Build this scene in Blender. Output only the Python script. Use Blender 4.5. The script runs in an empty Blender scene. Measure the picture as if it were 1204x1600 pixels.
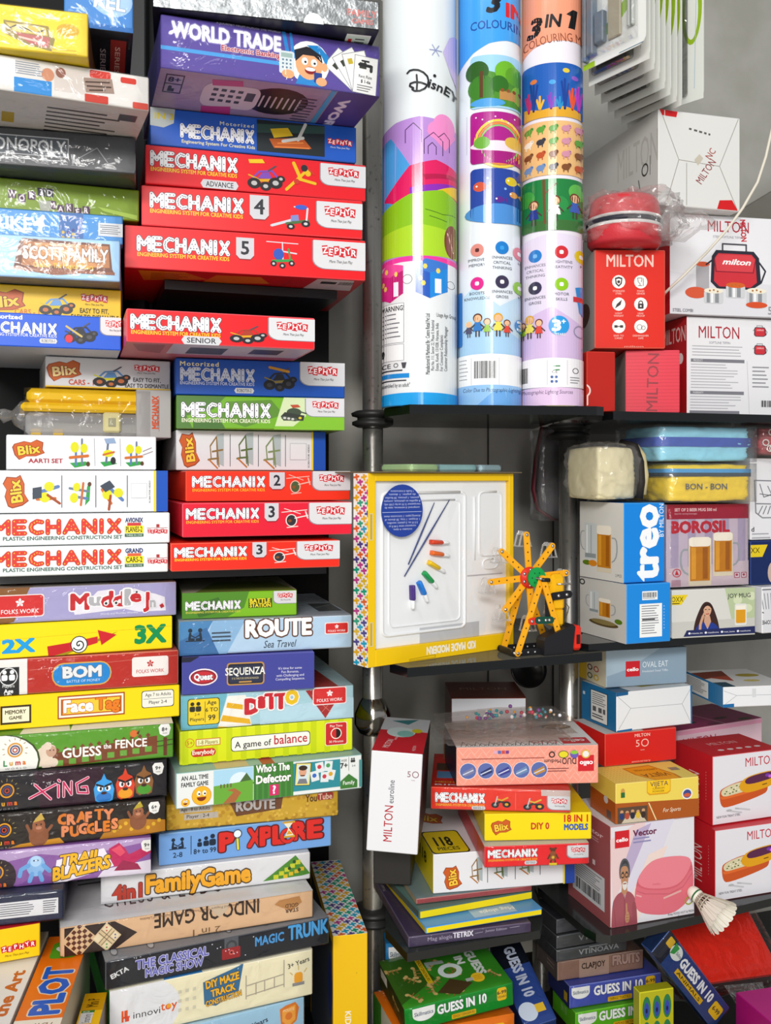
import bpy, bmesh, math, random
from mathutils import Vector, Matrix, Euler
R_=math.radians
C=bpy.context.scene.collection
sc=bpy.context.scene
# ---------------------------------------------------------------- camera, world, lights, exposure
cam=bpy.data.objects.new('camera',bpy.data.cameras.new('camera')); C.objects.link(cam)
cam.location=(0,0,1.25); cam.rotation_euler=(R_(90),0,0)
cam.data.sensor_fit='AUTO'; cam.data.sensor_width=36; cam.data.lens=36*1500/1600
cam.data.shift_y=-(800-745)/1600; cam.data.clip_start=.02
sc.camera=cam
w=bpy.data.worlds.new('world'); sc.world=w; w.use_nodes=True
w.node_tree.nodes['Background'].inputs[0].default_value=(.95,.97,1,1)
w.node_tree.nodes['Background'].inputs[1].default_value=.36
def area(name,loc,target,sx,sy,power,col=(1,.98,.95)):
    l=bpy.data.lights.new(name,'AREA'); l.shape='RECTANGLE'; l.size=sx; l.size_y=sy; l.energy=power; l.color=col
    o=bpy.data.objects.new(name,l); C.objects.link(o); o.location=loc
    o.rotation_euler=(Vector(target)-Vector(loc)).to_track_quat('-Z','Y').to_euler(); return o
area('ceiling_light_panel',(-.25,.15,2.75),(-.05,1.3,1.1),1.3,.30,6)
area('ceiling_light_panel',(-.5,-2.1,2.5),(.1,1.4,.8),1.5,.5,98)
area('aisle_light',(.22,-1.8,1.95),(.15,1.4,1.1),.28,1.9,32)
sc.view_settings.view_transform='Standard'; sc.view_settings.look='None'
sc.view_settings.gamma=1; sc.view_settings.use_curve_mapping=False
sc.view_settings.exposure=-0.12
sc.cycles.transparent_max_bounces=24
# ---------------------------------------------------------------- materials
def lin(h):
    h=h.lstrip('#'); r=[int(h[i:i+2],16)/255 for i in (0,2,4)]
    return tuple(c/12.92 if c<=.04045 else ((c+.055)/1.055)**2.4 for c in r)
_M={}
def mat(col,rough=.38,metal=0,spec=.32,kind=''):
    k=(col,rough,metal,spec,kind)
    if k in _M: return _M[k]
    m=bpy.data.materials.new((kind or 'print')+'_'+col.lstrip('#')); m.use_nodes=True
    nt=m.node_tree; b=nt.nodes['Principled BSDF']
    b.inputs['Base Color'].default_value=(*lin(col),1); b.inputs['Roughness'].default_value=rough
    b.inputs['Metallic'].default_value=metal; b.inputs['Specular IOR Level'].default_value=spec
    if kind in('worn','steel','cloth','foil','wall'):
        tc=nt.nodes.new('ShaderNodeTexCoord'); nz=nt.nodes.new('ShaderNodeTexNoise')
        nz.inputs['Scale'].default_value={'worn':40,'steel':160,'cloth':350,'foil':38,'wall':9}[kind]; nz.inputs['Detail'].default_value=4
        nt.links.new(tc.outputs['Object'],nz.inputs['Vector'])
        if kind in('steel','wall','worn'):
            mx=nt.nodes.new('ShaderNodeMix'); mx.data_type='RGBA'
            c=lin(col); d=.25 if kind=='steel' else .86
            rp=nt.nodes.new('ShaderNodeValToRGB'); rp.color_ramp.elements[0].position=.22 if kind=='steel' else .35; rp.color_ramp.elements[1].position=.40 if kind=='steel' else .6
            mx.inputs[6].default_value=(c[0]*d,c[1]*d,c[2]*d*.95,1); mx.inputs[7].default_value=(*c,1)
            nt.links.new(nz.outputs['Fac'],rp.inputs[0]); nt.links.new(rp.outputs[0],mx.inputs[0]); nt.links.new(mx.outputs[2],b.inputs['Base Color'])
        if kind in('cloth','foil'):
            bp=nt.nodes.new('ShaderNodeBump'); bp.inputs['Strength'].default_value=.9 if kind=='foil' else .35; bp.inputs['Distance'].default_value=.004 if kind=='foil' else .001
            nt.links.new(nz.outputs['Fac'],bp.inputs['Height']); nt.links.new(bp.outputs[0],b.inputs['Normal'])
    _M[k]=m; return m
def film(name='clear_film',tint=(1,1,1),lo=.05,hi=.42,scale=26,rough=.09,milk=.0):
    if name in _M: return _M[name]
    m=bpy.data.materials.new(name); m.use_nodes=True; nt=m.node_tree; nt.nodes.remove(nt.nodes['Principled BSDF'])
    out=nt.nodes['Material Output']; tr=nt.nodes.new('ShaderNodeBsdfTransparent'); tr.inputs[0].default_value=(*tint,1)
    gl=nt.nodes.new('ShaderNodeBsdfGlossy'); gl.inputs['Roughness'].default_value=rough
    lw=nt.nodes.new('ShaderNodeLayerWeight'); lw.inputs[0].default_value=.35
    tc=nt.nodes.new('ShaderNodeTexCoord'); nz=nt.nodes.new('ShaderNodeTexNoise'); nz.inputs['Scale'].default_value=scale; nz.inputs['Detail'].default_value=3; nz.inputs['Distortion'].default_value=1.2
    bp=nt.nodes.new('ShaderNodeBump'); bp.inputs['Strength'].default_value=.8; bp.inputs['Distance'].default_value=.006
    mp=nt.nodes.new('ShaderNodeMapRange'); mp.inputs[3].default_value=lo; mp.inputs[4].default_value=hi
    L=nt.links.new; L(tc.outputs['Object'],nz.inputs['Vector']); L(nz.outputs['Fac'],bp.inputs['Height'])
    L(bp.outputs[0],gl.inputs['Normal']); L(bp.outputs[0],lw.inputs['Normal']); L(lw.outputs['Fresnel'],mp.inputs[0])
    mx=nt.nodes.new('ShaderNodeMixShader'); L(mp.outputs[0],mx.inputs[0]); L(tr.outputs[0],mx.inputs[1]); L(gl.outputs[0],mx.inputs[2])
    last=mx
    if milk:
        df=nt.nodes.new('ShaderNodeBsdfDiffuse'); df.inputs[0].default_value=(.8,.78,.76,1)
        m2=nt.nodes.new('ShaderNodeMixShader'); m2.inputs[0].default_value=milk; L(mx.outputs[0],m2.inputs[1]); L(df.outputs[0],m2.inputs[2]); last=m2
    L(last.outputs[0],out.inputs['Surface']); _M[name]=m; return m
WRAP=film('shrink_film',lo=.02,hi=.30); BAG=film('bag_film',lo=.03,hi=.36,scale=34,milk=.08)
# ---------------------------------------------------------------- mesh helpers
class MB:
    """collects faces with materials and links them as ONE mesh object"""
    def __init__(s): s.v=[]; s.f=[]; s.m=[]; s.mats=[]; s.sm=[]
    def mi(s,m):
        if m not in s.mats: s.mats.append(m)
        return s.mats.index(m)
    def add(s,vs,fs,m,smooth=False):
        n=len(s.v); s.v+= [tuple(v) for v in vs]; i=s.mi(m)
        for f in fs: s.f.append([n+k for k in f]); s.m.append(i); s.sm.append(smooth)
    def box(s,lo,hi,m,c=.0012,M=None,fm=None):
        """chamfered box; fm: material per face name"""
        (x0,y0,z0),(x1,y1,z1)=lo,hi; c=min(c,(x1-x0)/3,(y1-y0)/3,(z1-z0)/3)
        P=[]; idx={}
        X=(x0,x1);Y=(y0,y1);Z=(z0,z1)
        for i in(0,1):
            for j in(0,1):
                for k in(0,1):
                    sx=c if i==0 else -c; sy=c if j==0 else -c; sz=c if k==0 else -c
                    idx[i,j,k]=len(P)
                    P+=[(X[i],Y[j]+sy,Z[k]+sz),(X[i]+sx,Y[j],Z[k]+sz),(X[i]+sx,Y[j]+sy,Z[k])]
        a=lambda i,j,k,t: idx[i,j,k]+t
        F={'left':[a(0,0,0,0),a(0,0,1,0),a(0,1,1,0),a(0,1,0,0)],'right':[a(1,0,0,0),a(1,1,0,0),a(1,1,1,0),a(1,0,1,0)],
           'front':[a(0,0,0,1),a(1,0,0,1),a(1,0,1,1),a(0,0,1,1)],'back':[a(0,1,0,1),a(0,1,1,1),a(1,1,1,1),a(1,1,0,1)],
           'bottom':[a(0,0,0,2),a(0,1,0,2),a(1,1,0,2),a(1,0,0,2)],'top':[a(0,0,1,2),a(1,0,1,2),a(1,1,1,2),a(0,1,1,2)]}
        E=[]
        for j in(0,1):
            for k in(0,1): E.append([a(0,j,k,1),a(1,j,k,1),a(1,j,k,2),a(0,j,k,2)])
        for i in(0,1):
            for k in(0,1): E.append([a(i,0,k,0),a(i,1,k,0),a(i,1,k,2),a(i,0,k,2)])
        for i in(0,1):
            for j in(0,1): E.append([a(i,j,0,0),a(i,j,1,0),a(i,j,1,1),a(i,j,0,1)])
        T=[[idx[q],idx[q]+1,idx[q]+2] for q in idx]
        if M is not None: P=[tuple(M@Vector(p)) for p in P]
        n=len(s.v); s.v+=P
        fm=fm or {}
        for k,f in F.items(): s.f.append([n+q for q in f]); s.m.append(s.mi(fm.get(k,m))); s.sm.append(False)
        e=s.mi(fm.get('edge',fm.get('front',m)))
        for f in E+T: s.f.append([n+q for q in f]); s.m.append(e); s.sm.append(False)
    def tube(s,pts,r,m,n=10,closed=False):
        pts=[Vector(p) for p in pts]; rings=[]
        rr=r if isinstance(r,(list,tuple)) else [r]*len(pts)
        up=None
        for i,p in enumerate(pts):
            d=(pts[min(i+1,len(pts)-1)]-pts[max(i-1,0)]).normalized()
            if up is None: up=d.orthogonal().normalized()
            up=(up-d*up.dot(d)).normalized(); sd=d.cross(up)
            rings.append([p+(up*math.cos(2*math.pi*k/n)+sd*math.sin(2*math.pi*k/n))*rr[i] for k in range(n)])
        vs=[v for rg in rings for v in rg]; fs=[]
        for i in range(len(pts)-1):
            for k in range(n): fs.append([i*n+k,i*n+(k+1)%n,(i+1)*n+(k+1)%n,(i+1)*n+k])
        fs+=[list(range(n))[::-1],[(len(pts)-1)*n+k for k in range(n)]]
        s.add(vs,fs,m,True)
    def lathe(s,prof,m,n=40,M=None):
        vs=[];fs=[]
        for r,z in prof:
            for k in range(n): vs.append(Vector((r*math.cos(2*math.pi*k/n),r*math.sin(2*math.pi*k/n),z)))
        for i in range(len(prof)-1):
            for k in range(n): fs.append([i*n+k,i*n+(k+1)%n,(i+1)*n+(k+1)%n,(i+1)*n+k])
        if M is not None: vs=[M@v for v in vs]
        s.add(vs,fs,m,True)
    def prism(s,poly,y0,y1,m,M=None):
        """outline in x,z extruded along y"""
        n=len(poly); vs=[Vector((p[0],y0,p[1])) for p in poly]+[Vector((p[0],y1,p[1])) for p in poly]
        if M is not None: vs=[M@v for v in vs]
        s.add(vs,[list(range(n)),list(range(2*n-1,n-1,-1))]+[[i,i+n,(i+1)%n+n,(i+1)%n] for i in range(n)],m)
    def build(s,name,parent=None,loc=None,rot=None,label=None,smooth_angle=False):
        me=bpy.data.meshes.new(name); me.from_pydata(s.v,[],s.f)
        for m in s.mats: me.materials.append(m)
        me.polygons.foreach_set('material_index',s.m); me.polygons.foreach_set('use_smooth',s.sm); me.update()
        o=bpy.data.objects.new(name,me); C.objects.link(o)
        if parent: o.parent=parent
        if loc is not None: o.location=loc
        if rot is not None: o.rotation_euler=rot
        if label: o['label']=label
        return o
def tag(o,label,cat,group=None):
    o['label']=label; o['category']=cat
    if group: o['group']=group
    return o
def struct(o): o['kind']='structure'; return o
def empty(name,loc,rot=(0,0,0)):
    o=bpy.data.objects.new(name,None); C.objects.link(o); o.location=loc; o.rotation_euler=rot; o.empty_display_size=.02; return o
# ---------------------------------------------------------------- flat artwork: lists of (colour, points, faces), y down
_G={}
_tc=bpy.data.curves.new('type','FONT'); _tc.resolution_u=2; _to=bpy.data.objects.new('type',_tc); C.objects.link(_to)
def glyphs(s,off=0.,sh=0.,sp=1.):
    """filled letters; off thickens them with a round stroke along the outline"""
    k=(s,off,sh,sp)
    if k in _G: return _G[k]
    if off>0:
        vs,fs=glyphs(s,0,sh,sp); vs=list(vs); fs=list(fs); cnt={}
        for f in fs:
            for i in range(len(f)):
                a,b=f[i],f[(i+1)%len(f)]; cnt.setdefault((min(a,b),max(a,b)),[]).append([q for q in f if q not in(a,b)][0])
        at={}
        for (a,b),c in cnt.items():
            if len(c)>1: continue
            (x0,y0),(x1,y1)=vs[a],vs[b]; l=math.hypot(x1-x0,y1-y0)
            if l<1e-5: continue
            nx,ny=-(y1-y0)/l*off,(x1-x0)/l*off; tx,ty=vs[c[0]]
            if (tx-x0)*nx+(ty-y0)*ny>0: nx,ny=-nx,-ny
            i=len(vs); vs+=[(x0,y0),(x1,y1),(x1+nx,y1+ny),(x0+nx,y0+ny)]; fs.append([i,i+1,i+2,i+3])
            for q,r in((a,b),(b,a)): at.setdefault(q,[]).append((nx,ny,vs[r]))
        for q,e in at.items():
            if len(e)!=2: continue
            (ax,ay,_),(bx_,by,r)=e; v=vs[q]
            if (r[0]-v[0])*ax+(r[1]-v[1])*ay<-1e-7:
                mx_,my=ax+bx_,ay+by; l=math.hypot(mx_,my)
                mid=[(v[0]+mx_/l*off,v[1]+my/l*off)] if l>off*.2 else []
                i=len(vs); vs+=[v,(v[0]+ax,v[1]+ay)]+mid+[(v[0]+bx_,v[1]+by)]; fs.append(list(range(i,len(vs))))
        _G[k]=(vs,fs); return _G[k]
    _tc.body=s; _tc.shear=sh; _tc.space_character=sp
    bpy.context.view_layer.update(); e=_to.evaluated_get(bpy.context.evaluated_depsgraph_get()); me=e.to_mesh()
    vs=[(v.co.x,v.co.y) for v in me.vertices]; fs=[list(p.vertices) for p in me.polygons]; e.to_mesh_clear()
    _G[k]=(vs,fs); return _G[k]
_cap=max(y for x,y in glyphs('H')[0])
def T(x,y,h,s,col,w=None,b=.015,sh=0.,rot=0,o=None,oc=None,sp=1.,cx=False):
    if not s.strip(): return []
    """text with cap height h, top edge at y; w stretches it; o/oc = outline"""
    base=glyphs(s,0,sh,sp)[0]
    if h<4.5: b=0
    b*=.6; o=o*.68 if o else o
    x0=min(p[0] for p in base); x1=max(p[0] for p in base)
    ky=h/_cap; kx=w/(x1-x0) if w else ky; W=(x1-x0)*kx
    c_,s_=math.cos(R_(rot)),math.sin(R_(rot)); out=[]
    for off,cc in (([(o,oc)] if o else [])+[(b,col)]):
        vs,fs=glyphs(s,off,sh,sp); q=[]
        for px,py in vs:
            lx=(px-x0)*kx-(W/2 if cx else 0); ly=(_cap-py)*ky; q.append((x+lx*c_-ly*s_,y+lx*s_+ly*c_))
        out.append((cc,q,fs))
    return out
def P(pts,col): return [(col,list(pts),[list(range(len(pts)))])]
def S(pts,col,n=2):
    for _ in range(n): pts=[q for a,b in zip(pts,pts[1:]+pts[:1]) for q in((a[0]*.75+b[0]*.25,a[1]*.75+b[1]*.25),(a[0]*.25+b[0]*.75,a[1]*.25+b[1]*.75))]
    return P(pts,col)
def rpts(x,y,w,h,r):
    if r<=0: return [(x,y),(x+w,y),(x+w,y+h),(x,y+h)]
    o=[]
    for cx,cy,a in((x+w-r,y+r,-90),(x+w-r,y+h-r,0),(x+r,y+h-r,90),(x+r,y+r,180)):
        for i in range(5): t=R_(a+i*22.5); o.append((cx+r*math.cos(t),cy+r*math.sin(t)))
    return o
def R(x,y,w,h,col,r=0): return P(rpts(x,y,w,h,r),col)
def E(cx,cy,rx,ry,col,n=22,a0=0,a1=360):
    k=n if a1-a0<360 else n-1
    return P([(cx+rx*math.cos(R_(a0+(a1-a0)*i/n)),cy+ry*math.sin(R_(a0+(a1-a0)*i/n))) for i in range(k+1)],col)
def D(cx,cy,r,col,n=16): return E(cx,cy,r,r,col,n)
def Ls(lines,t,col,cap=True):
    """thick polylines with round joints, one layer"""
    vs=[];fs=[]
    for pts in lines:
        for (x0,y0),(x1,y1) in zip(pts,pts[1:]):
            L=math.hypot(x1-x0,y1-y0) or 1e-6; nx,ny=-(y1-y0)/L*t/2,(x1-x0)/L*t/2; n=len(vs)
            vs+=[(x0+nx,y0+ny),(x1+nx,y1+ny),(x1-nx,y1-ny),(x0-nx,y0-ny)]; fs.append([n,n+1,n+2,n+3])
        if cap:
            for x,y in pts:
                n=len(vs); vs+=[(x+t/2*math.cos(i*.7854),y+t/2*math.sin(i*.7854)) for i in range(8)]; fs.append(list(range(n,n+8)))
    return [(col,vs,fs)]
def L(pts,t,col): return Ls([pts],t,col)
def ring(cx,cy,r,t,col,ry=None,n=24):
    ry=ry or r; vs=[]
    for i in range(n):
        c,s_=math.cos(i*2*math.pi/n),math.sin(i*2*math.pi/n); vs+=[(cx+(r-t/2)*c,cy+(ry-t/2)*s_),(cx+(r+t/2)*c,cy+(ry+t/2)*s_)]
    return [(col,vs,[[2*i,2*i+1,(2*i+3)%(2*n),(2*i+2)%(2*n)] for i in range(n)])]
def dots(pts,r,col,n=6):
    vs=[];fs=[]
    for x,y in pts:
        k=len(vs); vs+=[(x+r*math.cos(i*2*math.pi/n),y+r*math.sin(i*2*math.pi/n)) for i in range(n)]; fs.append(list(range(k,k+n)))
    return [(col,vs,fs)]
def rects(rs,col):
    vs=[];fs=[]
    for x,y,w,h in rs:
        k=len(vs); vs+=[(x,y),(x+w,y),(x+w,y+h),(x,y+h)]; fs.append([k,k+1,k+2,k+3])
    return [(col,vs,fs)]
def para(x,y,w,n,gap,col,t=None,rnd=1):
    rg=random.Random(int(x*7+y*13+n)); t=t or gap*.38
    return rects([(x,y+i*gap,w*(rg.uniform(.7,1) if rnd else 1),t) for i in range(n)],col)
def bars(x,y,w,h,col='#222222',n=18):
    rg=random.Random(n); xs=0;rs=[]
    while xs<w:
        b=rg.choice((1,1,2,3))*w/70; rs.append((x+xs,y,b,h)); xs+=b+rg.choice((1,2))*w/70
    return rects(rs,col)
def tr(els,x=0,y=0,k=1,rot=0,ky=None):
    """place artwork drawn round the origin"""
    ky=ky or k; c_,s_=math.cos(R_(rot)),math.sin(R_(rot))
    return [(c,[(x+px*k*c_-py*ky*s_,y+px*k*s_+py*ky*c_) for px,py in q],f) for c,q,f in els]
class PartArt:
    """artwork that becomes a child mesh of its own"""
    def __init__(s,name,els,label=None,out=.0004): s.name=name; s.els=els; s.label=label; s.out=out
def Part(*a,**k): return [PartArt(*a,**k)]
def flat(els): return [y for x in els for y in (x if isinstance(x,list) else [x])]
# base corner x,y,z, turn, width, height, roll, tip, depth (metres, radians); artwork origin and size
FIT={
'A1':(-0.3768,1.126,1.7803,0.2886,0.0784,0.0581,0,0,0.264,100,108,78),
'A0':(-0.4691,1.0632,1.7293,0.2493,0.1337,0.0497,0,0,0.264,-60,197,68),
'A2':(-0.4725,1.0702,1.6876,0.3926,0.2051,0.0403,0,0,0.264,-60,293,53),
'A3':(-0.5229,1.1851,1.6394,0.2417,0.2076,0.0468,0,0,0.264,-60,272.167,54),
'A4':(-0.5423,1.2289,1.5959,0.3265,0.2204,0.0421,0,0,0.264,-60,278,46),
'A5':(-0.5369,1.2167,1.5572,0.2775,0.1968,0.0374,0,0,0.264,-60,251.577,43),
'A6':(-0.5281,1.1969,1.5026,0.252,0.1901,0.0532,0,0,0.264,-60,244.428,59),
'A7':(-0.5458,1.2369,1.4613,0.2896,0.1979,0.0399,0,0,0.264,-60,248,42),
'A8':(-0.5335,1.209,1.417,0.3176,0.1937,0.043,0,0,0.264,-60,244.633,48),
'A9':(-0.4653,1.3142,1.3736,0.3851,0.1691,0.042,0,0,0.192,71,195,46),
'A10':(-0.4801,1.2722,1.3054,0.3733,0.1963,0.0669,0,0,0.192,36,234,71),
'A11':(-0.4842,1.2268,1.2594,0.3787,0.1881,0.0446,0,0,0.192,10,234,54),
'A12':(-0.4945,1.2119,1.2039,0.3281,0.2155,0.0542,0,0,0.264,-10,272,66),
'A13':(-0.4914,1.2045,1.1629,0.3111,0.2163,0.0397,0,0,0.264,-10,275,50),
'A14':(-0.4907,1.2027,1.1244,0.3237,0.2141,0.0372,0,0,0.264,-10,272.186,48),
'A15':(-0.501,1.2277,1.0615,0.3743,0.231,0.0452,0,0,0.264,-10,285,54),
'A16':(-0.5013,1.2285,1.0161,0.3707,0.2258,0.0441,0,0,0.264,-10,279,52),
'A17':(-0.5018,1.23,0.9689,0.3199,0.2326,0.0459,0,0,0.264,-10,288,54),
'A18':(-0.5011,1.2282,0.9247,0.3327,0.2341,0.0428,0,0,0.264,-10,290.141,50),
'A19':(-0.4928,1.2079,0.8787,0.2929,0.2211,0.0447,0,0,0.264,-10,280,56),
'A20':(-0.4888,1.1981,0.8312,0.305,0.2112,0.0462,0,0,0.264,-10,270.163,56),
'A21':(-0.487,1.1937,0.7858,0.2911,0.2083,0.0441,0,0,0.264,-10,268,55),
'A22':(-0.4858,1.191,0.7387,0.2634,0.1892,0.0457,0,0,0.264,-10,245.33,57),
'A23':(-0.4778,1.1718,0.7009,0.2547,0.0806,0.0366,0,0,0.264,-10,108,49),
'A24':(-0.4754,1.1638,0.6591,0.3918,0.0536,0.0405,0,0,0.264,-10,73,53),
'B0':(-0.2825,1.1643,1.8196,0.2167,0.2809,0.0366,0,0,0.264,238,354,44),
'B1':(-0.2755,1.1775,1.7517,0.3243,0.2822,0.0666,0,0,0.264,249,346,83),
'B2':(-0.318,1.2979,1.6995,0.2712,0.2867,0.0508,0,0,0.264,235,322,58),
'B3':(-0.3235,1.2942,1.6465,0.2875,0.3076,0.0517,0,0,0.264,227,344,58),
'B4':(-0.33,1.2991,1.591,0.2547,0.3068,0.0541,0,0,0.264,220,347,62),
'B5':(-0.3515,1.2939,1.5324,0.2669,0.3343,0.0573,0,0,0.264,193,378,66),
'B6':(-0.3236,1.2,1.4189,0.3184,0.2418,0.0418,0,0,0.264,197,294,58),
'B7':(-0.2951,1.3496,1.366,0.288,0.2449,0.0516,0,0,0.216,274,265,55),
'B8':(-0.2938,1.3501,1.3183,0.2513,0.2408,0.0464,0,0,0.216,275,262,49),
'B9':(-0.2985,1.3691,1.2596,0.3197,0.2197,0.0574,0,0,0.216,275,234,60),
'B10':(-0.2751,1.3227,1.2161,0.3428,0.2373,0.0421,0,0,0.264,290,257,46),
'B11':(-0.2706,1.2786,1.1692,0.3303,0.2355,0.0455,0,0,0.264,284,265,52),
'B12':(-0.2822,1.2623,1.1252,0.3058,0.2294,0.0371,0,0,0.264,267,264,51),
'B13':(-0.2815,1.3288,1.0531,0.2524,0.1602,0.0358,0,0,0.192,284,180,41),
'B14':(-0.2814,1.3102,1.0054,0.2813,0.2428,0.0464,0,0,0.264,279,271,52),
'B15':(-0.2776,1.309,0.9523,0.2276,0.1824,0.0518,0,0,0.264,283,208,58),
'B16':(-0.2782,1.3063,0.9047,0.3006,0.2432,0.0463,0,0,0.264,282,270,52),
'B17':(-0.2794,1.3031,0.8579,0.315,0.2441,0.0454,0,0,0.264,280,270,51),
'B18':(-0.278,1.2736,0.8085,0.3437,0.2597,0.0481,0,0,0.264,274,291,55),
'B19':(-0.2954,1.2935,0.7727,0.256,0.2363,0.0345,0,0,0.264,259,269,39),
'B20':(-0.3031,1.2849,0.7287,0.3053,0.2372,0.0426,0,0,0.264,248,269,49),
'B21':(-0.3721,1.2559,0.6906,0.2925,0.279,0.0368,0,0,0.264,158,326,43),
'B22':(-0.404,1.1928,0.653,0.3423,0.3244,0.0363,0,0,0.264,92,397,44),
'B23':(-0.3453,1.1837,0.6164,0.4218,0.2941,0.0353,0,0,0.264,164,348,44),
'B24':(-0.3399,1.1839,0.5543,0.4145,0.2642,0.0608,0,0,0.264,171,317,73),
'B25':(-0.3138,1.1845,0.505,0.461,0.2289,0.048,0,0,0.264,205,270,58),
'B26':(-0.0733,1.3437,0.36,0.196,0.0488,0.2469,0,0,0.2642,520,54,276),
'K1':(-0.0242,1.3246,0.9861,0.6298,0.2754,0.269,0,0,0.0354,572,231,289),
'D1':(-0.0266,1.3307,0.7321,-0.1024,0.0711,0.139,0.0528,-0.0078,0.1913,580,79,157),
'D2':(0.1067,1.5609,0.7719,0.0245,0.1225,0.1183,0,0,0.1208,705,117,114),
'D4':(0.1018,1.3798,0.8051,0.0716,0.2078,0.0555,0,0,0.1371,714,221,62),
'D5':(0.0654,1.3822,0.7717,-0.0814,0.198,0.0321,0,0,0.1643,673,218,37),
'D6':(0.1409,1.3658,0.7316,0.0516,0.1539,0.0387,0,0,0.24,756,168,44),
'D7':(0.139,1.3491,0.7004,0.0946,0.1505,0.0299,0,0,0.216,757,164,34),
'D8':(0.0695,1.4,0.6415,0.1843,0.2175,0.0576,0,0,0.1919,673,225,64),
'D9':(0.0445,1.387,0.6319,0.2609,0.1799,0.0082,0,0,0.24,650,180,10),
'D10':(0.048,1.3702,0.6176,0.371,0.1849,0.013,0,0,0.24,655,177,15),
'D11':(0.0563,1.3503,0.6062,0.3294,0.1839,0.0102,0,0,0.24,663,184,12),
'D12':(0.0323,1.3448,0.59,0.2535,0.1844,0.0148,0,0,0.24,638,191,17),
'E1':(0.0278,1.3487,0.4682,0.3046,0.1668,0.0352,-0.0726,0.0803,0.1206,631,169,38),
'E2':(0.2099,1.4415,0.3845,0.226,0.0497,0.0592,-0.1857,0.4457,0.1412,820,48,34),
'F1':(0.275,1.545,0.5139,0.3614,0.1201,0.0228,0,0,0.078,869,99,23),
'F2':(0.274,1.5393,0.492,0.3411,0.1229,0.0207,0,0,0.078,869,103,21),
'F3':(0.2738,1.5379,0.472,0.3166,0.1293,0.0186,0,0,0.078,869,109,19),
'F4':(0.2759,1.5413,0.4401,0.2664,0.1539,0.0306,0,0,0.078,870,133,31),
'F5':(0.2925,1.5272,0.4032,0.2703,0.1643,0.0356,0,0,0.078,889,144,36),
'F6':(0.3,1.5175,0.3687,0.2903,0.1642,0.0333,0,0,0.078,898,140,34),
'F7':(0.5144,1.5105,0.38,0.3319,0.043,0.2264,-0.7158,0.2127,0.024,1017,48,154),
'G1':(0.4147,1.4614,1.6646,0.2748,0.1447,0.1456,0,0,0.2439,1028,129,149),
'G4':(0.4453,1.5041,1.506,0.1968,0.2278,0.1573,0,0,0.24,1046,204,156),
'G5':(0.4774,1.522,1.3471,0.2166,0.2036,0.1575,0,0,0.192,1074,176,151),
'G3':(0.3135,1.4394,1.4429,0.0219,0.1063,0.1475,0,0,0.1153,928,112,154),
'G6':(0.3638,1.4562,1.3469,-0.0893,0.0803,0.0947,0,0,0.1535,980,84,100),
'G7':(0.296,1.413,1.347,0.1725,0.0445,0.0878,0,0,0.06,917,43,94),
'H1':(0.3594,1.4497,1.0893,0.3878,0.0761,0.121,0,0,0.1167,971,65,125),
'H2':(0.3621,1.4436,0.998,0.3638,0.0802,0.09,0,0,0.128,976,69,94),
'H3':(0.4375,1.4948,1.0775,0.3165,0.1529,0.129,0,0,0.144,1040,127,129),
'H4':(0.446,1.4949,0.998,0.2781,0.1503,0.0752,0,0,0.144,1049,128,78),
'H5':(0.5955,1.5671,1.1467,0.3763,0.1619,0.1335,0,0,0.144,1172,118,126),
'H6':(0.5944,1.5643,1.0738,0.377,0.1618,0.0715,0,0,0.144,1172,118,65),
'H7':(0.6053,1.5435,0.998,0.3728,0.1344,0.0744,0,0,0.144,1189.93,100.066,72),
'I1':(0.351,1.5289,0.9138,0.2719,0.1463,0.0588,0,0,0.09,946,126,57),
'I2':(0.3605,1.5009,0.8507,0.3708,0.1451,0.0617,0,0,0.0969,962,118,60),
'I4':(0.341,1.4939,0.7985,0.3153,0.1302,0.0509,0,0,0.096,943,114,49),
'I5':(0.339,1.4155,0.7379,0.2593,0.1391,0.0593,0,0,0.0797,961,130,61),
'I6':(0.3293,1.4077,0.588,0.3206,0.1462,0.1485,0,0,0.1236,951,132,154),
'I3':(0.527,1.4996,0.8893,0.1584,0.111,0.0321,0,0,0.1272,1129,102,33),
'I7':(0.5143,1.5111,0.7006,0.3465,0.1316,0.1091,0,0,0.096,1114,103,111),
'I8':(0.5125,1.4946,0.588,0.3244,0.1229,0.1113,0,0,0.096,1116,101,114),
'I9':(0.4986,1.6404,0.6802,0.4648,0.2012,0.1356,0,0,0.12,1058,132,122),
'D3':(-0.018,1.43,0.6435,-0.1,0.056,0.0875,0,0,0.086,580,60,90),
'P1':(-0.405,1.034,0.34,0.15,0.051,0.31,0,0,0.22,0,51,300),
'P2':(-0.36,1.115,0.34,0.15,0.026,0.271,0,0,0.072,0,27,300),
'P3':(-0.452,1.034,0.34,0.15,0.044,0.314,0,0,0.22,0,44,300),
'E3':(0.018,1.355,0.34,0.31,0.18,0.122,0,0,0.12,0,180,122),
'E4':(0,1.487,0.34,0.1,0.04,0.187,0,0,0.035,0,50,187),
'F8':(0.385,1.455,0.34,0.25,0.058,0.128,0,0,0.02,0,100,100),
'F9':(0.585,1.44,0.34,0.25,0.16,0.085,0,0,0.1,0,100,60),
'F10':(0.508,1.4,0.34,0.25,0.075,0.045,0,0,0.1,0,120,60),
}
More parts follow.
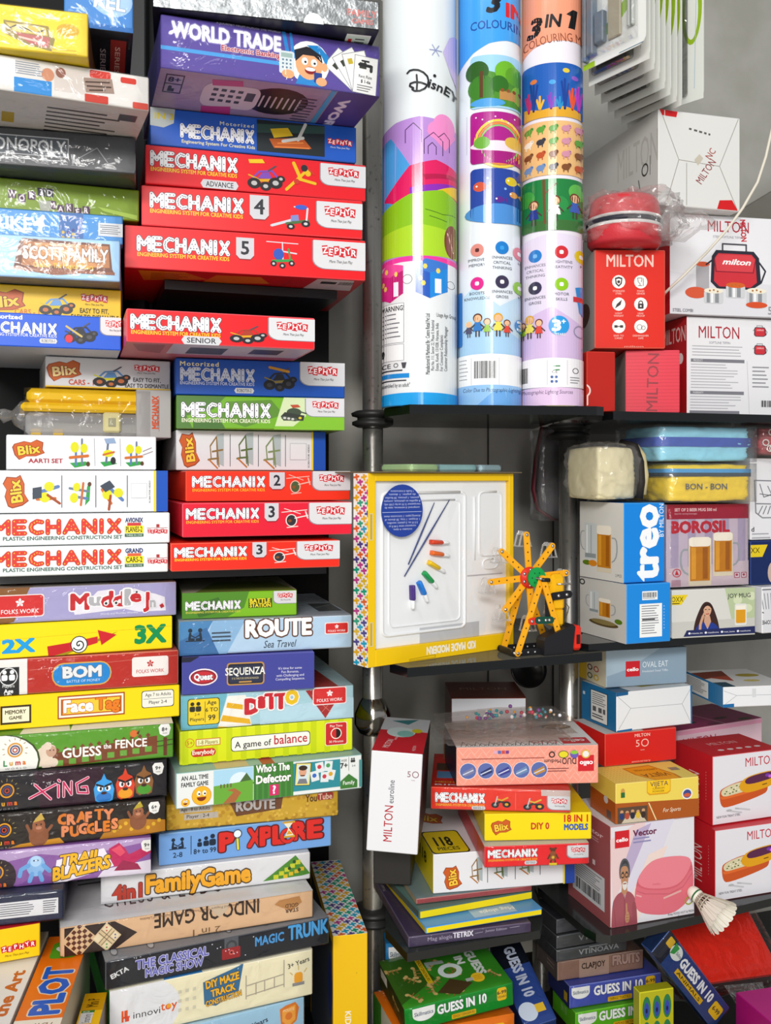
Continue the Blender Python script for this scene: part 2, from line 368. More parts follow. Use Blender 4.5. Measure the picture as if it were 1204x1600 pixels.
# ---------------------------------------------------------------- boxes
def clip(poly,x1,y1):
    for ax,lim,sg in((0,0,1),(0,x1,-1),(1,0,1),(1,y1,-1)):
        out=[]
        for i in range(len(poly)):
            a,b=poly[i-1],poly[i]; da=(a[ax]-lim)*sg; db=(b[ax]-lim)*sg
            if (da<0)!=(db<0):
                t=da/(da-db); out.append((a[0]+t*(b[0]-a[0]),a[1]+t*(b[1]-a[1])))
            if db>=0: out.append(b)
        poly=out
        if len(poly)<3: return []
    return poly
def levels(n,fs):
    """pieces of one print that overlap lie a hair apart"""
    lev=[None]*n; k=0
    for f in fs:
        l=next((lev[i] for i in f if lev[i] is not None),None)
        if l is None: l=(k%29)*2e-6; k+=1
        for i in f:
            if lev[i] is None: lev[i]=l
    return [l or 0 for l in lev]
def put(mb,els,W,H,fn,z0=.0001,x0=0,rough=.36):
    """artwork -> thin printed layers on a face; fn(fx,fy,z) gives the point, fx,fy in 0..1"""
    z=z0
    for i,(col,q,fs) in enumerate(els):
        z+=1.6e-5; m=mat(col,rough) if isinstance(col,str) else col
        q=[(a-x0,b) for a,b in q]
        lev=levels(len(q),fs); zl=max(lev)
        if all(0<=a<=W and 0<=b<=H for a,b in q): mb.add([fn(a/W,b/H,z+l) for (a,b),l in zip(q,lev)],fs,m)
        else:
            for f in fs:
                p=clip([q[k] for k in f],W,H)
                if p: mb.add([fn(a/W,b/H,z+lev[f[0]]) for a,b in p],[list(range(len(p)))],m)
        z+=zl
def facefn(face,w,d,h):
    return {'front':lambda x,y,z:(-w/2+x*w,-d/2-z,h-y*h),'left':lambda x,y,z:(-w/2-z,d/2-x*d,h-y*h),
            'right':lambda x,y,z:(w/2+z,-d/2+x*d,h-y*h),'top':lambda x,y,z:(-w/2+x*w,d/2-y*d,h+z),
            'bottom':lambda x,y,z:(-w/2+x*w,-d/2+y*d,-z)}[face]
def wrapshell(name,w,d,h,m,parent,seed=1,off=.0009,amp=.0012,n=9):
    rg=random.Random(seed); bm=bmesh.new(); bmesh.ops.create_cube(bm,size=1)
    bmesh.ops.subdivide_edges(bm,edges=bm.edges[:],cuts=n,use_grid_fill=True)
    for v in bm.verts:
        c=v.co.copy()
        edge=sum(abs(abs(x)-.5)<1e-4 for x in c)
        v.co=Vector((c.x*(w+.0006),c.y*(d+2*off),(c.z+.5)*(h+.0004)-.0002))
        if edge==1:
            k=max(range(3),key=lambda i:abs(c[i]))
            if k!=1: continue
            v.co[k]+=math.copysign(rg.uniform(0,amp),c[k])
    me=bpy.data.meshes.new(name); bm.to_mesh(me); bm.free(); me.materials.append(m)
    me.polygons.foreach_set('use_smooth',[True]*len(me.polygons))
    o=bpy.data.objects.new(name,me); C.objects.link(o); o.parent=parent; return o
BX={}
def bx(code,name,label,col,front=(),cat='box',top=None,left=None,bottom=None,right=None,fm=None,wrap=0,group=None,c=.0012,extra=None,rough=.36):
    px,py,pz,yaw,w,h,roll,pit,d,u0,W,H=FIT[code]
    eu=Euler((pit,roll,yaw),'XYZ'); loc=Vector((px,py,pz))+eu.to_matrix()@Vector((w/2,d/2,0))
    mb=MB(); fm={k:(mat(v,rough) if isinstance(v,str) else v) for k,v in (fm or {}).items()}
    mb.box((-w/2,-d/2,0),(w/2,d/2,h),mat(col,rough),c,fm=fm)
    parts=[]
    for face,W_,H_,els,x0 in [('front',W,H,flat(front),u0)]+[(k,a[0],a[1],flat(a[2]),0) for k,a in (('top',top),('left',left),('bottom',bottom),('right',right)) if a]:
        fn=facefn(face,w,d,h); inks=[e for e in els if not isinstance(e,PartArt)]
        put(mb,inks,W_,H_,fn,x0=x0,rough=rough)
        parts+=[(p,W_,H_,fn,x0) for p in els if isinstance(p,PartArt)]
    o=mb.build(name,loc=loc,rot=eu); tag(o,label,cat,group)
    for p,W_,H_,fn,x0 in parts:
        m2=MB(); put(m2,p.els,W_,H_,fn,z0=p.out,x0=x0,rough=rough); m2.build(p.name,o,label=p.label)
    if wrap: wrapshell('shrink_wrap',w,d,h,WRAP,o,seed=len(BX),amp=.0015*wrap)
    BX[code]=(o,w,d,h); return o
# ---------------------------------------------------------------- artwork that comes back on many boxes
def mx(x,y,w,h,col='#f4f4f6',out='#3a3a46',dot='#6a6f7c',kx=.0):
    """letters of perforated strips"""
    G={'M':[[(0,1),(0,0),(.5,.6),(1,0),(1,1)]],'E':[[(1,0),(0,0),(0,1),(1,1)],[(0,.5),(.9,.5)]],'C':[[(1,.08),(.55,0),(.1,.25),(0,.5),(.1,.78),(.55,1),(1,.92)]],
       'H':[[(0,0),(0,1)],[(1,0),(1,1)],[(0,.5),(1,.5)]],'A':[[(0,1),(.5,0),(1,1)],[(.2,.68),(.8,.68)]],'N':[[(0,1),(0,0),(1,1),(1,0)]],
       'I':[[(.5,0),(.5,1)]],'X':[[(0,0),(1,1)],[(1,0),(0,1)]]}
    adv={'M':1.25,'E':1.0,'C':1.05,'H':1.05,'A':1.2,'N':1.08,'I':.55,'X':1.0}; s='MECHANIX'; tot=sum(adv[c] for c in s); u=w/tot
    lines=[];dd=[];cx=x
    for ch in s:
        gw=u*(adv[ch]-.36) if ch!='I' else u*.1
        for st in G[ch]:
            pts=[(cx+u*.16+px*gw,y+h*.1+py*h*.8) for px,py in st]; lines.append(pts)
            for a,b in zip(pts,pts[1:]):
                L_=math.hypot(b[0]-a[0],b[1]-a[1]); n=max(2,int(L_/(h*.27)))
                dd+=[(a[0]+(b[0]-a[0])*i/n,a[1]+(b[1]-a[1])*i/n) for i in range(n+1)]
        cx+=u*adv[ch]
    t=h*.24
    return Ls(lines,t*1.3,out)+Ls(lines,t,col)+(dots(dd,t*.2,dot) if dot else [])
ESC='ENGINEERING SYSTEM FOR CREATIVE KIDS'
def zlogo(x,y,w,h,s='ZEPHYR'):
    o=[];u=w/len(s)
    for i,ch in enumerate(s):
        a=(-8,6,-5,8,-9,5)[i%6]; cx,cy=x+u*(i+.5),y+h/2+(.1*h if i%2 else -.06*h)
        o+=tr(rects([(-u*.5,-h*.46,u,h*.92)],'#c8202c'),cx,cy,1,a)
        o+=tr(T(0,-h*.3,h*.6,ch,'#ffffff',b=.03,cx=True),cx,cy,1,a)
    return o
def zpanel(x,y,w,h,tagline=True,bg='#d4d5d8'):
    r=h*.32; p=[(x,y),(x+w,y),(x+w,y+h),(x+r*1.4,y+h)]+[(x+r*1.4-r*1.4*math.sin(R_(a)),y+h-r+r*math.cos(R_(a))) for a in(15,35,55,75,90)]
    e=P([(a-1.5,b+1) for a,b in p],'#8b8e96')+P(p,bg)+zlogo(x+w*.17,y+h*.18,w*.66,h*.36)
    if tagline: e+=T(x+w*.3,y+h*.68,h*.1,'More Than Just Play','#444444',w=w*.45,sh=.3,b=0)
    return Part('brand_panel',e,'silver brand panel with red lettered tiles')
def numplate(x,y,w,h,n):
    p=[(x,y),(x+w,y),(x+w,y+h*.82),(x+w*.8,y+h),(x+w*.2,y+h),(x,y+h*.82)]
    return Part('number_shield',P([(a,b+1.5) for a,b in p],'#8a2028')+P(p,'#c9cacf')+T(x+w/2,y+h*.18,h*.6,n,'#2a2c34',b=.04,cx=True),'silver shield with a number')
def plate(x,y,w,h,s,tc='#2a2a30',bg='#cdced2'):
    k=h*.3; return P([(x+k,y),(x+w-k,y),(x+w,y+h/2),(x+w-k,y+h),(x+k,y+h),(x,y+h/2)],bg)+T(x+w/2,y+h*.2,h*.6,s,tc,w=w*.72,b=.02,cx=True)
def wheel(x,y,r,c='#1d1d22',h='#c9c9c9'): return D(x,y,r,c)+D(x,y,r*.45,h,10)
def buggy(x,y,w,h,c1='#d8b21c',c2='#3f55b8',wc='#1d1d22',hub='#b9b9b9'):
    return tr(L([(.1,.7),(.9,.6)],.1,c1)+L([(.15,.62),(.35,.35),(.7,.3),(.9,.58)],.06,c2)+P([(.3,.6),(.42,.38),(.62,.36),(.7,.58)],c2)+L([(.05,.5),(.3,.62)],.05,c1)+L([(.6,.3),(.8,.12)],.05,'#4a4a55')
      +wheel(.2,.78,.19,wc,hub)+wheel(.8,.72,.2,wc,hub)+wheel(.52,.86,.16,wc,hub)+wheel(.95,.56,.12,wc,hub),x,y,w,0,h)
def heli(x,y,w,h,c='#e8dcd6',c2='#2e2e34'):
    return tr(L([(0,.22),(.95,.12)],.035,c)+L([(.1,.05),(.7,.3)],.03,c)+E(.36,.6,.2,.26,c2)+ring(.36,.6,.2,.04,c,.27)+L([(.5,.5),(.98,.38)],.05,c)+L([(.9,.2),(.98,.5)],.05,c)+L([(.2,.93),(.6,.88)],.04,c)+D(.3,.62,.07,'#8a4a20'),x,y,w,0,h)
def copter(x,y,w,h):
    return tr(L([(0,.08),(1,.1)],.03,'#d8d8e0')+L([(.5,.08),(.52,.7)],.04,'#cfcfd8')+E(.38,.5,.17,.2,'#2f54b4')+L([(.2,.75),(.8,.7)],.09,'#2f9a4c')+L([(.55,.4),(.95,.45)],.05,'#cfcfd8')+L([(.7,.3),(.75,.65)],.05,'#2f9a4c')+wheel(.22,.84,.1)+wheel(.5,.9,.1)+wheel(.8,.8,.1),x,y,w,0,h)
def crane(x,y,w,h):
    return tr(L([(0,.85),(.55,.6)],.09,'#c9ccd6')+L([(.4,.75),(.95,.6)],.1,'#4a6a3c')+L([(.6,.12),(.95,.15),(.92,.6)],.05,'#cfd2da')+E(.78,.12,.16,.09,'#3a5ac0')+P([(.5,.45),(.7,.4),(.72,.62),(.5,.66)],'#7a86c0')+wheel(.5,.85,.11)+wheel(.9,.72,.12),x,y,w,0,h)
def plane_(x,y,w,h,c1='#e2b81e',c2='#c8382a'):
    return tr(L([(0,1),(.75,.25)],.1,c1)+L([(.25,.08),(.5,.62)],.12,c1)+L([(.4,.6),(1,.72)],.1,c1)+L([(.6,.1),(.95,.4)],.07,c2)+D(.62,.22,.12,'#2a2a30',10)+D(.35,.7,.1,c2,10)+D(.75,.4,.1,c1,10),x,y,w,0,h)
def bike(x,y,w,h,c='#d8a020'):
    return tr(L([(.2,.7),(.5,.45),(.8,.65)],.14,'#2a2a2e')+L([(.3,.3),(.55,.4),(.85,.2)],.1,c)+wheel(.2,.72,.2,'#1b1b20','#8a8a8a')+wheel(.8,.66,.22,'#1b1b20',c)+L([(.2,.7),(.32,.12)],.06,'#c0c0c4'),x,y,w,0,h)
def tank(x,y,w,h):
    return tr(E(.55,.45,.28,.2,'#3c4a38')+L([(.6,.35),(1,.5)],.06,'#3c4a38')+P([(.05,.65),(.2,.45),(.95,.6),(.9,.85),(.15,.85)],'#2d342c')+L([(.15,.72),(.6,.8)],.16,'#4a5548')+dots([(.2,.73),(.35,.75),(.5,.78)],.06,'#c7c9c4')+P([(.4,.1),(.7,.08),(.8,.2),(.5,.25)],'#b84a2a')+D(.78,.72,.06,'#d8c020'),x,y,w,0,h)
def tower(x,y,w,h,k=0,rot=0):
    Y='#d8d61e';B_='#5a7ab0';O='#c86a2a'
    a=[P([(.1,.85),(.75,.8),(.95,.9),(.3,1)],'#2f9a46')+L([(.35,.9),(.35,.25)],.09,B_)+L([(.6,.88),(.6,.1)],.08,'#6a7a94')+D(.3,.35,.17,Y)+D(.68,.38,.15,Y)+L([(.1,.68),(.85,.62)],.09,O)+D(.85,.88,.08,'#5a3a24'),
       P([(.1,.85),(.75,.8),(.95,.9),(.3,1)],'#2f9a46')+L([(.4,.85),(.5,.15)],.1,'#5f6f8a')+P([(.3,.05),(.8,.02),(.9,.2),(.4,.22)],'#8ea4c4')+E(.5,.55,.25,.12,Y)+L([(.25,.6),(.8,.5)],.07,O)+D(.75,.8,.13,'#2a2a2e'),
       L([(.1,.55),(.9,.3)],.12,B_)+L([(.2,.75),(.8,.72)],.1,O)+D(.6,.3,.17,Y)+D(.45,.68,.18,Y)+P([(.05,.35),(.35,.3),(.35,.7),(.05,.75)],'#3c4654')+L([(.55,.6),(.95,.9)],.09,'#a04a24')][k%3]
    return tr(tr(a,-.5,-.5),x+w/2,y+h/2,w,rot,h)
def frame_toy(x,y,w,h,k=0):
    c=('#8a6a3a','#5a6a3a','#7a8a5a')[k%3]
    return tr(P([(.5,.05),(.85,.0),(.85,.9),(.5,.8)],'#aab6b8')+Ls([[(.2,.35),(.5,.1),(.55,.85)],[(.2,.35),(.25,.7),(.1,.72)],[(.25,.7),(.6,.68)],[(.5,.1),(.62,.9)],[(.3,.5),(.8,.45)]],.05,c)+L([(.15,.72),(.55,.95)],.05,'#b8702a'),x,y,w,0,h)
def blix(x,y,w,h,rot=0,c1='#c85a1e',c2='#f6c83a'):
    o=P([(-.5,-.25),(-.42,-.42),(-.1,-.5),(.1,-.38),(.3,-.5),(.5,-.3),(.44,.1),(.5,.3),(.2,.42),(-.1,.36),(-.34,.5),(-.46,.2)],'#8e3a14')
    o=tr(o,0,0,1.04)+tr(o,0,0,.97); o=[(('#8e3a14' if i==0 else c1),q,f) for i,(c,q,f) in enumerate(o)]
    return tr(o,x,y,w,rot,h)+tr(T(-.34*w,-.24*h,.48*h,'Blix',c2,w=.7*w,b=.05,o=.11,oc='#7a2c10'),x,y,1,rot)
def flower(x,y,r,c):
    e=[]
    for i in range(5): e+=tr(P([(0,0),(-.3,-.6),(0,-1),(.3,-.6)],c),x,y,r,i*72)
    return e
def folks(x,y,w,h,bg='#d42c2c',fg='#ffffff',frame=None):
    e=(R(x-1.5,y-1.5,w+3,h+3,frame or '#f3e8e4',h*.14))+R(x,y,w,h,bg,h*.13)+flower(x+w/2,y+h*.34,h*.22,fg)+T(x+w/2,y+h*.66,h*.2,'FOLKS WORK',fg,w=w*.8,b=.005,cx=True)
    return Part('brand_badge',e)
def age(x,y,r,s):
    return Part('age_badge',P([(x-r,y-r*.5),(x-r*.6,y-r),(x+r*.7,y-r),(x+r,y-r*.3),(x+r*.7,y+r*.8),(x,y+r*1.05),(x-r*.8,y+r*.6)],'#f4f3ee')+T(x,y-r*.45,r*.62,s,'#222222',b=.05,cx=True)+T(x,y+r*.4,r*.2,'YEARS','#333333',b=.02,cx=True),'white age badge')
def luma(x,y,k=1,dark=False):
    e=[]
    for i in range(9): a=R_(-200+i*27.5); e+=L([(x+17*k*math.cos(a),y+17*k*math.sin(a)),(x+20*k*math.cos(a),y+20*k*math.sin(a))],1.2*k,'#9a8a4a')
    e+=ring(x,y,11*k,2.6*k,'#d8962a')+ring(x,y,7*k,2.4*k,'#4a4a7a')+ring(x,y,3.4*k,2*k,'#b8402a')
    for i,(ch,c) in enumerate(zip('Luma',('#2a8a4a','#d8a01e','#c83a2a','#e07a1e'))): e+=T(x-18*k+9.4*k*i+(2*k if i==3 else 0),y+17*k,9*k if ch=='L' else 8*k,ch,c,b=.06)
    return e+T(x-16*k,y+29*k,3*k,'W O R L D','#8a8a8a',w=34*k,b=0)
def cello(x,y,w,h,bg='#cc1f2a'): return R(x,y,w,h,bg)+T(x+w/2,y+h*.42,h*.22,'cello','#ffffff',w=w*.8,b=.05,cx=True)
def milton(x,y,h,col,w=None,rot=0,b=.0): return T(x,y,h,'MILTON',col,w=w,rot=rot,b=b)
def fifty(x,y,k,c,s='MILTON'):
    return T(x,y,4*k,s,c,b=.03,cx=True)+T(x-9*k,y+8*k,9*k,'5',c,b=0)+ring(x+3.5*k,y+12.5*k,4.6*k,1.2*k,c)+T(x,y+21*k,1.4*k,'YEARS',c,b=0,cx=True)
def mug(x,y,w,h,full=True,side=1):
    """glass mug, body w by h, handle on one side"""
    hx=x+w if side>0 else x
    e=Ls([[(hx,y+h*.24),(hx+side*w*.2,y+h*.24),(hx+side*w*.3,y+h*.29),(hx+side*w*.34,y+h*.4),(hx+side*w*.34,y+h*.52),(hx+side*w*.28,y+h*.64),(hx+side*w*.16,y+h*.72),(hx,y+h*.76)]],w*.08,'#9aa0a4')
    e+=R(x,y,w,h,'#c9cfd0' if not full else '#d9cdb4',w*.06)
    if full: e+=R(x+w*.06,y+h*.1,w*.88,h*.8,'#c07a18')+R(x+w*.12,y+h*.2,w*.2,h*.66,'#dc9a30')+R(x+w*.62,y+h*.2,w*.22,h*.66,'#a05c10')+R(x+w*.02,y-h*.02,w*.96,h*.2,'#efe7d6',w*.15)
    else: e+=R(x+w*.15,y+h*.06,w*.12,h*.8,'#eef1f1')+R(x+w*.5,y+h*.06,w*.1,h*.8,'#aab2b4')+R(x+w*.05,y+h*.84,w*.9,h*.12,'#8f989a')
    return e
def man(x,y,w,h,hair='#55555a',skin='#b98664',coat='#a0525c'):
    return tr(S([(.02,1.05),(.06,.56),(.16,.46),(.36,.40),(.66,.40),(.86,.47),(.96,.58),(1.0,1.05)],coat)+P([(.46,.42),(.52,.5),(.58,.42)],'#c8a0a0')+P([(.42,.3),(.60,.3),(.62,.41),(.51,.45),(.40,.41)],skin)+S([(.34,.26),(.31,.10),(.42,-.01),(.60,-.01),(.72,.09),(.70,.26),(.60,.2),(.44,.2)],hair)+S([(.36,.20),(.38,.10),(.50,.08),(.63,.10),(.67,.2),(.63,.33),(.52,.385),(.42,.34)],skin)
      +S([(.36,.13),(.44,.06),(.58,.05),(.67,.13),(.61,.02),(.46,.01)],'#3c3c40')+ring(.445,.2,.055,.016,'#2a2426',.028)+ring(.59,.2,.055,.016,'#2a2426',.028)+L([(.5,.2),(.535,.2)],.014,'#2a2426')+Ls([[(.42,.165),(.48,.16)],[(.56,.16),(.62,.165)]],.016,'#4a4444')+L([(.52,.2),(.51,.265)],.02,'#a67454')+S([(.43,.29),(.52,.275),(.61,.29),(.60,.36),(.52,.395),(.44,.36)],'#dcd8d2')+L([(.47,.305),(.57,.305)],.014,'#8a4a3a')+L([(.51,.45),(.51,1.05)],.012,'#7a3a44')+Ls([[(.14,.62),(.20,.85)],[(.86,.62),(.82,.9)]],.014,'#8a434c')
      +L([(.86,.62),(.9,.84),(.68,.8)],.15,'#964a54')+S([(.52,.74),(.56,.66),(.66,.66),(.70,.74),(.66,.80),(.56,.80)],skin)+L([(.59,.68),(.58,.575)],.055,skin)+Ls([[(.56,.70),(.67,.70)],[(.56,.735),(.67,.735)],[(.57,.768),(.66,.768)]],.008,'#946648'),x,y,w,0,h)
def woman(x,y,w,h):
    return tr(S([(.06,1.05),(.10,.66),(.24,.30),(.38,.04),(.52,-.02),(.68,.06),(.80,.34),(.92,.70),(.96,1.05)],'#3a2420')+S([(.08,1.06),(.16,.76),(.36,.62),(.66,.62),(.90,.78),(1.0,1.06)],'#22398a')+P([(.44,.44),(.62,.44),(.66,.62),(.54,.86),(.42,.62)],'#c89a80')+S([(.40,.26),(.42,.12),(.53,.08),(.65,.12),(.68,.26),(.62,.42),(.53,.48),(.45,.42)],'#d0a284')+S([(.38,.30),(.40,.10),(.54,.03),(.70,.12),(.71,.30),(.64,.16),(.54,.11),(.44,.16)],'#2e1c18')+Ls([[(.455,.24),(.505,.235)],[(.575,.235),(.625,.24)]],.022,'#2a1a18')+L([(.54,.26),(.535,.32)],.012,'#b08468')+L([(.49,.375),(.53,.385),(.585,.37)],.026,'#a83a3a')+L([(.28,1.0),(.30,.7),(.39,.44)],.085,'#c89a80')+L([(.39,.46),(.42,.36)],.06,'#c89a80'),x,y,w,0,h)
def lunchbox(x,y,w,h):
    return tr(S([(.0,.42),(.06,.28),(.5,.10),(.98,.18),(1.02,.50),(.92,.64),(.14,.90),(.03,.80)],'#c9541e')+S([(.02,.44),(.10,.27),(.5,.13),(.96,.21),(.97,.37),(.12,.58)],'#d8cfa8')+dots([(.15,.4),(.25,.3),(.35,.42),(.22,.47),(.42,.3),(.3,.36),(.48,.38),(.12,.46),(.28,.44),(.36,.26)],.02,'#4a5a24')+dots([(.19,.36),(.33,.33),(.4,.4),(.24,.4)],.018,'#f0ead4')+S([(.02,.52),(.10,.56),(.96,.36),(.98,.44),(.10,.64),(.03,.60)],'#e06a2a')
      +S([(.40,.22),(.60,.0),(1.25,-.10),(1.25,.34),(.62,.54),(.43,.44)],'#e0a014')+S([(.50,.16),(.64,.02),(1.25,-.07),(1.25,.13),(.60,.30)],'#5a2448')+D(1.0,.06,.05,'#7a3aa8')+D(1.06,.1,.045,'#c86ad0')+L([(.9,.33),(.98,.31)],.03,'#6a4a10')+Ls([[(.2,.98),(.45,1.08)],[(.36,.94),(.62,1.03)]],.045,'#c4c4c8')+E(.2,.97,.06,.035,'#b4b4b8')+Ls([[(.33,.92),(.40,.95)],[(.33,.95),(.40,.965)]],.02,'#b4b4b8'),x,y,w,0,h)
def hound(x,y,w,h,s,seed=3):
    """scattered coloured puzzle-cross pattern on white"""
    rg=random.Random(seed); cols=('#d8b020','#169a78','#1c9ec0','#d8602a','#b83a86','#4c3f86','#e0a818'); e={}
    k=[(-.5,-.17),(-.17,-.17),(-.17,-.5),(.17,-.5),(.17,-.3),(.5,-.3),(.5,.0),(.17,.1),(.3,.5),(-.05,.5),(-.1,.17),(-.5,.17)]
    j=0;yy=y+s*.5
    while yy<y+h:
        xx=x+s*.4+(s*.5 if j%2 else 0)
        while xx<x+w:
            c=cols[rg.randrange(7)]; v,f=e.setdefault(c,([],[])); n=len(v); v+=[(xx+a*s*.78,yy+b*s*.78) for a,b in k]; f.append(list(range(n,n+12))); xx+=s
        yy+=s*.62;j+=1
    return [(c,v,f) for c,(v,f) in e.items()]
def ppl(x,y,h,n,c,step=.8):
    e=[]
    for i in range(n):
        k=h*(.7+.15*i) if n>2 else h; yb=y+h
        e+=D(x+i*h*step,yb-k*.8,k*.2,c)+R(x+i*h*step-k*.28,yb-k*.56,k*.56,k*.56,c,k*.16)
    return e
def player(x,y,k,c):
    """two figures sitting at a board"""
    return tr(D(-6,-8,2.6,c)+L([(-6,-4),(-7,3),(-2,3)],3,c)+D(6,-8,2.6,c)+L([(6,-4),(7,3),(2,3)],3,c)+L([(-5,-2),(0,1),(5,-2)],1.4,c)+L([(-11,5),(11,5)],1.4,c),x,y,k)
def skill(x,y,w,h): return Part('brand_badge',P([(x,y),(x+w,y),(x+w,y+h*.5)]+[(x+w*.5+w*.5*math.cos(R_(a)),y+h*.5+h*.5*math.sin(R_(a))) for a in range(15,180,15)]+[(x,y+h*.5)],'#f4f4f2')+T(x+w/2,y+h*.3,h*.28,'Skillmatics','#2a4a6a',w=w*.84,b=.02,cx=True))
def guess(x,y,h,w,sub,bg,agex,agecol='#f0c01e',shade='#20305a'):
    """guessing game front: title, subtitle strip, age chip"""
    return T(x,y,h,'GUESS IN 10','#ffffff',w=w,b=.07,o=.1,oc=shade)+[]+R(x+w*.28,y+h*1.45,w*.5,h*.55,'#e8b418',h*.1)+T(x+w*.53,y+h*1.56,h*.3,sub,'#3a2a10',w=w*.44,b=.02,cx=True)+R(agex,y-h*.25,w*.2,h*1.5,agecol,h*.25)+T(agex+w*.1,y+h*.1,h*.4,'6-99','#2a2a2a',b=.04,cx=True)+T(agex+w*.1,y+h*.7,h*.25,'YEARS','#2a2a2a',b=.03,cx=True)
# ---------------------------------------------------------------- the place: walls, racks, shelves, posts
STEEL=mat('#b4b1aa',.27,.86,.5,'steel'); BLK=mat('#131416',.3,0,.5,'plain'); RUB=mat('#2a2a29',.45,0,.4,'plain')
def slab(name,poly,z1,z0,m,edge=None):
    mb=MB(); n=len(poly); vs=[(x,y,z0) for x,y in poly]+[(x,y,z1) for x,y in poly]
    mb.add(vs,[list(range(n))[::-1],list(range(n,2*n))],m); mb.add(vs,[[i,(i+1)%n,(i+1)%n+n,i+n] for i in range(n)],edge or m)
    return struct(mb.build(name))
def panel(name,x0,y0,x1,y1,z0,z1,t,m):
    mb=MB(); a=math.atan2(y1-y0,x1-x0); L_=math.hypot(x1-x0,y1-y0)
    mb.box((0,0,z0),(L_,t,z1),m,.001); return struct(mb.build(name,loc=(x0,y0,0),rot=(0,0,a)))
slab('floor',[(-3,-2),(3,-2),(3,3.2),(-3,3.2)],0,-.05,mat('#d6d1c6',.5))
WALL=mat('#a8a7a1',.55,0,.3,'wall')
wb=panel('wall_back',-1.3,1.40,1.9,2.43,0,2.9,.05,WALL)
for i,xx in enumerate((-.02,.20,.335)):
    yy=1.40+(xx+1.3)*(1.03/3.2)-.003; panel('trim_%d'%(i+1),xx,yy-.0005,xx+.003,yy+.0005,0,2.2,.003,mat('#3a3a38',.6))
mb=MB(); mb.prism([(.42,1.2),(1.5,1.2),(1.5,2.12),(.93,1.90),(.42,1.60)],-.02,0,mat('#77756f',.6,0,.2,'wall')); struct(mb.build('wall_slant_panel',loc=(0,1.80,0),rot=(0,0,.31)))  # darker grey panel with a sloping top edge, set on the back wall
bp=panel('trim_rack_back',-1.05,1.345,-.098,1.664,.3,2.05,.012,mat('#0b0b0c',.6,0,.2))
panel('trim_rack_side',-.66,1.30,-.65,1.50,.3,2.05,.01,mat('#0b0b0c',.6,0,.2))
mb=MB(); mb.box((-.015,-.012,.34),(.015,.012,2.05),mat('#17181a',.4),.002); o=mb.build('rack_post',loc=(-.398,1.545,0)); tag(o,'black upright post of the rack between the two tall stacks','post')
def dirp(x,y,a,l,b=0): return (x+l*math.cos(a)-b*math.sin(a),y+l*math.sin(a)+b*math.cos(a))
A_=R_(18.5)
def board(x,y,l,d,z1,z0,a=A_): return slab('shelf_board',[dirp(x,y,a,0),dirp(x,y,a,l),dirp(x,y,a,l,d),dirp(x,y,a,0,d)],z1,z0,BLK)
board(-.56,1.235,.50,.27,1.1238,1.1095)
board(-.315,1.37,.255,.22,1.531,1.518)
GE=mat('#0d1011',.12,0,.6,'edge'); 
def smoked(name,tint,df):
    m=film(name,tint=tint,lo=.06,hi=.7,scale=1.5,rough=.05); n=m.node_tree.nodes
    for q in n:
        if q.type=='BUMP': q.inputs['Strength'].default_value=.02
        if q.type=='OUTPUT_MATERIAL': out=q
    d=n.new('ShaderNodeBsdfDiffuse'); d.inputs[0].default_value=(*lin(df),1); x=n.new('ShaderNodeMixShader'); x.inputs[0].default_value=.3
    src=out.inputs[0].links[0].from_socket; m.node_tree.links.new(src,x.inputs[1]); m.node_tree.links.new(d.outputs[0],x.inputs[2]); m.node_tree.links.new(x.outputs[0],out.inputs[0]); return m
GT=smoked('smoked_glass',(.62,.66,.64),'#4a4f4c'); GT2=smoked('clear_glass',(.74,.76,.70),'#8a897c'); SH=mat('#26292a',.15,0,.6,'shelf')
def gshelf(label,poly,z1,t,top):
    mb=MB(); n=len(poly); vs=[(x,y,z1-t) for x,y in poly]+[(x,y,z1) for x,y in poly]
    mb.add(vs,[list(range(n))[::-1],list(range(n,2*n))],top); mb.add(vs,[[i,(i+1)%n,(i+1)%n+n,i+n] for i in range(n)],GE)
    return tag(mb.build('glass_shelf'),label,'shelf')
gshelf('dark edged glass shelf carrying the three big printed tubes',[(-.002,1.43),(.034,1.352),(.305,1.388),(.318,1.40),(.285,1.43),(.275,1.60),(.275,1.78),(-.002,1.72)],1.352,.013,GT)
gshelf('dark edged glass shelf carrying the toy wheel and the open window box',[(.006,1.36),(.03,1.326),(.326,1.445),(.33,1.47),(.285,1.52),(.28,1.80),(.006,1.72)],.986,.013,GT2)
gshelf('dark edged glass shelf under the messy pile of boxes and books',[(-.0,1.40),(.03,1.330),(.225,1.398),(.238,1.45),(.238,1.78),(-.0,1.70)],.5895,.012,GT)
def bshelf(label,poly,z1,t):
    mb=MB(); n=len(poly); vs=[(x,y,z1-t) for x,y in poly]+[(x,y,z1) for x,y in poly]
    mb.add(vs,[list(range(n))[::-1],list(range(n,2*n))],SH); mb.add(vs,[[i,(i+1)%n,(i+1)%n+n,i+n] for i in range(n)],GE)
    return tag(mb.build('rack_shelf'),label,'shelf')
bshelf('black shelf of the far rack carrying the red and white cartons',[(.325,1.44),(.335,1.413),(.345,1.413),(.80,1.56),(.80,2.0),(.335,1.86)],1.3465,.0125)
bshelf('black shelf of the far rack carrying the mug boxes',[(.278,1.47),(.306,1.448),(.632,1.572),(.80,1.635),(.80,2.0),(.335,1.86),(.335,1.58)],.9975,.0125)
bshelf('black round cornered shelf carrying the lunch box cartons and shuttlecock',[(.246,1.55),(.292,1.412),(.305,1.392),(.325,1.386),(.35,1.395),(.62,1.515),(.80,1.60),(.80,2.0),(.246,1.84)],.5875,.0125)
slab('shelf_board_bottom',[(-.75,1.02),(-.3,1.02),(.6,1.30),(.9,1.40),(.9,2.05),(-.75,1.5)],.338,.32,BLK)
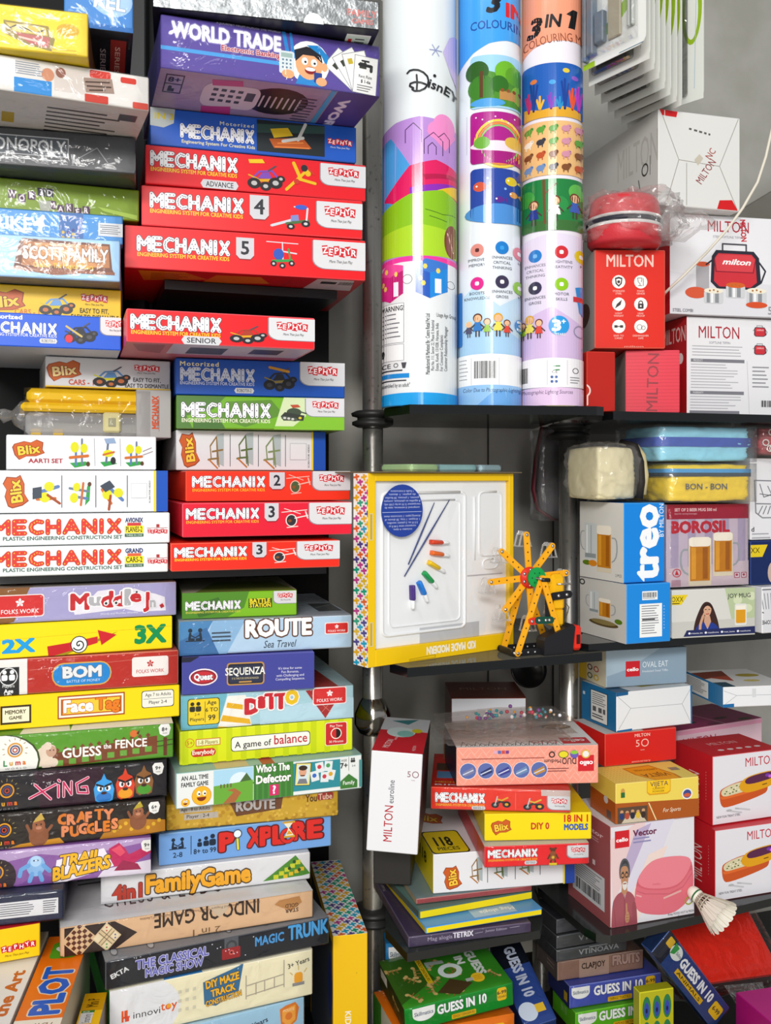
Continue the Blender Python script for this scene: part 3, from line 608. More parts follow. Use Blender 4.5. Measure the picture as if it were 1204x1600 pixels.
def post(label,x,y,r,z0,z1,collars,cap=None):
    e=empty('chrome_post',(x,y,z0)); tag(e,label,'post')
    m=MB(); m.lathe([(r,0),(r,z1-z0),(0,z1-z0)],STEEL,28); m.build('tube',e)
    for z in collars:
        m=MB(); m.lathe([(r,-.016),(r*1.5,-.015),(r*2.0,-.011),(r*2.0,-.006),(r*1.5,-.003),(r*1.5,.001),(r*2.0,.003),(r*2.1,.008),(r*1.6,.012),(r,.013)],RUB,28); m.build('shelf_collar',e,loc=(0,0,z-z0))
    if cap:
        m=MB(); m.lathe([(r,.03),(r*1.3,.022),(r*1.75,.004),(r*1.8,-.012),(r*1.4,-.026),(r,-.03)],mat('#c9c5bd',.12,1,.5,'chrome'),28); m.build('chrome_flange',e,loc=(0,0,cap-z0))
post('worn chrome post standing against the tall stacks',-.0207,1.56,.0168,.338,2.02,(1.345,.540),.862)
post('worn chrome post behind the toy wheel next to the mug boxes',.3108,1.625,.0172,.60,1.345,(1.328,.972))
post('short grey steel post below the messy pile',.278,1.715,.0155,.338,.576,())
# ---------------------------------------------------------------- tall stack against the dark shelf, first column
RED='#e0182c'; ORG='#e5301a'; WHT='#e9eaec'; CAR='#5a4636'
bx('A1','toy_box','blue box set back on the yellow wrapped box, topmost of its stack','#3f82c8',E(175,30,32,26,'#9fc0e2')+T(148,22,20,'REL','#e9eef4',w=48,b=.05,o=.09,oc='#6a8ab0',rot=4)+R(100,70,110,8,'#1f6ab4'),
   bottom=(110,110,R(0,0,110,110,'#14161e')+T(66,22,9,'SERIES','#d8c8c8',rot=90,w=34)+R(74,10,26,52,'#a02a22')+T(90,18,8,'SERIES','#e8c8b8',rot=90,w=34)+L([(40,20),(52,70)],4,'#8a6a1a')),wrap=1,fm={'bottom':'#14161e'})
bx('A0','toy_box','glossy yellow box sealed in crinkled film, above the white and red wrapped box','#e6c81e',
   tr(P([(0,2),(70,0),(76,14),(82,18),(78,38),(40,34),(14,26),(2,22)],'#8a7a3a')+P([(3,5),(66,3),(70,15),(18,17)],'#cdb45a')+Ls([[(8,14),(20,7),(34,13)],[(30,8),(52,14),(64,7)]],2.2,'#4a4436')+P([(16,18),(74,17),(72,34),(42,31)],'#b0605a')+L([(26,24),(66,27)],3,'#d8b8ac'),4,22,1,4)+E(105,30,18,10,'#c9a012')+para(80,60,40,2,5,'#c8a818'),
   left=None,fm={'right':'#8a5a34'},wrap=1.3)
bx('A2','game_box','white game box with red patches in torn film, under the yellow wrapped box','#d9d6d2',
   R(-60,4,80,40,'#e7e7ea')+R(18,30,58,22,'#2a86cc')+R(80,8,60,34,'#cfc6c0')+R(136,2,34,12,'#c8382a',3)+R(186,6,26,9,'#c8382a',3)+R(128,40,38,12,'#c03a2c',2)+R(206,42,26,10,'#c8483a',2)+D(70,20,10,'#c88a6a')+D(90,14,8,'#8a5a4a')+P([(126,16),(172,12),(176,34),(130,38)],'#9a8478')+Ls([[(130,22),(168,18)],[(132,28),(170,25)],[(136,34),(160,31)]],2.4,'#4a342a')+para(20,6,50,6,3.4,'#8a94a4'),
   bottom=(290,120,R(0,0,290,120,'#cfcac4')+R(60,30,20,16,'#b89a20')+para(130,14,120,9,6,'#5a5450')+R(246,10,30,10,'#5a5a60')),wrap=1.6,fm={'bottom':'#cfcac4'})
bx('A3','game_box','dark grey property trading game box with framed white lettering','#3c3f44',
   Part('title_plate',R(-34,10,139,28,'#b9bcc0')+R(-32.5,11.5,136,25,'#474f58')+T(-28,15,17,'MONOPOLY','#d4d8dc',w=128,b=.03))+L([(-60,43),(92,43),(95,48)],1.2,'#b0b4b8')+P([(110,20),(220,24),(220,50),(120,44)],'#33363a')+L([(112,42),(150,20),(170,44),(190,34)],1.6,'#7c8084'),wrap=1.4,fm={})
def wordmaker():
    e=[]
    for i,ch in enumerate('WORD'): e+=tr(rects([(-6,-6,12,12)],'#4a2a48')+T(0,-4,8,ch,'#e9e0e4',b=.03,cx=True),16+i*15,22+(i%2)*5,1,0) if i<3 else []
    for i,ch in enumerate('3D'): e+=tr(rects([(-6,-6,12,12)],'#2a2430')+T(0,-4,8,ch,'#e9e9ec',b=.03,cx=True),61+i*13,16)
    for i,ch in enumerate('MAKER'): e+=tr(rects([(-6,-6,12,12)],'#4a2a48')+T(0,-4,8,ch,'#e9e0e4',b=.03,cx=True),78+i*13.5,33+(i%2)*4+i)
    return e
bx('A4','game_box','olive green word game box with dark letter tiles, under the dark grey game','#7d9a1c',
   wordmaker()+P([(56,28),(76,28),(74,48),(62,50)],'#a8aca0')+para(22,44,88,1,4,'#2e3410',2.5,0)+P([(150,30),(215,38),(215,45),(160,36)],'#a4c04a'),wrap=1,fm={'bottom':'#7d9a1c'})
bx('A5','game_box','sky blue wrapped game box with a big white 4','#3f93d8',
   R(90,0,38,46,'#2f6ab0')+T(-45,12,18,'STRIKE','#dfe9f2',w=92,b=.05)+T(50,8,22,'4','#f2f2ee',b=.08,sh=.2)+L([(20,32),(46,33)],2,'#dfe9f2')+dots([(96,30),(96,38),(104,38),(112,38),(112,32)],2.6,'#d8b830')+dots([(104,30),(112,26),(120,38),(120,30),(120,22)],2.6,'#3c3c88')+R(152,12,44,20,'#dadde0')+para(155,15,38,5,3,'#6a6e74'),wrap=1.5,fm={'top':'#c4d4e4'})
bx('A6','game_box','pale blue adventure game box with carved wooden title board','#a3cdf0',
   Part('title_board',P([(26,10),(32,4),(168,6),(172,42),(176,48),(120,50),(80,54),(18,46)],'#6a3418')+P([(34,8),(166,9),(168,40),(30,42)],'#b0703a')+P([(50,10),(120,10),(150,40),(60,40)],'#c98a4a')+P([(18,44),(176,46),(176,50),(120,50),(84,54),(18,48)],'#8a4a26')+T(76,9,4.4,'THE ADVENTURES OF','#f4ead8',w=44,b=.04)+T(33,15,17,'SCOTT FAMILY','#f7f3ea',w=132,b=.05,o=.1,oc='#5a2c12')+T(48,37,6.5,'Chapter: The Magical Doors','#f0c02a',w=94,b=.03),'carved brown title board'),
   fm={'bottom':'#8a8a80','right':'#a3cdf0'},wrap=.8)
bx('A7','toy_box','yellow building set box showing a blue buggy','#f0c414',
   blix(2,24,66,30,-8)+T(20,33,7,'CARS - 1','#d8741e',w=38,b=.04)+buggy(57,6,54,34,'#d8c21e','#6aa0d8','#2e2a2c','#c8703a')+zlogo(124,8,42,10)+T(130,21,2.4,'More Than Just Play','#4a3a10',w=30,b=0,sh=.3)+T(122,28,6.4,'EASY TO FIT,','#3a3210',w=46,b=.02)+T(108,37,6.4,'EASY TO DISMANTLE','#3a3210',w=76,b=.02),fm={'right':'#f0c414','bottom':'#e0b412'})
bx('A8','toy_box','blue motorised construction set box, beneath the yellow building set','#1757d0',
   T(-24,3,6,'Motorized','#f2f2f2',w=54,b=.05)+mx(-36,13,120,16,out='#2a4a9a')+T(-36,29,4.4,ESC,'#f2f2f2',w=119)+plate(56,35,28,7,'ROBOTIX-1')+buggy(94,6,50,34,'#3a3a40','#24262c','#232327','#4a4a50')+D(102,34,6,'#d82a3a',10)+L([(98,16),(122,30)],3,'#c8b060')+zpanel(152,0,46,26),fm={'bottom':'#b8bcc8','right':'#1757d0','edge':'#1757d0'})
bx('A9','toy_box','grey white buggy building set box above the yellow lidded tool case','#c9c9cc',
   blix(99,21,50,28,-8,'#b8581e','#e9cc8a')+T(106,34,7.5,'CARS - 1','#b84a30',w=38,b=.05)+buggy(142,8,56,36,'#c9c21e','#5a86b8','#2b2829','#b06238')+zlogo(208,8,40,9)+T(212,19,2.4,'More Than Just Play','#4a4a4a',w=30,b=0,sh=.3)+T(206,28,6,'EASY TO FIT,','#34343a',w=44,b=.02)+T(193,37,6,'EASY TO DISMANTLE','#34343a',w=70,b=.02)+R(71,44,196,4,'#d8b21c'),fm={'bottom':'#d8b21c'})
bx('A11','toy_box','white lamp building set box with three green based models','#e8e8ea',
   blix(43,23,46,27,-8)+T(43,37,6.5,'AARTI SET','#a8283a',w=52,b=.05)+tower(102,1,38,50,0)+L([(144,4),(145,48)],.8,'#9a9aa0')+tower(150,2,32,47,1)+L([(185,4),(186,48)],.8,'#9a9aa0')+tower(190,5,36,44,0)+Ls([[(222,24),(236,18)],[(222,30),(238,24)]],1,'#8a7a7a'))
bx('A12','toy_box','long white building set box with blue end band and flying models','#e9eaec',
   blix(23,33,48,34,-98)+tower(46,12,46,44,2)+L([(93,8),(93,58)],1.2,'#3a3f4a')+tower(96,16,46,38,0,-80)+L([(146,8),(146,58)],1.2,'#3a3f4a')+tower(150,14,44,44,2,60)+L([(196,8),(196,58)],1.2,'#3a3f4a')+R(202,20,26,24,'#c9cace')+R(203,21,24,22,'#eceded')+T(231,52,2.6,'SCAN FOR VIDEO','#3a3a3a',rot=-90,w=36)+R(239,0,4,66,'#eccf2a')+R(243,0,20,66,'#1450b4'))
def mxorange(y,top,name,c):
    return mx(-14,y,202,24,'#d8382c','#b84020','#f0b82a')+T(4,y+27,5.6,'PLASTIC ENGINEERING CONSTRUCTION SET','#2a5a4a',w=184,b=.03)+Part('name_plate',T(193,y-1,7,top[0],'#1c2a6a',w=28,b=.06)+rects([(196,y+7,22,5)],c)+R(192,y+12,30,12,'#f0e01e')+T(194,y+13.5,8.5,name,'#16161a',w=26,b=.03)+R(192,y+25,30,5,'#2a5a3a')+T(194,y+26,3,'THREE IN ONE','#d8e8d8',w=26,b=.02))+zlogo(229,y+18,32,7)+R(243,y+10,5,5,'#a82a2a')+L([(228,y+16),(261,y+16)],.6,'#a82a2a')
bx('A13','toy_box','white plastic construction set box with aeroplane title plate','#e3e7e8',mxorange(9,('AVIONIX',),'PLANES-2','#c83a3a'),rough=.5)
bx('A14','toy_box','white plastic construction set box with racing car title plate','#e3e7e8',mxorange(8,('GRAND',),'CARS-2','#d8603a'),rough=.5)
def muddle():
    e=P([(104,20),(126,14),(132,26),(148,10),(170,8),(176,26),(190,16),(206,8),(222,14),(240,18),(256,24),(258,46),(214,46),(190,40),(112,46)],'#e9e6ee')
    for i,(ch,c,h,dy) in enumerate((('M','#c8282e',26,0),('u','#b4b4b8',20,0),('d','#c8282e',26,-2),('d','#c8282e',24,-1),('l','#b4b4b8',26,-4),('e','#c8282e',20,-3))):
        e+=T((107,136,155,174,193,201)[i],14+dy,h*.9,ch,c,w=(26,16,16,16,5,15)[i],b=.08,o=.17,oc='#f2f2f4')
    e+=D(161,30,4,'#e9e9e9')+D(161,30,2,'#222222')+D(177,30,4,'#e9e9e9')+D(177,30,2,'#222222')+D(210,14,1.6,'#333333')
    e+=T(222,16,22,'J','#c8282e',b=.08,o=.14,oc='#f2f2f4')+T(232,24,15,'n','#b4b4b8',b=.08,o=.14,oc='#f2f2f4')+tr(rects([(-3,-3,6,6)],'#b8222a'),251,38,1,-30)
    return e+T(152,45,3,'Words and Muddles Wordles','#f2f2f4',w=60,b=.02)
bx('A15','game_box','lilac word game box with red and silver letters','#a9a4cf',P([(-10,0),(44,0),(20,52),(0,56),(-10,56)],'#8a5a2a')+muddle()+folks(-6,12,70,32),top=(290,60,R(0,0,290,60,'#b8a08c')+R(60,0,120,60,'#c4bdb6')),wrap=.6,fm={'edge':'#c9c6dd'})
def swirl(x,y,r): return D(x,y,r*1.12,'#1a1a1a')+D(x,y,r,'#f2f2ee')+L([(x+r*.1*t*math.cos(t*1.1),y+r*.1*t*math.sin(t*1.1)) for t in [i*.3 for i in range(28)]],r*.16,'#1a1a1a')
bx('A16','game_box','plain yellow game box with red arrow through a spiral','#f4d90c',
   T(4,24,19,'2X','#1a9ad8',w=46,b=.09)+Part('spinner_arrow',P([(70,52),(74,47),(138,33),(180,20),(172,24),(166,28),(140,37),(80,58)],'#9a8a10')+P([(70,37),(72,54),(106,46),(106,33)],'#c01e24')+P([(104,33),(148,26),(148,36),(104,47)],'#c8282a')+P([(148,16),(178,25),(154,40)],'#c8202a')+swirl(119,37,12))+T(209,14,26,'3X','#0f8a4c',w=48,b=.09)+L([(-10,24),(269,16)],.4,'#cdb60a'))
bx('A17','game_box','red family game box with blue oval title and white side block','#b8281c',
   R(-10,0,50,60,'#e9e6e2')+R(-10,12,38,56,'#1a1a1c')+ring(12,26,13,1.4,'#e9e9e9')+ppl(6,16,16,2,'#f2f2f2',.7)+T(12,38,4.4,'Players','#f2f2f2',cx=True)+T(12,45,6,'Age','#f2f2f2',cx=True,b=.05)+T(12,52,6,'10+','#f2f2f2',cx=True,b=.05)+L([(44,18),(278,8)],.6,'#d87a6a')+
   Part('title_oval',R(77,10,93,37,'#d8a84a',18)+R(79,12,89,33,'#1a86d0',16)+T(95,17,16,'BOM','#e4e4e4',w=58,b=.08,o=.12,oc='#5a6a7a')+T(100,37,4,'BATTLE OF MONEY','#cfe4f4',w=52,b=0),'blue oval with silver letters')+folks(204,9,56,28,'#ece6e2','#c02a2a','#ece6e2'),wrap=.5,fm={'top':'#c85a4a','edge':'#d8806a'})
bx('A18','game_box','yellow memory game box with red framed white title','#f2d30a',
   R(0,14,46,28,'#3a2a10')+R(3,17,40,22,'#ede8c8')+T(7,21,5.6,'MEMORY','#4a3a10',w=31,b=.05)+T(13,30,4.8,'GAME','#4a3a10',w=19,b=.04)+
   Part('title_frame',R(86,5,105,35,'#a0401a')+R(88,7,101,31,'#f2ead8')+R(91,10,95,25,'#b85a1e')+R(94,12,89,21,'#f0c43a')+T(96,13,17,'Face','#f6f2ea',w=44,b=.08,o=.12,oc='#b85a1e')+T(146,12,17,'Tag','#e07a1e',w=36,b=.08,o=.12,oc='#8a2a10'),'red framed title')+R(218,6,53,27,'#3a3a3a',4)+R(219,7,51,25,'#e9e6d8',4)+T(224,10,5,'Age 7 to Adults','#2a2a2a',w=42,b=.01)+L([(221,19),(268,19)],.6,'#555555')+T(230,22,5,'Player 2-4','#2a2a2a',w=29,b=.01))
def sheep(x,y,k): return tr(dots([(0,22),(8,30),(-6,32),(4,40),(-4,14),(10,18),(12,10),(2,8),(16,34)],8,'#e6d4c0',10)+E(12,14,9,10,'#c8a088')+dots([(10,12),(16,12)],1.3,'#3a2a20')+D(6,4,7,'#e6d4c0'),x,y,k)
bx('A19','game_box','green farm game box with a sheep and a brown fence','#5a9a28',
   P([(70,35),(244,18),(244,48),(70,58)],'#7a4020')+rects([(84+i*20,46-i*1.6,11,9) for i in range(8)],'#6aa63a')+dots([(86+i*13,30-i*1.25) for i in range(12)],4,'#7a4020',4)+Ls([[(70,46),(86,46)],[(244,28),(271,26)],[(244,36),(271,34)]],1.4,'#3c2a18')+R(254,22,6,30,'#6a3a1c')+sheep(66,18,.9)+T(94,28,15,'GUESS','#f6f4ee',w=60,b=.04)+T(158,25,8,'the','#f6f4ee',w=12,b=.04)+T(177,21,13,'FENCE','#f6f4ee',w=50,b=.04)+E(206,12,6,6,'#d8702a')+P([(210,12),(216,6),(214,14)],'#5a2a14')
   +E(0,42,60,44,'#3a4a1a')+E(0,42,57,42,'#f0efe8')+luma(22,24,.95)+age(256,10,10,'8+'),top=(290,60,R(0,0,290,60,'#5a9a28')+P([(40,60),(60,30),(110,30),(120,60)],'#e9e8dc')+P([(120,60),(140,20),(290,10),(290,60)],'#ecebe2')),wrap=.4)
def blob(x,y,w,h,c,c2,eye='#ffffff'):
    return tr(P([(.1,.9),(.02,.5),(.15,.28),(.38,.2),(.5,0),(.62,.2),(.85,.28),(.98,.55),(.9,.92),(.7,.98),(.5,.9),(.3,.99)],c)+E(.5,.8,.36,.16,c2)+E(.32,.5,.13,.1,eye)+E(.68,.5,.13,.1,eye)+D(.35,.51,.06,'#1a1a1a')+D(.65,.51,.06,'#1a1a1a')+Ls([[(.16,.36),(.46,.44)],[(.84,.36),(.54,.44)]],.07,'#1a1414')+E(.5,.66,.14,.05,'#3a1414'),x,y,w,0,h)
def xing():
    q=[[(44,40),(84,22)],[(52,20),(76,44)],[(88,24),(88,42)],[(88,16),(90,18)],[(96,42),(96,20),(108,40),(108,20)],[(134,16),(116,24),(118,38),(134,40),(132,30),(124,30)]]
    return Ls(q,4.6,'#f0d0dc')+Ls(q,2.6,'#d01e5a')
bx('A20','game_box','black elemental game box with water, fire and leaf blobs','#1c181e',
   P([(50,0),(160,0),(150,58),(60,58)],'#2e0f22')+xing()+blob(142,12,34,46,'#3aa0e4','#2a7ac8')+blob(177,6,32,50,'#d8401e','#e8a01e')+blob(207,4,32,48,'#8a5a2a','#4a9a2a')+luma(10,25,.9)+age(246,12,9.5,'9+'),wrap=1)
def mole(x,y,k,hat): return tr(E(0,20,17,18,'#8a5232')+E(0,2,11,12,'#9a5c3a')+P([(-10,-4),(10,-8),(4,-20),(-4,-12)],hat)+dots([(-4,0),(4,0)],1.6,'#1a1210')+E(0,6,5,3,'#c88a6a')+Ls([[(-14,14),(-20,0)],[(14,14),(22,4)]],5,'#8a5232'),x,y,k)
bx('A21','game_box','black mining game box with brown moles and orange block letters','#231a14',
   P([(-10,60),(30,50),(90,46),(100,58)],'#c88a12')+P([(150,58),(170,30),(190,26),(258,34),(258,52),(180,58)],'#b87a10')+dots([(176+i*9,44-(i%3)*5) for i in range(9)],3.4,'#e0b028')+mole(58,22,.9,'#c8a84a')+mole(214,16,.8,'#b8a428')
   +sum([T(88+i*14.4,10+(i%2)*2-i*.6,15,ch,('#d87a26','#e08a5a')[i%2],b=.1,o=.16,oc='#3a1a0c') for i,ch in enumerate('CRAFTY')],[])+sum([T(94+i*13,29+(i%2)*2-i*.8,15,ch,('#e08a5a','#d87a26')[i%2],b=.1,o=.16,oc='#3a1a0c') for i,ch in enumerate('PUGGLES')],[])+luma(6,25,.9)+age(240,13,9.5,'6+'),wrap=1,fm={'top':'#1a1816'})
bx('A22','game_box','purple mountain game box with a blue yeti and crimson dragon','#8a5aa0',
   P([(-10,20),(60,10),(120,20),(250,4),(250,0),(-10,0)],'#b49ac4')+P([(150,56),(160,44),(250,34),(250,58)],'#e0d8e6')+P([(20,58),(60,40),(100,56),(100,60),(20,60)],'#7a4a94')+tr(E(0,0,15,17,'#8ab8e4')+E(0,-8,9,9,'#b4d4f0')+Ls([[(-12,-2),(-24,4),(-26,14)],[(12,0),(22,10)],[(-6,12),(-10,24)],[(6,12),(10,24)]],7,'#6aa4dc')+dots([(-3,-9),(3,-9)],1.4,'#1a2a4a'),54,28,.95)
   +P([(170,40),(168,12),(184,4),(194,14),(200,24),(226,14),(250,2),(240,22),(216,34),(200,44)],'#c01e5a')+P([(172,14),(186,8),(194,20),(186,26)],'#e0506a')+P([(176,48),(190,32),(214,40),(220,50)],'#9a1a4a')
   +P([(86,22),(160,10),(176,40),(80,62)],'#ece6f0')+T(92,16,16,'TRAIL','#f0b81e',w=62,b=.08,o=.14,oc='#2a1430',sh=.2,rot=-4)+T(78,35,19,'BLAZERS','#f0b81e',w=92,b=.08,o=.14,oc='#2a1430',sh=.2,rot=-8)+E(-4,40,28,28,'#2a1a26')+luma(-6,32,.9)+age(229,13,9.5,'9+'),wrap=.6)
bx('A23','game_box','dark navy box with a white information sticker, above the small yellow box','#232a44',Part('information_sticker',R(-10,12,100,26,'#dcdde0')+para(-4,15,60,6,3.6,'#5a5c62')+para(66,15,22,6,3.6,'#4a4c52'),'white sticker with small print'),wrap=.5,fm={'right':'#232a44'})
bx('A24','toy_box','small yellow toy box with red lettered tiles, over the orange standing box','#f2c90e',tr(zlogo(0,0,54,11),2,28,1,-4)+T(8,42,3.2,'More Than Just Play','#6a5210',w=38,b=0,sh=.3),top=(80,60,R(0,0,80,60,'#b8202c')+D(20,40,16,'#d83a4a')+D(56,42,18,'#c02a3a')),fm={'right':'#f2c90e'})
# ---------------------------------------------------------------- second column
bx('B0','game_box','silver foil covered game box at the very top of the second stack','#c9ccce',
   T(452,22,13,'SSIC','#8a8e92',w=36,b=.03)+T(540,16,10,'FAMILY','#c87a76',w=48,b=.04)+T(548,30,7,'GAMES','#c87a76',w=34,b=.04)+D(486,44,16,'#eef0f0'),fm={'front':mat('#a4a8aa',.3,.9,.5,'foil'),'bottom':'#101214','edge':'#15171a'},
   bottom=(354,120,R(0,0,354,120,'#101214')+R(306,8,40,24,'#e4e6e2')+R(308,10,36,20,'#cfe0cf')+R(311,14,6,5,'#d02a22')+para(322,13,18,3,4,'#4a4a4a')))
def banker(x,y,k):
    return tr(E(0,0,33,35,'#f2f2f2')+P([(-22,36),(-14,16),(14,16),(22,36)],'#2a86cc')+E(0,2,22,25,'#e8a878')+P([(-22,0),(-24,-18),(-4,-26),(18,-22),(22,-2),(8,-12),(-10,-12)],'#1c1a22')+P([(-4,-28),(16,-30),(32,-14),(28,2),(20,-14)],'#1a86cc')+E(-7,-2,5,6,'#ffffff')+E(8,-1,5,6,'#ffffff')+dots([(-6,-1),(9,0)],2.2,'#1a1a1a')+E(2,12,9,6,'#8a1a1a')+E(2,10,8,3,'#ffffff')+E(25,4,5,7,'#e8a878')
      +R(-48,-14,24,36,'#d4dce0',3)+R(-45,-11,18,7,'#9ab4b0')+dots([(-42+i*6,0+j*6) for i in range(3) for j in range(3)],1.8,'#5a7a90')+E(-34,22,10,7,'#e8a878')+R(8,14,13,16,'#24408a',1)+E(20,28,9,7,'#e8a878'),x,y,k)
def cards(x,y,k):
    e=[]
    for i,a in enumerate((-52,-34,-17,4)): e+=tr(R(-1,-61,40,62,'#8a8a94')+R(0,-60,38,60,'#eeeeec')+(R(6,-52,8,9,'#c8b030') if i==2 else R(8,-50,12,10,'#3a3f34')),0,0,1,a)
    return tr(e+tr(L([(8,-46),(28,-46),(28,-38)],5,'#2a2a2a')+L([(17,-52),(17,-46)],3,'#2a2a2a')+L([(12,-53),(23,-53)],3,'#2a2a2a')+T(8,-30,5,'Rent Rate','#2a2a2a',w=22)+T(12,-22,5,'$ 1-6a','#2a2a2a',w=16,b=.04)+para(6,-13,26,3,4,'#7a7a7a'),0,0,1,4),x,y,k)
bx('B1','game_box','large purple trading game box with cartoon banker, tilted under the silver box','#5a4a9a',
   R(249,48,190,6,'#4a9ada')+T(332,-1,4,'A JOURNEY FROM ACROSS THE WORLD','#d9d4ea',w=100,b=.02)+T(266,10,22,'WORLD TRADE','#f0eef6',w=166,b=.08,o=.14,oc='#8f86c0')+T(340,35,8,'Electronic Banking','#a82a3a',w=92,b=.04,o=.12,oc='#f0e0e4')+P([(434,0),(440,0),(448,40),(442,40)],'#2a86d0')+P([(446,0),(450,0),(456,40),(450,40)],'#2a86d0')+Part('banker_picture',banker(478,44,1.0))+Part('card_fan',cards(550,80,1.0)),
   bottom=(340,150,R(0,0,340,150,'#a898bc')+R(10,8,28,34,'#1c1626')+R(12,10,24,14,'#a49cbc')+R(12,26,24,14,'#a49cbc')+T(15,13,8,'8+','#1c1626',w=18,b=.06)+D(20,31,3,'#1c1626')+R(17,33,10,6,'#1c1626')+E(190,34,50,26,'#201a2a')+Ls([[(165+i*10,26),(165+i*10,46)] for i in range(7)],3,'#b8b0c4')+R(70,14,90,44,'#c4bccc',14)+rects([(85+i*13,22+j*10,8,5) for i in range(4) for j in range(3)],'#2e2838')+R(138,24,14,16,'#3a3440')+P([(78,8),(124,4),(128,14),(82,18)],'#b03a7a')+P([(76,60),(122,54),(128,76),(80,80)],'#b83a80')+para(225,20,30,8,6,'#544a6a')+R(262,0,8,150,'#4a9ad0')+R(272,0,68,150,'#4a3a80')+T(300,14,15,'WORLD','#dcd8ea',w=84,rot=90,b=.07,o=.12,oc='#8a80b0')),
   wrap=1,fm={'bottom':'#a898bc','top':'#5a4a9a'})
bx('B2','toy_box','blue motorised construction set box with dark crane picture, above the red boxes','#1a55b8',
   P([(235,0),(272,0),(270,22),(255,30),(235,28)],'#aeb6b4')+T(242,8,9,'IN 3','#c8b83a',w=28,b=.05)+T(340,12,5.5,'Motorized','#dce0c0',w=52,b=.02,sp=1.3)+mx(280,21,113,22,'#e4e6ea','#24459a')+T(282,46,5,'Engineering System For Creative Kids','#dcd8b0',w=112,b=.03)+
   Part('photo_panel',R(397,3,108,50,'#1b2428')+P([(397,10),(505,4),(505,16),(397,24)],'#2e4a44')+P([(418,16),(446,12),(454,24),(424,30)],'#d8b41e')+P([(416,32),(470,26),(484,42),(424,46)],'#b8581e')+L([(438,34),(470,26)],5,'#c8c8c4')+L([(462,30),(474,4)],5,'#c4c4c0')+Ls([[(426,44),(480,42)],[(430,38),(470,34)]],2,'#e0803a'),'dark picture of a yellow crane')+zlogo(510,22,40,10)+T(514,35,2.6,'More Than Just Play','#dfe4f0',w=32,b=0,sh=.3),fm={'edge':'#2a5cb8'})
def mech(x0,y,w,h,c2='#f0d02a'): return mx(x0,y,w,h)+T(x0+1,y+h+2,h*.25,ESC,c2,w=w*.98,b=.03)
bx('B3','toy_box','red construction set box showing a buggy and a yellow plane','#e01a26',
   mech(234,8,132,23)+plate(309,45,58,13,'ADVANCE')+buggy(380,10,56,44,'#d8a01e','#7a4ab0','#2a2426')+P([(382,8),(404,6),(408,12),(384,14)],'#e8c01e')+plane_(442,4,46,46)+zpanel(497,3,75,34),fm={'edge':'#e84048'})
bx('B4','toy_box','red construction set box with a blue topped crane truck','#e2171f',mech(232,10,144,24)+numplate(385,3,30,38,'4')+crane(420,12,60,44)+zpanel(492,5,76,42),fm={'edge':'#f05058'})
bx('B5','toy_box','largest red construction set box, with small helicopter car and yellow printed underside','#e3141d',
   mech(211,15,142,24)+numplate(362,8,28,34,'5')+copter(410,8,50,46)+zpanel(485,4,86,46),
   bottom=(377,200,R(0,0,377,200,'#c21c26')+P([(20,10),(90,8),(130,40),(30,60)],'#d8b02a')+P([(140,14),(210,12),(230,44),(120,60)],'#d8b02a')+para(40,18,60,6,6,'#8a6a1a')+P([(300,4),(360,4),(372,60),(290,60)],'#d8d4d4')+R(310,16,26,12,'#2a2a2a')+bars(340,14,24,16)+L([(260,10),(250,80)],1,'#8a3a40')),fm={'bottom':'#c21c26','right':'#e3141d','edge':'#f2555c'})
bx('B6','toy_box','red construction set box with a black racing buggy, below the dark gap','#e31c24',
   mech(203,9,138,26)+plate(279,43,62,15,'SENIOR')+buggy(353,16,56,36,'#d8a01e','#a83a2a','#26242a')+zpanel(416,3,76,40),
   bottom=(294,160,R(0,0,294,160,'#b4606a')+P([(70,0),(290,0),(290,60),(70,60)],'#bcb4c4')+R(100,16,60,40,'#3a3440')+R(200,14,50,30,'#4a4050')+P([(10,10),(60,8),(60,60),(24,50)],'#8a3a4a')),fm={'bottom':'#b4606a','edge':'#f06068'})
bx('B7','toy_box','blue motorised construction set box showing a dark four wheel rover','#1650b0',
   T(281,5,6.5,'Motorized','#e9e4b0',w=58,b=.04,sp=1.2)+mx(281,14,114,20,'#c9d2e4','#2a4a94')+T(281,35,4.6,ESC,'#cfd8ec',w=113,b=.02)+plate(363,43,31,8,'ROBOTIX-2')+buggy(408,6,50,40,'#8a7a3a','#23252e','#16171c','#3a3a40')+L([(418,10),(448,16)],4,'#c8902a')+zpanel(467,0,72,36),fm={})
bx('B8','toy_box','green camouflage construction set box with an army tank','#6fae1e',
   P([(275,0),(350,0),(330,20),(290,30),(300,50),(275,50)],'#4a7a2a')+P([(350,8),(420,4),(440,26),(380,46),(340,34)],'#588a28')+P([(300,36),(340,34),(350,50),(300,50)],'#3f6e26')+P([(440,0),(538,0),(538,50),(424,50)],'#7fbc2c')+P([(440,0),(478,0),(475,28),(455,44),(426,44)],'#cfe0b0')+mech(282,10,138,22,'#ecf0d0')+tank(433,8,42,32)+zpanel(475,0,63,28),fm={})
bx('B9','toy_box','white building set box with wire frame models, above the three red sets','#dcdde0',
   blix(295,30,50,26,-98)+frame_toy(320,4,32,56)+L([(357,6),(357,54)],.9,'#3a3a44')+frame_toy(364,2,34,56,1)+L([(401,6),(401,54)],.9,'#3a3a44')+frame_toy(406,4,36,56,2)+L([(444,6),(444,54)],.9,'#3a3a44')+R(451,18,27,26,'#b9babe')+R(452,19,25,24,'#dfe0e2')+T(480,56,2.8,'SCAN FOR VIDEO','#3a3a3a',rot=-90,w=36)+R(486,0,3,62,'#e0c81e')+R(489,0,20,62,'#164cae'),fm={'right':'#164cae'})
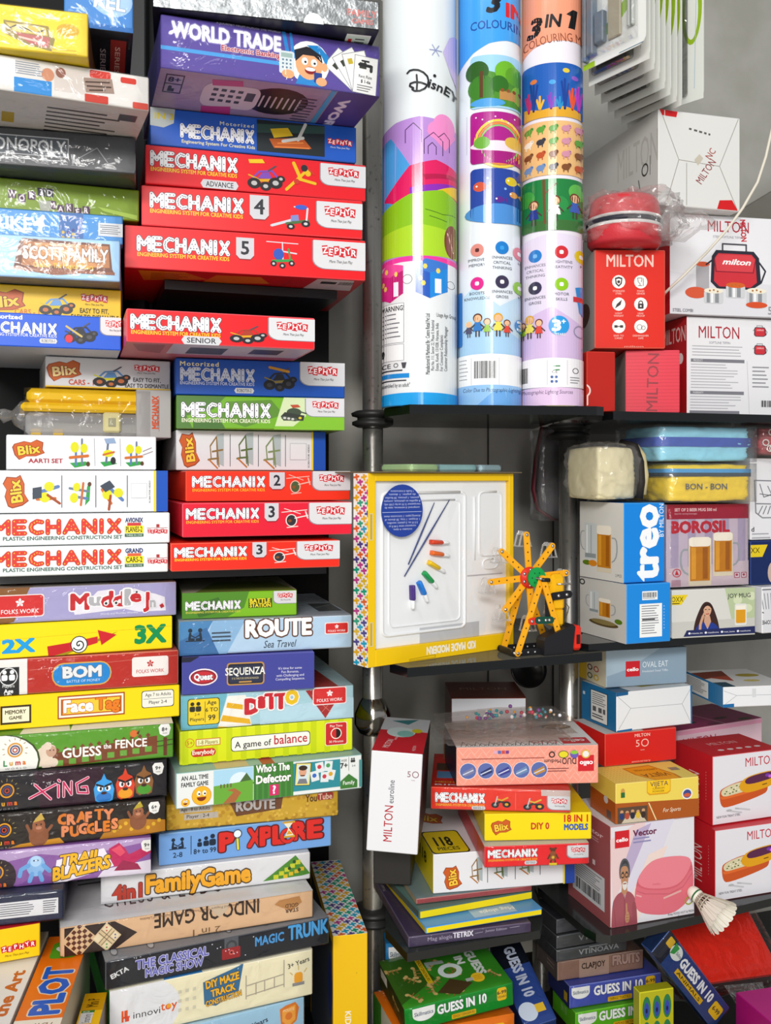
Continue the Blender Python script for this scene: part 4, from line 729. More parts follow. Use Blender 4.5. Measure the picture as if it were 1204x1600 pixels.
bx('B10','toy_box','orange red construction set box with grey green helicopter, highest of three alike','#e8341c',mech(299,8,112,17)+numplate(417,2,24,26,'2')+heli(444,4,38,34,'#e0b8a8','#4a5a34')+zpanel(486,0,61,30),fm={'edge':'#ee5a40'})
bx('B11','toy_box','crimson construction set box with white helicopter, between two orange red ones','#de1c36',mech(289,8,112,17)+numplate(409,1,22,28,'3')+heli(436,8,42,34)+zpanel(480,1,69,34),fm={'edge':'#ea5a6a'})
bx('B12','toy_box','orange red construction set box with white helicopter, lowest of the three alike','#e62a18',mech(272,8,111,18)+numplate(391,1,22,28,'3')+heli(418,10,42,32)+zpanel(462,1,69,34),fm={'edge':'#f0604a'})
bx('B13','toy_box','small bright green construction set box lying on the sea game','#7cba1e',
   P([(284,0),(388,0),(380,26),(350,42),(284,42)],'#4f8a24')+P([(300,20),(340,8),(350,30),(310,40)],'#3c6e22')+mx(289,14,86,14)+T(290,30,3,ESC,'#f0e05a',w=84,b=.02)+R(387,12,37,15,'#3a4a14')+T(389,12.5,6.5,'BATTLE','#f0dc2a',w=32,b=.06)+T(389,20,6,'STATION','#f0dc2a',w=33,b=.06)+zpanel(427,1,36,20),top=(180,60,R(0,0,180,60,'#c9c4ac')+P([(20,60),(60,20),(160,20),(180,60)],'#8a9a4a')))
bx('B14','game_box','pale blue sea travel board game box with white bubble title','#b4cfe6',
   P([(279,0),(330,0),(300,54),(279,54)],'#4a86b8')+P([(330,0),(380,0),(350,54),(310,54)],'#8ab4d8')+P([(279,30),(320,10),(340,54),(279,54)],'#3a6ea4')+player(303,24,1.25,'#1a2a3a')+para(328,18,32,3,6,'#3a4a5a',2.6)+
   T(381,3,24,'ROUTE','#f7f7f4',w=102,b=.09,o=.17,oc='#5a3420')+T(408,35,11,'Sea Travel','#2a3a4a',w=52,sh=.3,b=0)+folks(507,12,36,16),top=(275,90,R(0,0,275,90,'#c4d4e2')+R(232,44,40,30,'#5a6064')+L([(236,60),(268,50)],2,'#8a9094')),wrap=.5,fm={'edge':'#d9e4ee'})
bx('B15','game_box','indigo strategy game box with bronze framed title','#3f4394',
   E(316,32,22,13,'#f0e0e4')+E(316,32,20,11,'#8a1a2a')+E(316,32,17,8.5,'#c02a34')+T(316,27,9,'Quest','#f4f4f4',w=28,b=.07,cx=True,o=.12,oc='#1a1a40')+Part('title_frame',R(352,12,59,35,'#b88a4a',5)+R(354,14,55,31,'#1e2438',4)+R(356,17,51,26,'#2a3046',3)+T(381,20,11,'SEQUENZA','#eceadf',w=62,b=.03,cx=True)+T(381,35,3,'IT IS TIME FOR SOME BONANZA','#c8b88a',w=42,cx=True)+L([(372,42),(390,42)],2.4,'#b88a4a'),'bronze framed dark title plate')
   +sum([T(452,22+i*5.6,3.6,s,'#e4e4f0',b=.03,cx=True) for i,s in enumerate(("It's time for some","Fun Bonanza,","with Challenging and","Compelling Sequence."))],[])+P([(283,0),(310,0),(296,8),(283,8)],'#1a1a30'),fm={'edge':'#5a5ea8'})
bx('B16','game_box','pale aqua picture game box with yellow stripes and red diamond corner','#a9d0da',
   P([(282,0),(352,0),(336,56),(282,56)],'#6fb4c4')+P([(352,4),(380,4),(390,56),(336,56)],'#f0eee6')+P([(352,14),(380,20),(382,28),(350,22)],'#e4b01a')+P([(345,33),(386,42),(388,50),(341,42)],'#e4b01a')+P([(338,50),(370,54),(372,58),(336,58)],'#e4b01a')+P([(402,30),(540,18),(552,20),(552,52),(402,56)],'#b8d8e4')
   +P([(474,4),(540,-2),(506,50)],'#a82a2a')+Ls([[(490,26),(520,20)],[(484,12),(514,40)],[(528,10),(500,40)]],.8,'#d87a6a')+R(292,5,48,41,'#2a3a1a',4)+R(293,6,46,39,'#f0d01e',4)+ppl(299,10,15,2,'#2a2a1a',.6)+T(306,27,4,'2-4','#2a2a1a',cx=True)+T(306,34,5,'Players','#2a2a1a',w=21,cx=True)+L([(318,10),(318,42)],.8,'#5a5a1a')+T(328,9,6,'Age','#2a2a1a',b=.02,cx=True)+T(328,20,6,'6 TO','#2a2a1a',cx=True)+T(328,31,8,'99','#2a2a1a',b=.02,cx=True)
   +sum([T((380,402,411,426,443)[i],(8,4,2,3,-1)[i]+4,(21,17,21,21,19)[i],ch,c,w=(19,5,17,17,18)[i],b=.13,o=.22,oc='#f2ece8') for i,(ch,c) in enumerate((('D','#c8202e'),('i','#c8202e'),('T','#c8202e'),('T','#c8202e'),('O','#e8c01a')))],[])+folks(487,2,52,25),top=(275,90,R(0,0,275,90,'#b4d0d6')+R(200,50,40,30,'#e8c81e')+R(206,56,28,6,'#3a3a1a')+P([(200,90),(240,20),(250,90)],'#a83a34')),wrap=.4,fm={'edge':'#bcdce2'})
bx('B17','game_box','lime yellow balancing game box with dotted white title strip','#d6e01a',
   rects([(284+i*22,0,9,52) for i in range(12)],'#c4d212')+ring(295,18,6.5,1,'#d8702a')+T(295,15,6,'5+','#c86a2a',cx=True)+R(304,13,37,11,'#c83a2a')+R(305,14,35,9,'#e9ecb0')+T(308,15.5,6,'1-8 Players','#8a6a2a',w=29)+R(297,28,37,12,'#c8341e',6)+T(299,30,6.5,'Everybody','#f2e8d8',w=33,b=.05)+Part('title_strip',R(357,14,124,23,'#4a4a4a',5)+R(358,15,122,21,'#eef0e6',5)+T(363,22,9.5,'A game of','#3a3436',w=56,b=.02)+T(424,17,14,'balance','#c02a3a',w=52,b=.02))+R(505,4,36,37,'#f0e8d0',3)+R(506,5,34,35,'#c8282a',3)+T(523,8,3.6,'Play Time','#f2f2e8',cx=True,b=.03)+D(523,22,9,'#f2ead8')+D(523,22,7.6,'#c8282a')+P([(523,14.5),(527,15.5),(530,19),(530.5,22),(530,25),(527,28.5),(523,29.5)],'#1a1a1a')+T(523,33,3.6,'30 Minutes','#f2f2e8',cx=True,b=.03),fm={'edge':'#dfe84a'})
def smiley(x,y,r): return D(x,y,r*1.05,'#c8861a',22)+D(x,y,r,'#f4b428',22)+E(x-r*.3,y-r*.25,r*.2,r*.28,'#ffffff')+E(x+r*.3,y-r*.25,r*.2,r*.28,'#ffffff')+D(x-r*.25,y-r*.2,r*.11,'#222222')+D(x+r*.35,y-r*.2,r*.11,'#222222')+E(x,y+r*.15,r*.5,r*.45,'#7a2a12',12,0,180)
bx('B18','game_box','white family card game box with a smiling face and country lane','#e6e9e6',
   T(282,6,6.5,'AN ALL TIME','#26262a',w=40,b=.04)+T(282,16,6.5,'FAMILY GAME','#26262a',w=40,b=.04)+smiley(312,38,14)+smiley(288,46,6)+
   Part('lane_picture',R(330,2,60,52,'#a9d4ea')+E(370,22,16,14,'#dcecf4')+P([(366,28),(380,10),(392,28)],'#4a6a3a')+P([(330,26),(390,22),(390,54),(330,54)],'#6aa83a')+P([(344,54),(360,38),(350,34),(362,32),(372,40),(362,54)],'#a8683a')+rects([(340+i*5,24,2,6) for i in range(4)],'#6a5a3a'),'picture of a country lane')+
   Part('title_panel',R(391,-2,62,56,'#3f7a34')+rects([(395+i*9,-2,3,56) for i in range(7)],'#4a8a3c')+T(395,1,11,"Who's The",'#f4f4ee',w=52,b=.07,o=.12,oc='#24481e')+T(395,17,12,'Defector','#f4f4ee',w=54,b=.07,o=.12,oc='#24481e')+R(416,33,14,17,'#d82a6a')+T(423,35,12,'?','#f6f6f6',b=.06,cx=True))+
   R(453,4,76,44,'#2f8a96')+tr(R(-12,-18,25,36,'#3a3a3a')+R(-11,-17,23,34,'#e9d870')+R(-9,-15,19,30,'#cfe0e4')+E(0,-4,6,8,'#d8a080')+E(0,-10,7,4,'#3a2a1e')+L([(-3,2),(3,2)],1.6,'#2a1e14')+P([(-8,15),(-5,7),(6,7),(9,15)],'#7a7a80'),468,22,1,4)+sum([tr(R(-6,-8,13,16,'#dfe4e4')+D(0,-1,3.4,c),495+dx,dy,1,a) for dx,dy,a,c in((0,14,-8,'#c83a4a'),(14,13,6,'#4a9a5a'),(-8,27,-10,'#3a6ac0'),(8,30,4,'#c83a4a'),(18,27,14,'#d8a02a'))],[])+L([(543,2),(543,24)],.6,'#6a6a6a')+T(535,5,3.4,'AGE','#333333',cx=True)+T(535,11,8,'7+','#222222',cx=True,b=.04)+ppl(548,4,7,2,'#3a3a3a',.5)+T(551,15,3,'2-6','#333333',cx=True)+P([(529,40),(543,29),(557,40),(557,52),(529,52)],'#3f7a34')+T(543,40,6,'Family','#f2f2ee',w=19,cx=True)+R(560,8,5,44,'#4a8a8a'),
   top=(290,60,R(0,0,290,60,'#8fb0aa')+R(60,30,50,30,'#c8b08a')+R(130,20,20,40,'#a83a3a')),fm={'edge':'#9ac0ba'})
def gold(x0,x1,h,n=60):
    rg=random.Random(5); return dots([(rg.uniform(x0,x1),rg.uniform(0,h)) for _ in range(n)],3.2,'#b88a1c')+dots([(rg.uniform(x0,x1),rg.uniform(0,h)) for _ in range(n)],2.4,'#d8b040')
bx('B19','game_box','golden sand coloured board game box under the white card game','#c8a02a',gold(262,526,38)+R(279,5,50,9,'#b9b0a4')+T(281,6.5,5,'Age : 8 to Adults','#2a2420',w=44)+R(286,16,52,9,'#b9b0a4')+T(290,17.5,5,'Player : 2-4','#2a2420',w=34)+P([(352,-4),(440,-4),(436,20),(366,26)],'#6a3e1e')+T(366,4,14,'ROUTE','#b4aca8',w=60,b=.08,o=.14,oc='#2a1a10')+T(475,2,11,'You','#4a2018',w=18,b=.03)+R(494,0,26,12,'#9a2a20',4)+T(496,2,9,'Tube','#e0c0a8',w=22,b=.03),fm={},wrap=.4)
bx('B20','game_box','cornflower blue discovery game box with red jigsaw letters','#6f9ed8',
   player(276,20,1.1,'#16263a')+T(276,31,7.5,'2-8','#16263a',b=.02,cx=True)+L([(296,8),(296,36)],1,'#16263a')+ppl(309,8,18,3,'#16263a',.55)+T(300,29,7.5,'8+ to 99','#16263a',w=34,b=.03)
   +sum([T((341,384,404,424,456,480)[i],(10,8,8,8,5,5)[i],26,ch,'#d42a24',w=(19,20,18,17,20,20)[i],b=.1,o=.17,oc='#5a1a1a') for i,ch in enumerate('PXPLRE')],[])+L([(367,20),(368,36)],5,'#5a1a1a')+L([(367,20),(368,36)],3.2,'#d8d83a')+D(367,12,7,'#3a3a3a')+D(367,12,5.6,'#e4eef4')+ring(446,24,9.5,7,'#5a1a1a')+ring(446,24,9.5,5,'#d42a24')+P([(440,4),(456,2),(448,12),(456,24),(442,24),(447,13)],'#e8e0c4')+rects([(438,1,20,3),(440,24,18,3)],'#c89a2a')+P([(444,22),(454,22),(448,15)],'#d8962a'),fm={'edge':'#8ab4e0'})
bx('B21','game_box','white four in one family game box with snakes board corner','#dcdcde',
   T(176,18,22,'4in1','#b8341e',w=42,b=.08,o=.12,oc='#5a1a10')+T(226,8,26,'FamilyGame','#eeaa1e',w=160,b=.08,o=.15,oc='#4a3420')+P([(407,38),(460,2),(484,34),(470,36)],'#4a8a2a')+rects([(424+i*9,30-i*5,8,7) for i in range(5)],'#c8cc2a')+rects([(440+i*9,31-i*3,7,6) for i in range(4)],'#d8b81e')+dots([(450,22),(466,26),(458,12)],3,'#1e4a1e')+Part('tape_label',R(152,40,80,7,'#cfcfd2')),fm={'edge':'#e9e9ea'},wrap=.3)
bx('B22','game_box','tan wooden chess and ludo game box standing upside down','#dcb48c',
   P([(96,4),(300,4),(300,46),(96,46)],'#dcb48c')+P([(98,2),(172,2),(206,24),(170,46),(98,46)],'#2e1c18')
   +tr(R(-2,-2,46,46,'#d8b88c')+rects([(i*7,j*7,7,7) for i in range(6) for j in range(6) if (i+j)%2],'#5a2a1a'),96,22,.8,-45)+tr(R(-18,-18,36,36,'#dcc49a')+rects([(-16,-16,11,11),(5,-16,11,11),(-16,5,11,11),(5,5,11,11)],'#e8d8b4')+Ls([[(-3,-16),(-3,16)],[(3,-16),(3,16)],[(-16,-3),(16,-3)],[(-16,3),(16,3)]],1.1,'#5a4a34')+dots([(-12,-12),(-8,-8)],1.6,'#c84a3a')+dots([(9,-12),(13,-8)],1.6,'#4a4aa0')+dots([(9,9),(13,13)],1.6,'#4a9a3a'),160,24,.86,45)
   +T(398,22,22,'INDOOR GAME','#2e1c14',w=166,rot=180,b=.03)+T(336,44,10,'2 in 1','#7a5a3a',w=44,rot=180,b=0)+T(400,7,4,'Sharpen Your Lines And Prepare Your Thoughts For The Challenge of Lifetime','#6a4a34',w=190,rot=180,b=0)+P([(424,14),(432,8),(466,6),(470,16),(452,28)],'#b8824a')+T(464,22,6,'GOLD','#4a2a1a',w=22,rot=180,b=.03)+T(464,30,6,'STAR','#4a2a1a',w=22,rot=180,b=.03)+Part('loose_tape',P([(316,-1),(350,-1),(346,12),(334,20),(326,14)],'#c9b49a'),'brown torn tape'),
   top=(395,150,R(0,0,395,150,'#dedede')+T(66,104,24,'CHESS & LUDO','#4a3230',w=190,b=.0,sp=1.2)+para(30,70,90,2,8,'#6a6a6a')+E(300,70,24,22,'#8a2a2a')+P([(300,60),(395,40),(395,110),(340,100)],'#8a6a3a')+P([(320,64),(395,50),(395,90)],'#c8a468')),fm={'top':'#dedede','edge':'#c9a47c','left':'#cfcfd0','right':'#c8a07a'},wrap=.3)
def rivets(): return sum([D(x,9+dy,6,'#5a5c60')+D(x,9+dy,4.4,'#b4b6ba') for x,dy in((16,110),(70,110),(190,110),(250,110),(320,110),(344,60))],[])
bx('B23','game_box','black magic set box with red padlock and grey riveted lid','#1a1c24',
   T(171,22,7,'EKTA','#e0e0e0',w=26,b=.06,rot=-20)+T(208,8,13,'THE CLASSICAL','#6a6ab8',w=108,b=.05,o=.12,oc='#d0cfec')+T(222,24,12,'MAGIC SHOW','#6a6ab8',w=86,b=.05,o=.12,oc='#d0cfec')+Part('padlock_picture',R(341,-2,22,26,'#55585e',2)+ring(352,14,7,3.4,'#3a3c40')+R(337,17,29,18,'#9a1a20',2)+D(352,25,4,'#d8605a')+D(352,25,2,'#3a1014'),'red padlock on a grey hasp')+dots([(322+i*13%70,6+i*7%34) for i in range(9)],1,'#e9e9f4')+T(390,9,14,'MAGIC','#4a9ad8',w=46,b=.05,o=.1,oc='#12304a')+T(444,2,22,'TRUNK','#4aa0dc',w=66,b=.07,o=.12,oc='#12304a'),
   top=(350,130,R(0,0,350,130,'#85878c')+rivets()),fm={'top':'#85878c','left':'#1a1c24','edge':'#5a5c62'},wrap=.4)
bx('B24','toy_box','cream maze building box with fence drawing and orange siren','#ebe3c0',
   E(190,40,86,56,'#e2e2e4')+tr(R(0,0,3,17,'#e0561e')+R(4,0,5,9,'#e0561e')+R(0,9,12,3,'#e0561e')+R(5,9,6,8,'#d8401e'),188,33,1)+T(205,38,10,'innovi','#3a3a3a',w=40,b=0)+T(246,33,12,'toy','#d85a1e',w=24,b=.03)+D(258,40,3.4,'#e8a01e')+rects([(272+i*11,20+j*14,5,5) for i in range(3) for j in range(3)],'#cfcab4')
   +Part('title_banner',P([(310,16),(366,2),(374,-2),(366,40),(330,56),(312,50)],'#2f6a94')+T(314,16,11,'DIY MAZE','#eeb42a',w=52,b=.08,o=.14,oc='#3a2414',rot=-6)+T(322,31,10,'TRACK','#eeb42a',w=38,b=.08,o=.14,oc='#3a2414',rot=-6)+T(314,46,8,'CONSTRUCTION','#eeb42a',w=56,b=.06,o=.12,oc='#3a2414',rot=-6))+Ls([[(378,20),(378,56)],[(440,8),(440,50)],[(378,36),(440,30)],[(378,52),(440,46)],[(394,36),(394,52)],[(408,34),(408,50)],[(424,32),(424,48)]],1.6,'#a9a090')+T(446,16,7.5,'3+ Years','#3a3a3a',w=36,b=.02,rot=-10)+R(457,32,14,18,'#e8a01e',5)+R(454,48,20,5,'#8a8a8a')+Ls([[(450,30),(454,34)],[(478,28),(474,33)],[(464,22),(464,28)]],1.2,'#c8a84a'),
   top=(320,150,R(0,0,320,150,'#e9e4cc')+R(200,96,90,40,'#e4e4e6')+T(286,126,9,'innovitoy','#4a3a3a',w=60,rot=180)+R(274,104,12,16,'#e0561e')+E(110,150,30,14,'#3a86c8')),fm={'top':'#eae4cc','left':'#3a9a3a','edge':'#f2ecd4'},wrap=.3)
bx('B25','toy_box','light blue maze building box at the foot of the second stack','#9cc4dc',Part('title_banner',P([(300,38),(352,22),(346,60),(300,66)],'#2f6a94')+T(302,42,11,'DIY MAZE','#eeb42a',w=46,b=.08,o=.14,oc='#3a2414',rot=-6))+T(374,24,8,'3+ Years','#24344a',w=40,b=.03,rot=-12)+D(396,36,9,'#24344a')+D(396,36,5,'#e9e9f0')+Ls([[(380,36),(384,37)],[(396,22),(396,25)],[(410,34),(413,33)]],1.4,'#24344a')+P([(434,10),(444,6),(460,4),(466,14),(462,34),(448,44),(436,34)],'#d8761e')+P([(438,13),(460,8),(460,32),(448,40),(438,30)],'#eaa03a')+D(449,24,6,'#d8761e')+T(440,12,4,'POLICE','#f4e4c0',w=18),fm={'top':'#b4d4e4'},wrap=.3)
bx('B26','craft_kit_box','yellow ended craft kit box standing upright with coloured cross pattern on top','#eebd0c',T(548,120,9,'KID MADE','#f4ecd0',w=60,rot=90,b=.04)+para(556,60,2,1,5,'#c89a0a'),top=(54,260,R(0,0,54,260,'#e9e8e4')+hound(0,0,54,260,15,5)),left=(260,180,R(0,0,260,180,'#e8b40c')+R(10,10,240,170,'#4a4e58')+E(232,60,22,34,'#2a3a80')),fm={'left':'#e8b40c','edge':'#f0c62a'},c=.0008)
# ---------------------------------------------------------------- pile on the middle shelf below the glass
bx('D1','bottle_carton','tall white carton with red top standing beside the chrome post','#e2e3e6',
   T(605,140,13,'MILTON','#b01e2e',w=56,rot=-90,b=.005)+T(609,80,9,'euroline','#3a3a44',w=36,rot=-90,b=0)+tr(fifty(0,0,1.0,'#8a5a64',''),646,20,1,0),
   top=(80,150,R(0,0,80,150,'#c4c6ca')+P([(14,16),(60,2),(44,30)],'#3a7a80')+R(0,60,80,90,'#cc2430')+E(36,66,24,22,'#cfe0de')+E(44,72,14,14,'#8ac4bc')+D(62,56,9,'#d8c81e')+T(14,134,10,'MILTON','#f0e0e0',w=34,rot=-82,b=0)+T(27,100,5,'euroline','#f0e0e0',w=14,rot=-82,b=0)+T(62,140,5,'MILTON','#e9c8c8',w=20,rot=-90)),left=(150,160,R(40,0,60,160,'#c9a878')),right=(150,160,R(0,0,150,160,'#4a3434')),fm={'edge':'#f0f0f2'})
bx('D2','bottle_carton','brown topped white carton at the back below the middle glass shelf','#d3d8de',Part('picture_panel',E(740,70,30,8,'#7a9ab0')+E(790,66,12,10,'#9ab0c0')),
   top=(118,160,R(0,0,118,160,'#6a2a1e')+T(58,60,22,'MILTON','#b48a7c',w=76,b=0,cx=True)+para(30,128,60,1,5,'#8a5a4a')),fm={'left':'#6a2a1e','edge':'#7a3a2a'})
bx('D3','shop_carton','plain dark carton lying behind the tall white carton at the chrome post','#2a2826',fm={'top':'#343230'})
def phot(x,y,r,c): return D(x,y,r*1.06,'#f2e4e0')+D(x,y,r,'#5a6aa8')+P([(x-r*.7,y+r*.2),(x+r*.6,y-r*.5),(x+r*.8,y+r*.2),(x-r*.4,y+r*.7)],c)+L([(x-r*.6,y+r*.45),(x+r*.6,y-r*.1)],r*.14,'#c9d0e4')
def zig(x0,x1,y0,y1,c):
    rg=random.Random(9); return Ls([[(x+dx,y) ,(x+8+dx,y+10),(x+16+dx,y)] for x in range(int(x0),int(x1),18) for k,y in enumerate(range(int(y0),int(y1),6)) for dx in(((k%2)*4),)],.8,c)
bx('D4','lunch_box_carton','salmon pink lunch box carton upside down with a torn open flap','#ee9a86',
   zig(716,930,2,52,'#f4b4a2')+cello(903,16,25,26)[:1]+T(926,33,7,'cello','#ffffff',w=20,b=.05,rot=180)+T(900,30,10,'DUO','#4a2a2c',w=22,rot=180,b=.03)+T(876,28,6,'Medium','#4a2a2c',w=26,rot=180,b=.02)+para(850,36,48,2,4,'#8a4a44')+sum([phot(732+i*27.5,38,12.6,c) for i,c in enumerate(('#7a7a9a','#2a3464','#3a3a8a','#6a8ab0','#b8863a'))],[])+para(722,18,150,1,4,'#a85a50')+sum([R(772+i*6,6,5,5,c) for i,c in enumerate(('#d8a8c0','#5a6ab0','#c84a4a','#7a3a8a'))],[])+T(860,8,3,'FSC','#3a2a2a',w=8)+D(862,14,5,'#3a2a2a')+D(862,14,3,'#ee9a86')+E(880,14,8,6,'#3a5a2a')+E(880,14,7,5,'#e0d02a')+D(897,14,6.6,'#6a5ab0')+E(897,11,6,3,'#8ac43a')+ring(915,14,6,2,'#d8b04a')+D(915,14,5,'#e9e4e0'),
   top=(220,120,R(0,0,220,120,'#e4e2e0')+Ls([[(8+i*7,116),(14+i*7,96+(i%3)*6),(20+i*7,116)] for i in range(22)],1.2,'#3a3432')+R(168,84,44,28,'#c83038')+T(206,104,12,'cello','#f0e0e0',w=32,rot=180,b=.05)+T(160,108,13,'DUO','#c04a50',w=40,rot=180,b=0)+E(180,30,26,12,'#7a5a30')+E(180,29,18,8,'#c8b08a')),left=(120,60,R(0,0,120,60,'#2a2638')+R(0,0,12,60,'#b88a5a')),fm={'edge':'#f4b0a0','left':'#1c1a2a'})
bx('D5','toy_box','red construction set box with two motorcycle pictures, under the salmon carton','#e0301e',
   mech(680,9,78,16)+plate(737,30,22,6,'BIKES-2')+bike(768,10,30,24)+L([(806,6),(806,34)],.6,'#e87a6a')+bike(818,12,32,24,'#d8b03a')+zpanel(856,10,36,22)+R(846,0,46,10,'#c9b4ae'),top=(218,200,R(0,0,218,200,'#c8261a')+R(8,110,60,40,'#5a86b0')+R(6,60,50,44,'#4a3020')+T(6,168,8,'MECHANIX','#e0b030',w=60)+T(6,184,6,'BIKES','#d8d8d8',w=60)),fm={'edge':'#ee6a54'},wrap=.3)
bx('D6','toy_box','yellow building set box with red and blue lettering, above the bear toy box','#efd40c',
   blix(782,22,30,22,-10)+T(829,16,10,'DIY 0','#c03a1e',w=28,b=.06)+T(881,4,11,'18 IN 1','#c82a1e',w=37,b=.05)+T(881,19,9,'MODELS','#2a5ab0',w=37,b=.08),
   top=(170,150,R(0,0,170,150,'#e8cf10')+sum([R(30+i*30,100,22,30,c) for i,c in enumerate(('#3a6ab0','#4a9a3a','#3a3a3a','#8ac43a'))],[])+ring(140,110,12,2,'#c8b008')),fm={'edge':'#f4e03a'})
bx('D7','toy_box','small red construction set box with a brown toy bear picture','#e0141e',
   mech(762,6,78,13)+plate(819,25,20,6,'EASY BUILD')+tr(D(0,-9,4,'#5a2a14')+E(0,0,6,8,'#8a4a1e')+D(-4,-12,2,'#5a2a14')+D(4,-12,2,'#5a2a14')+Ls([[(-5,-2),(-8,4)],[(5,-2),(8,4)],[(-3,7),(-4,13)],[(3,7),(4,13)]],2.6,'#5a2a14')+D(0,2,2.4,'#d8b02a'),864,19,1)+R(858,30,12,4,'#d8c02a')+zpanel(887,3,33,20),top=(165,120,R(0,0,165,120,'#c9c4c0')+R(40,90,90,20,'#8ab07a')),fm={'edge':'#ee5a5e'},wrap=.3)
bx('D8','toy_box','large white building set box with yellow corner, under the small red box','#e4e5e8',
   blix(703,40,36,26,-98)+frame_toy(728,8,26,46)+L([(758,10),(758,52)],.9,'#3a3a44')+frame_toy(766,6,28,44,1)+L([(802,10),(802,50)],.9,'#3a3a44')+frame_toy(806,4,30,42,2)+L([(842,8),(842,46)],.9,'#3a3a44')+R(848,6,22,12,'#c4c6ca')+R(879,0,3,64,'#e4cc1e')+R(882,0,20,64,'#1c3f98'),
   top=(225,130,R(0,0,225,130,'#dfe0e2')+blix(24,30,52,34,20)+R(0,70,60,60,'#2a2a1a',6)+R(2,72,56,56,'#e2cc1a',6)+T(14,88,22,'118','#2a2a1a',w=26,rot=0,b=.06)+T(12,114,8,'PIECES','#3a3a1a',w=34,b=.03)+frame_toy(80,50,50,70,1)),left=(130,75,R(0,0,130,75,'#e2cc1a')+T(70,20,20,'118','#3a3a14',w=30,b=.05)),fm={'left':'#e2cc1a','edge':'#eff0f2'})
bx('D9','book','thin hardback with dusky red spine under the white building set box','#9c4348',[],top=(190,240,R(0,0,190,240,'#7f9498')),left=(240,12,R(0,0,240,12,'#b4a184')),fm={'top':'#7f9498','left':'#a8977c','edge':'#c48a84'},wrap=.3)
bx('D10','book','thin book with bright yellow edge, second from the purple game in the pile','#efd813',[],fm={'top':'#5f7a70','left':'#4a5650','edge':'#4a6a66'},c=.0018)
bx('D11','book','thin sky blue book with yellow edge, directly on the dark purple game','#efd80f',[],top=(190,240,R(0,0,190,240,'#5fa2d8')+R(80,200,70,36,'#a9c8e0')+T(150,228,9,'Mag alogia','#eef4f8',w=56,rot=180,b=.03)),fm={'top':'#5fa2d8','left':'#c8ac10','edge':'#4a9ad6'},c=.0018)
bx('D12','game_box','dark purple puzzle game box at the bottom of the middle pile','#453a56',T(667,4,6,'Mag alogia','#a49cb4',w=38,b=.02)+T(706,2,8,'TETRIX','#e4e0ec',w=31,b=.07)+L([(740,7),(752,6)],.7,'#b4acc4')+T(756,3,4,'Junior Edition','#b4acc4',w=34,b=.02)+L([(795,5),(810,4)],.7,'#b4acc4'),fm={'left':'#5a5060','edge':'#6a5f78'},wrap=.4)
# ---------------------------------------------------------------- bottom shelf, guessing games
def bone(x,y,a,k=1): return tr(L([(-12,0),(12,0)],4,'#b89a5a')+D(-12,-2,3,'#c8ac6a')+D(-12,2,3,'#c8ac6a')+D(12,-2,3,'#c8ac6a')+Ls([[(-8,0),(-10,8)],[(-2,0),(-2,9)],[(4,0),(6,8)]],2,'#8a6a34'),x,y,k,a)
bx('E1','game_box','big green dinosaur guessing game tipped up on the bottom shelf','#138a28',
   skill(643,3,34,22)+guess(681,7,14,76,'DEADLY DINOSAURS','#138a28',774),
   top=(178,120,R(0,0,178,120,'#3f9a2a')+P([(0,0),(90,0),(60,40),(70,70),(0,110)],'#3a6a1e')+sum([bone(14+i*21%96,30+i*31%84,i*47,1.0) for i in range(10)],[])+P([(60,104),(90,80),(120,100),(90,118)],'#4a3a20')+P([(66,30),(96,34),(96,42),(70,39),(74,46),(66,44)],'#a4b0a8')+ring(98,62,15,9,'#dce8e4',13)+T(150,26,14,'GUESS','#d8ded8',rot=90,w=60,b=.09)+T(128,34,12,'IN','#e9efe9',rot=90,w=18,b=.09)+R(54,14,9,66,'#d8b41e')+T(61,20,5,'DEADLY DINOSAURS','#4a3410',rot=90,w=54,b=.02)+D(132,92,11,'#f0c82a')+R(112,89,12,7,'#b8b8b4')+Ls([[(126,88),(138,88)],[(126,92),(138,92)],[(126,96),(138,96)]],1,'#d87a1e')+bone(160,92,60,.8)+P([(164,0),(178,0),(178,26),(160,26)],'#e4e8e6')),left=(120,50,R(0,0,120,50,'#2a3a1e')+R(10,6,30,20,'#e9e9e4')+bone(80,24,20)),fm={'top':'#3f9a2a','left':'#2a3a1e','edge':'#1f9a34'},wrap=.4)
bx('E2','game_box','dark blue guessing game slanting down next to the green dinosaur game','#27407c',skill(824,8,22,16),
   top=(48,150,R(0,0,48,150,'#2a4488')+R(0,0,48,46,'#10141f')+T(34,10,15,'GUESS IN 10','#b8c0d4',rot=90,w=92,b=.08)+E(14,126,14,16,'#c4d0e0')+R(26,118,14,14,'#d8b030')),fm={'top':'#2a4488','left':'#27407c','edge':'#4a64a8'},wrap=.7)
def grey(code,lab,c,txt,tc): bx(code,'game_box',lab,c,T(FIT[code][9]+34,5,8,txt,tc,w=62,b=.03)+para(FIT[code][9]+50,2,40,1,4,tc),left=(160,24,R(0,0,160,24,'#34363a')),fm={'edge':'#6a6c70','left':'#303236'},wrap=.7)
grey('F1','dark grey wrapped game box, topmost in the stack under the lunch box shelf','#46474f','CLAPJOY','#8a8c98')
grey('F2','dark grey wrapped game box, second down in the stack under the lunch box shelf','#4a4c4e','VTINOQV','#9a9c9e')
grey('F3','dark grey wrapped game box, directly on the brown fruit game','#4c4e50','VTINOAVA','#a4a6a8')
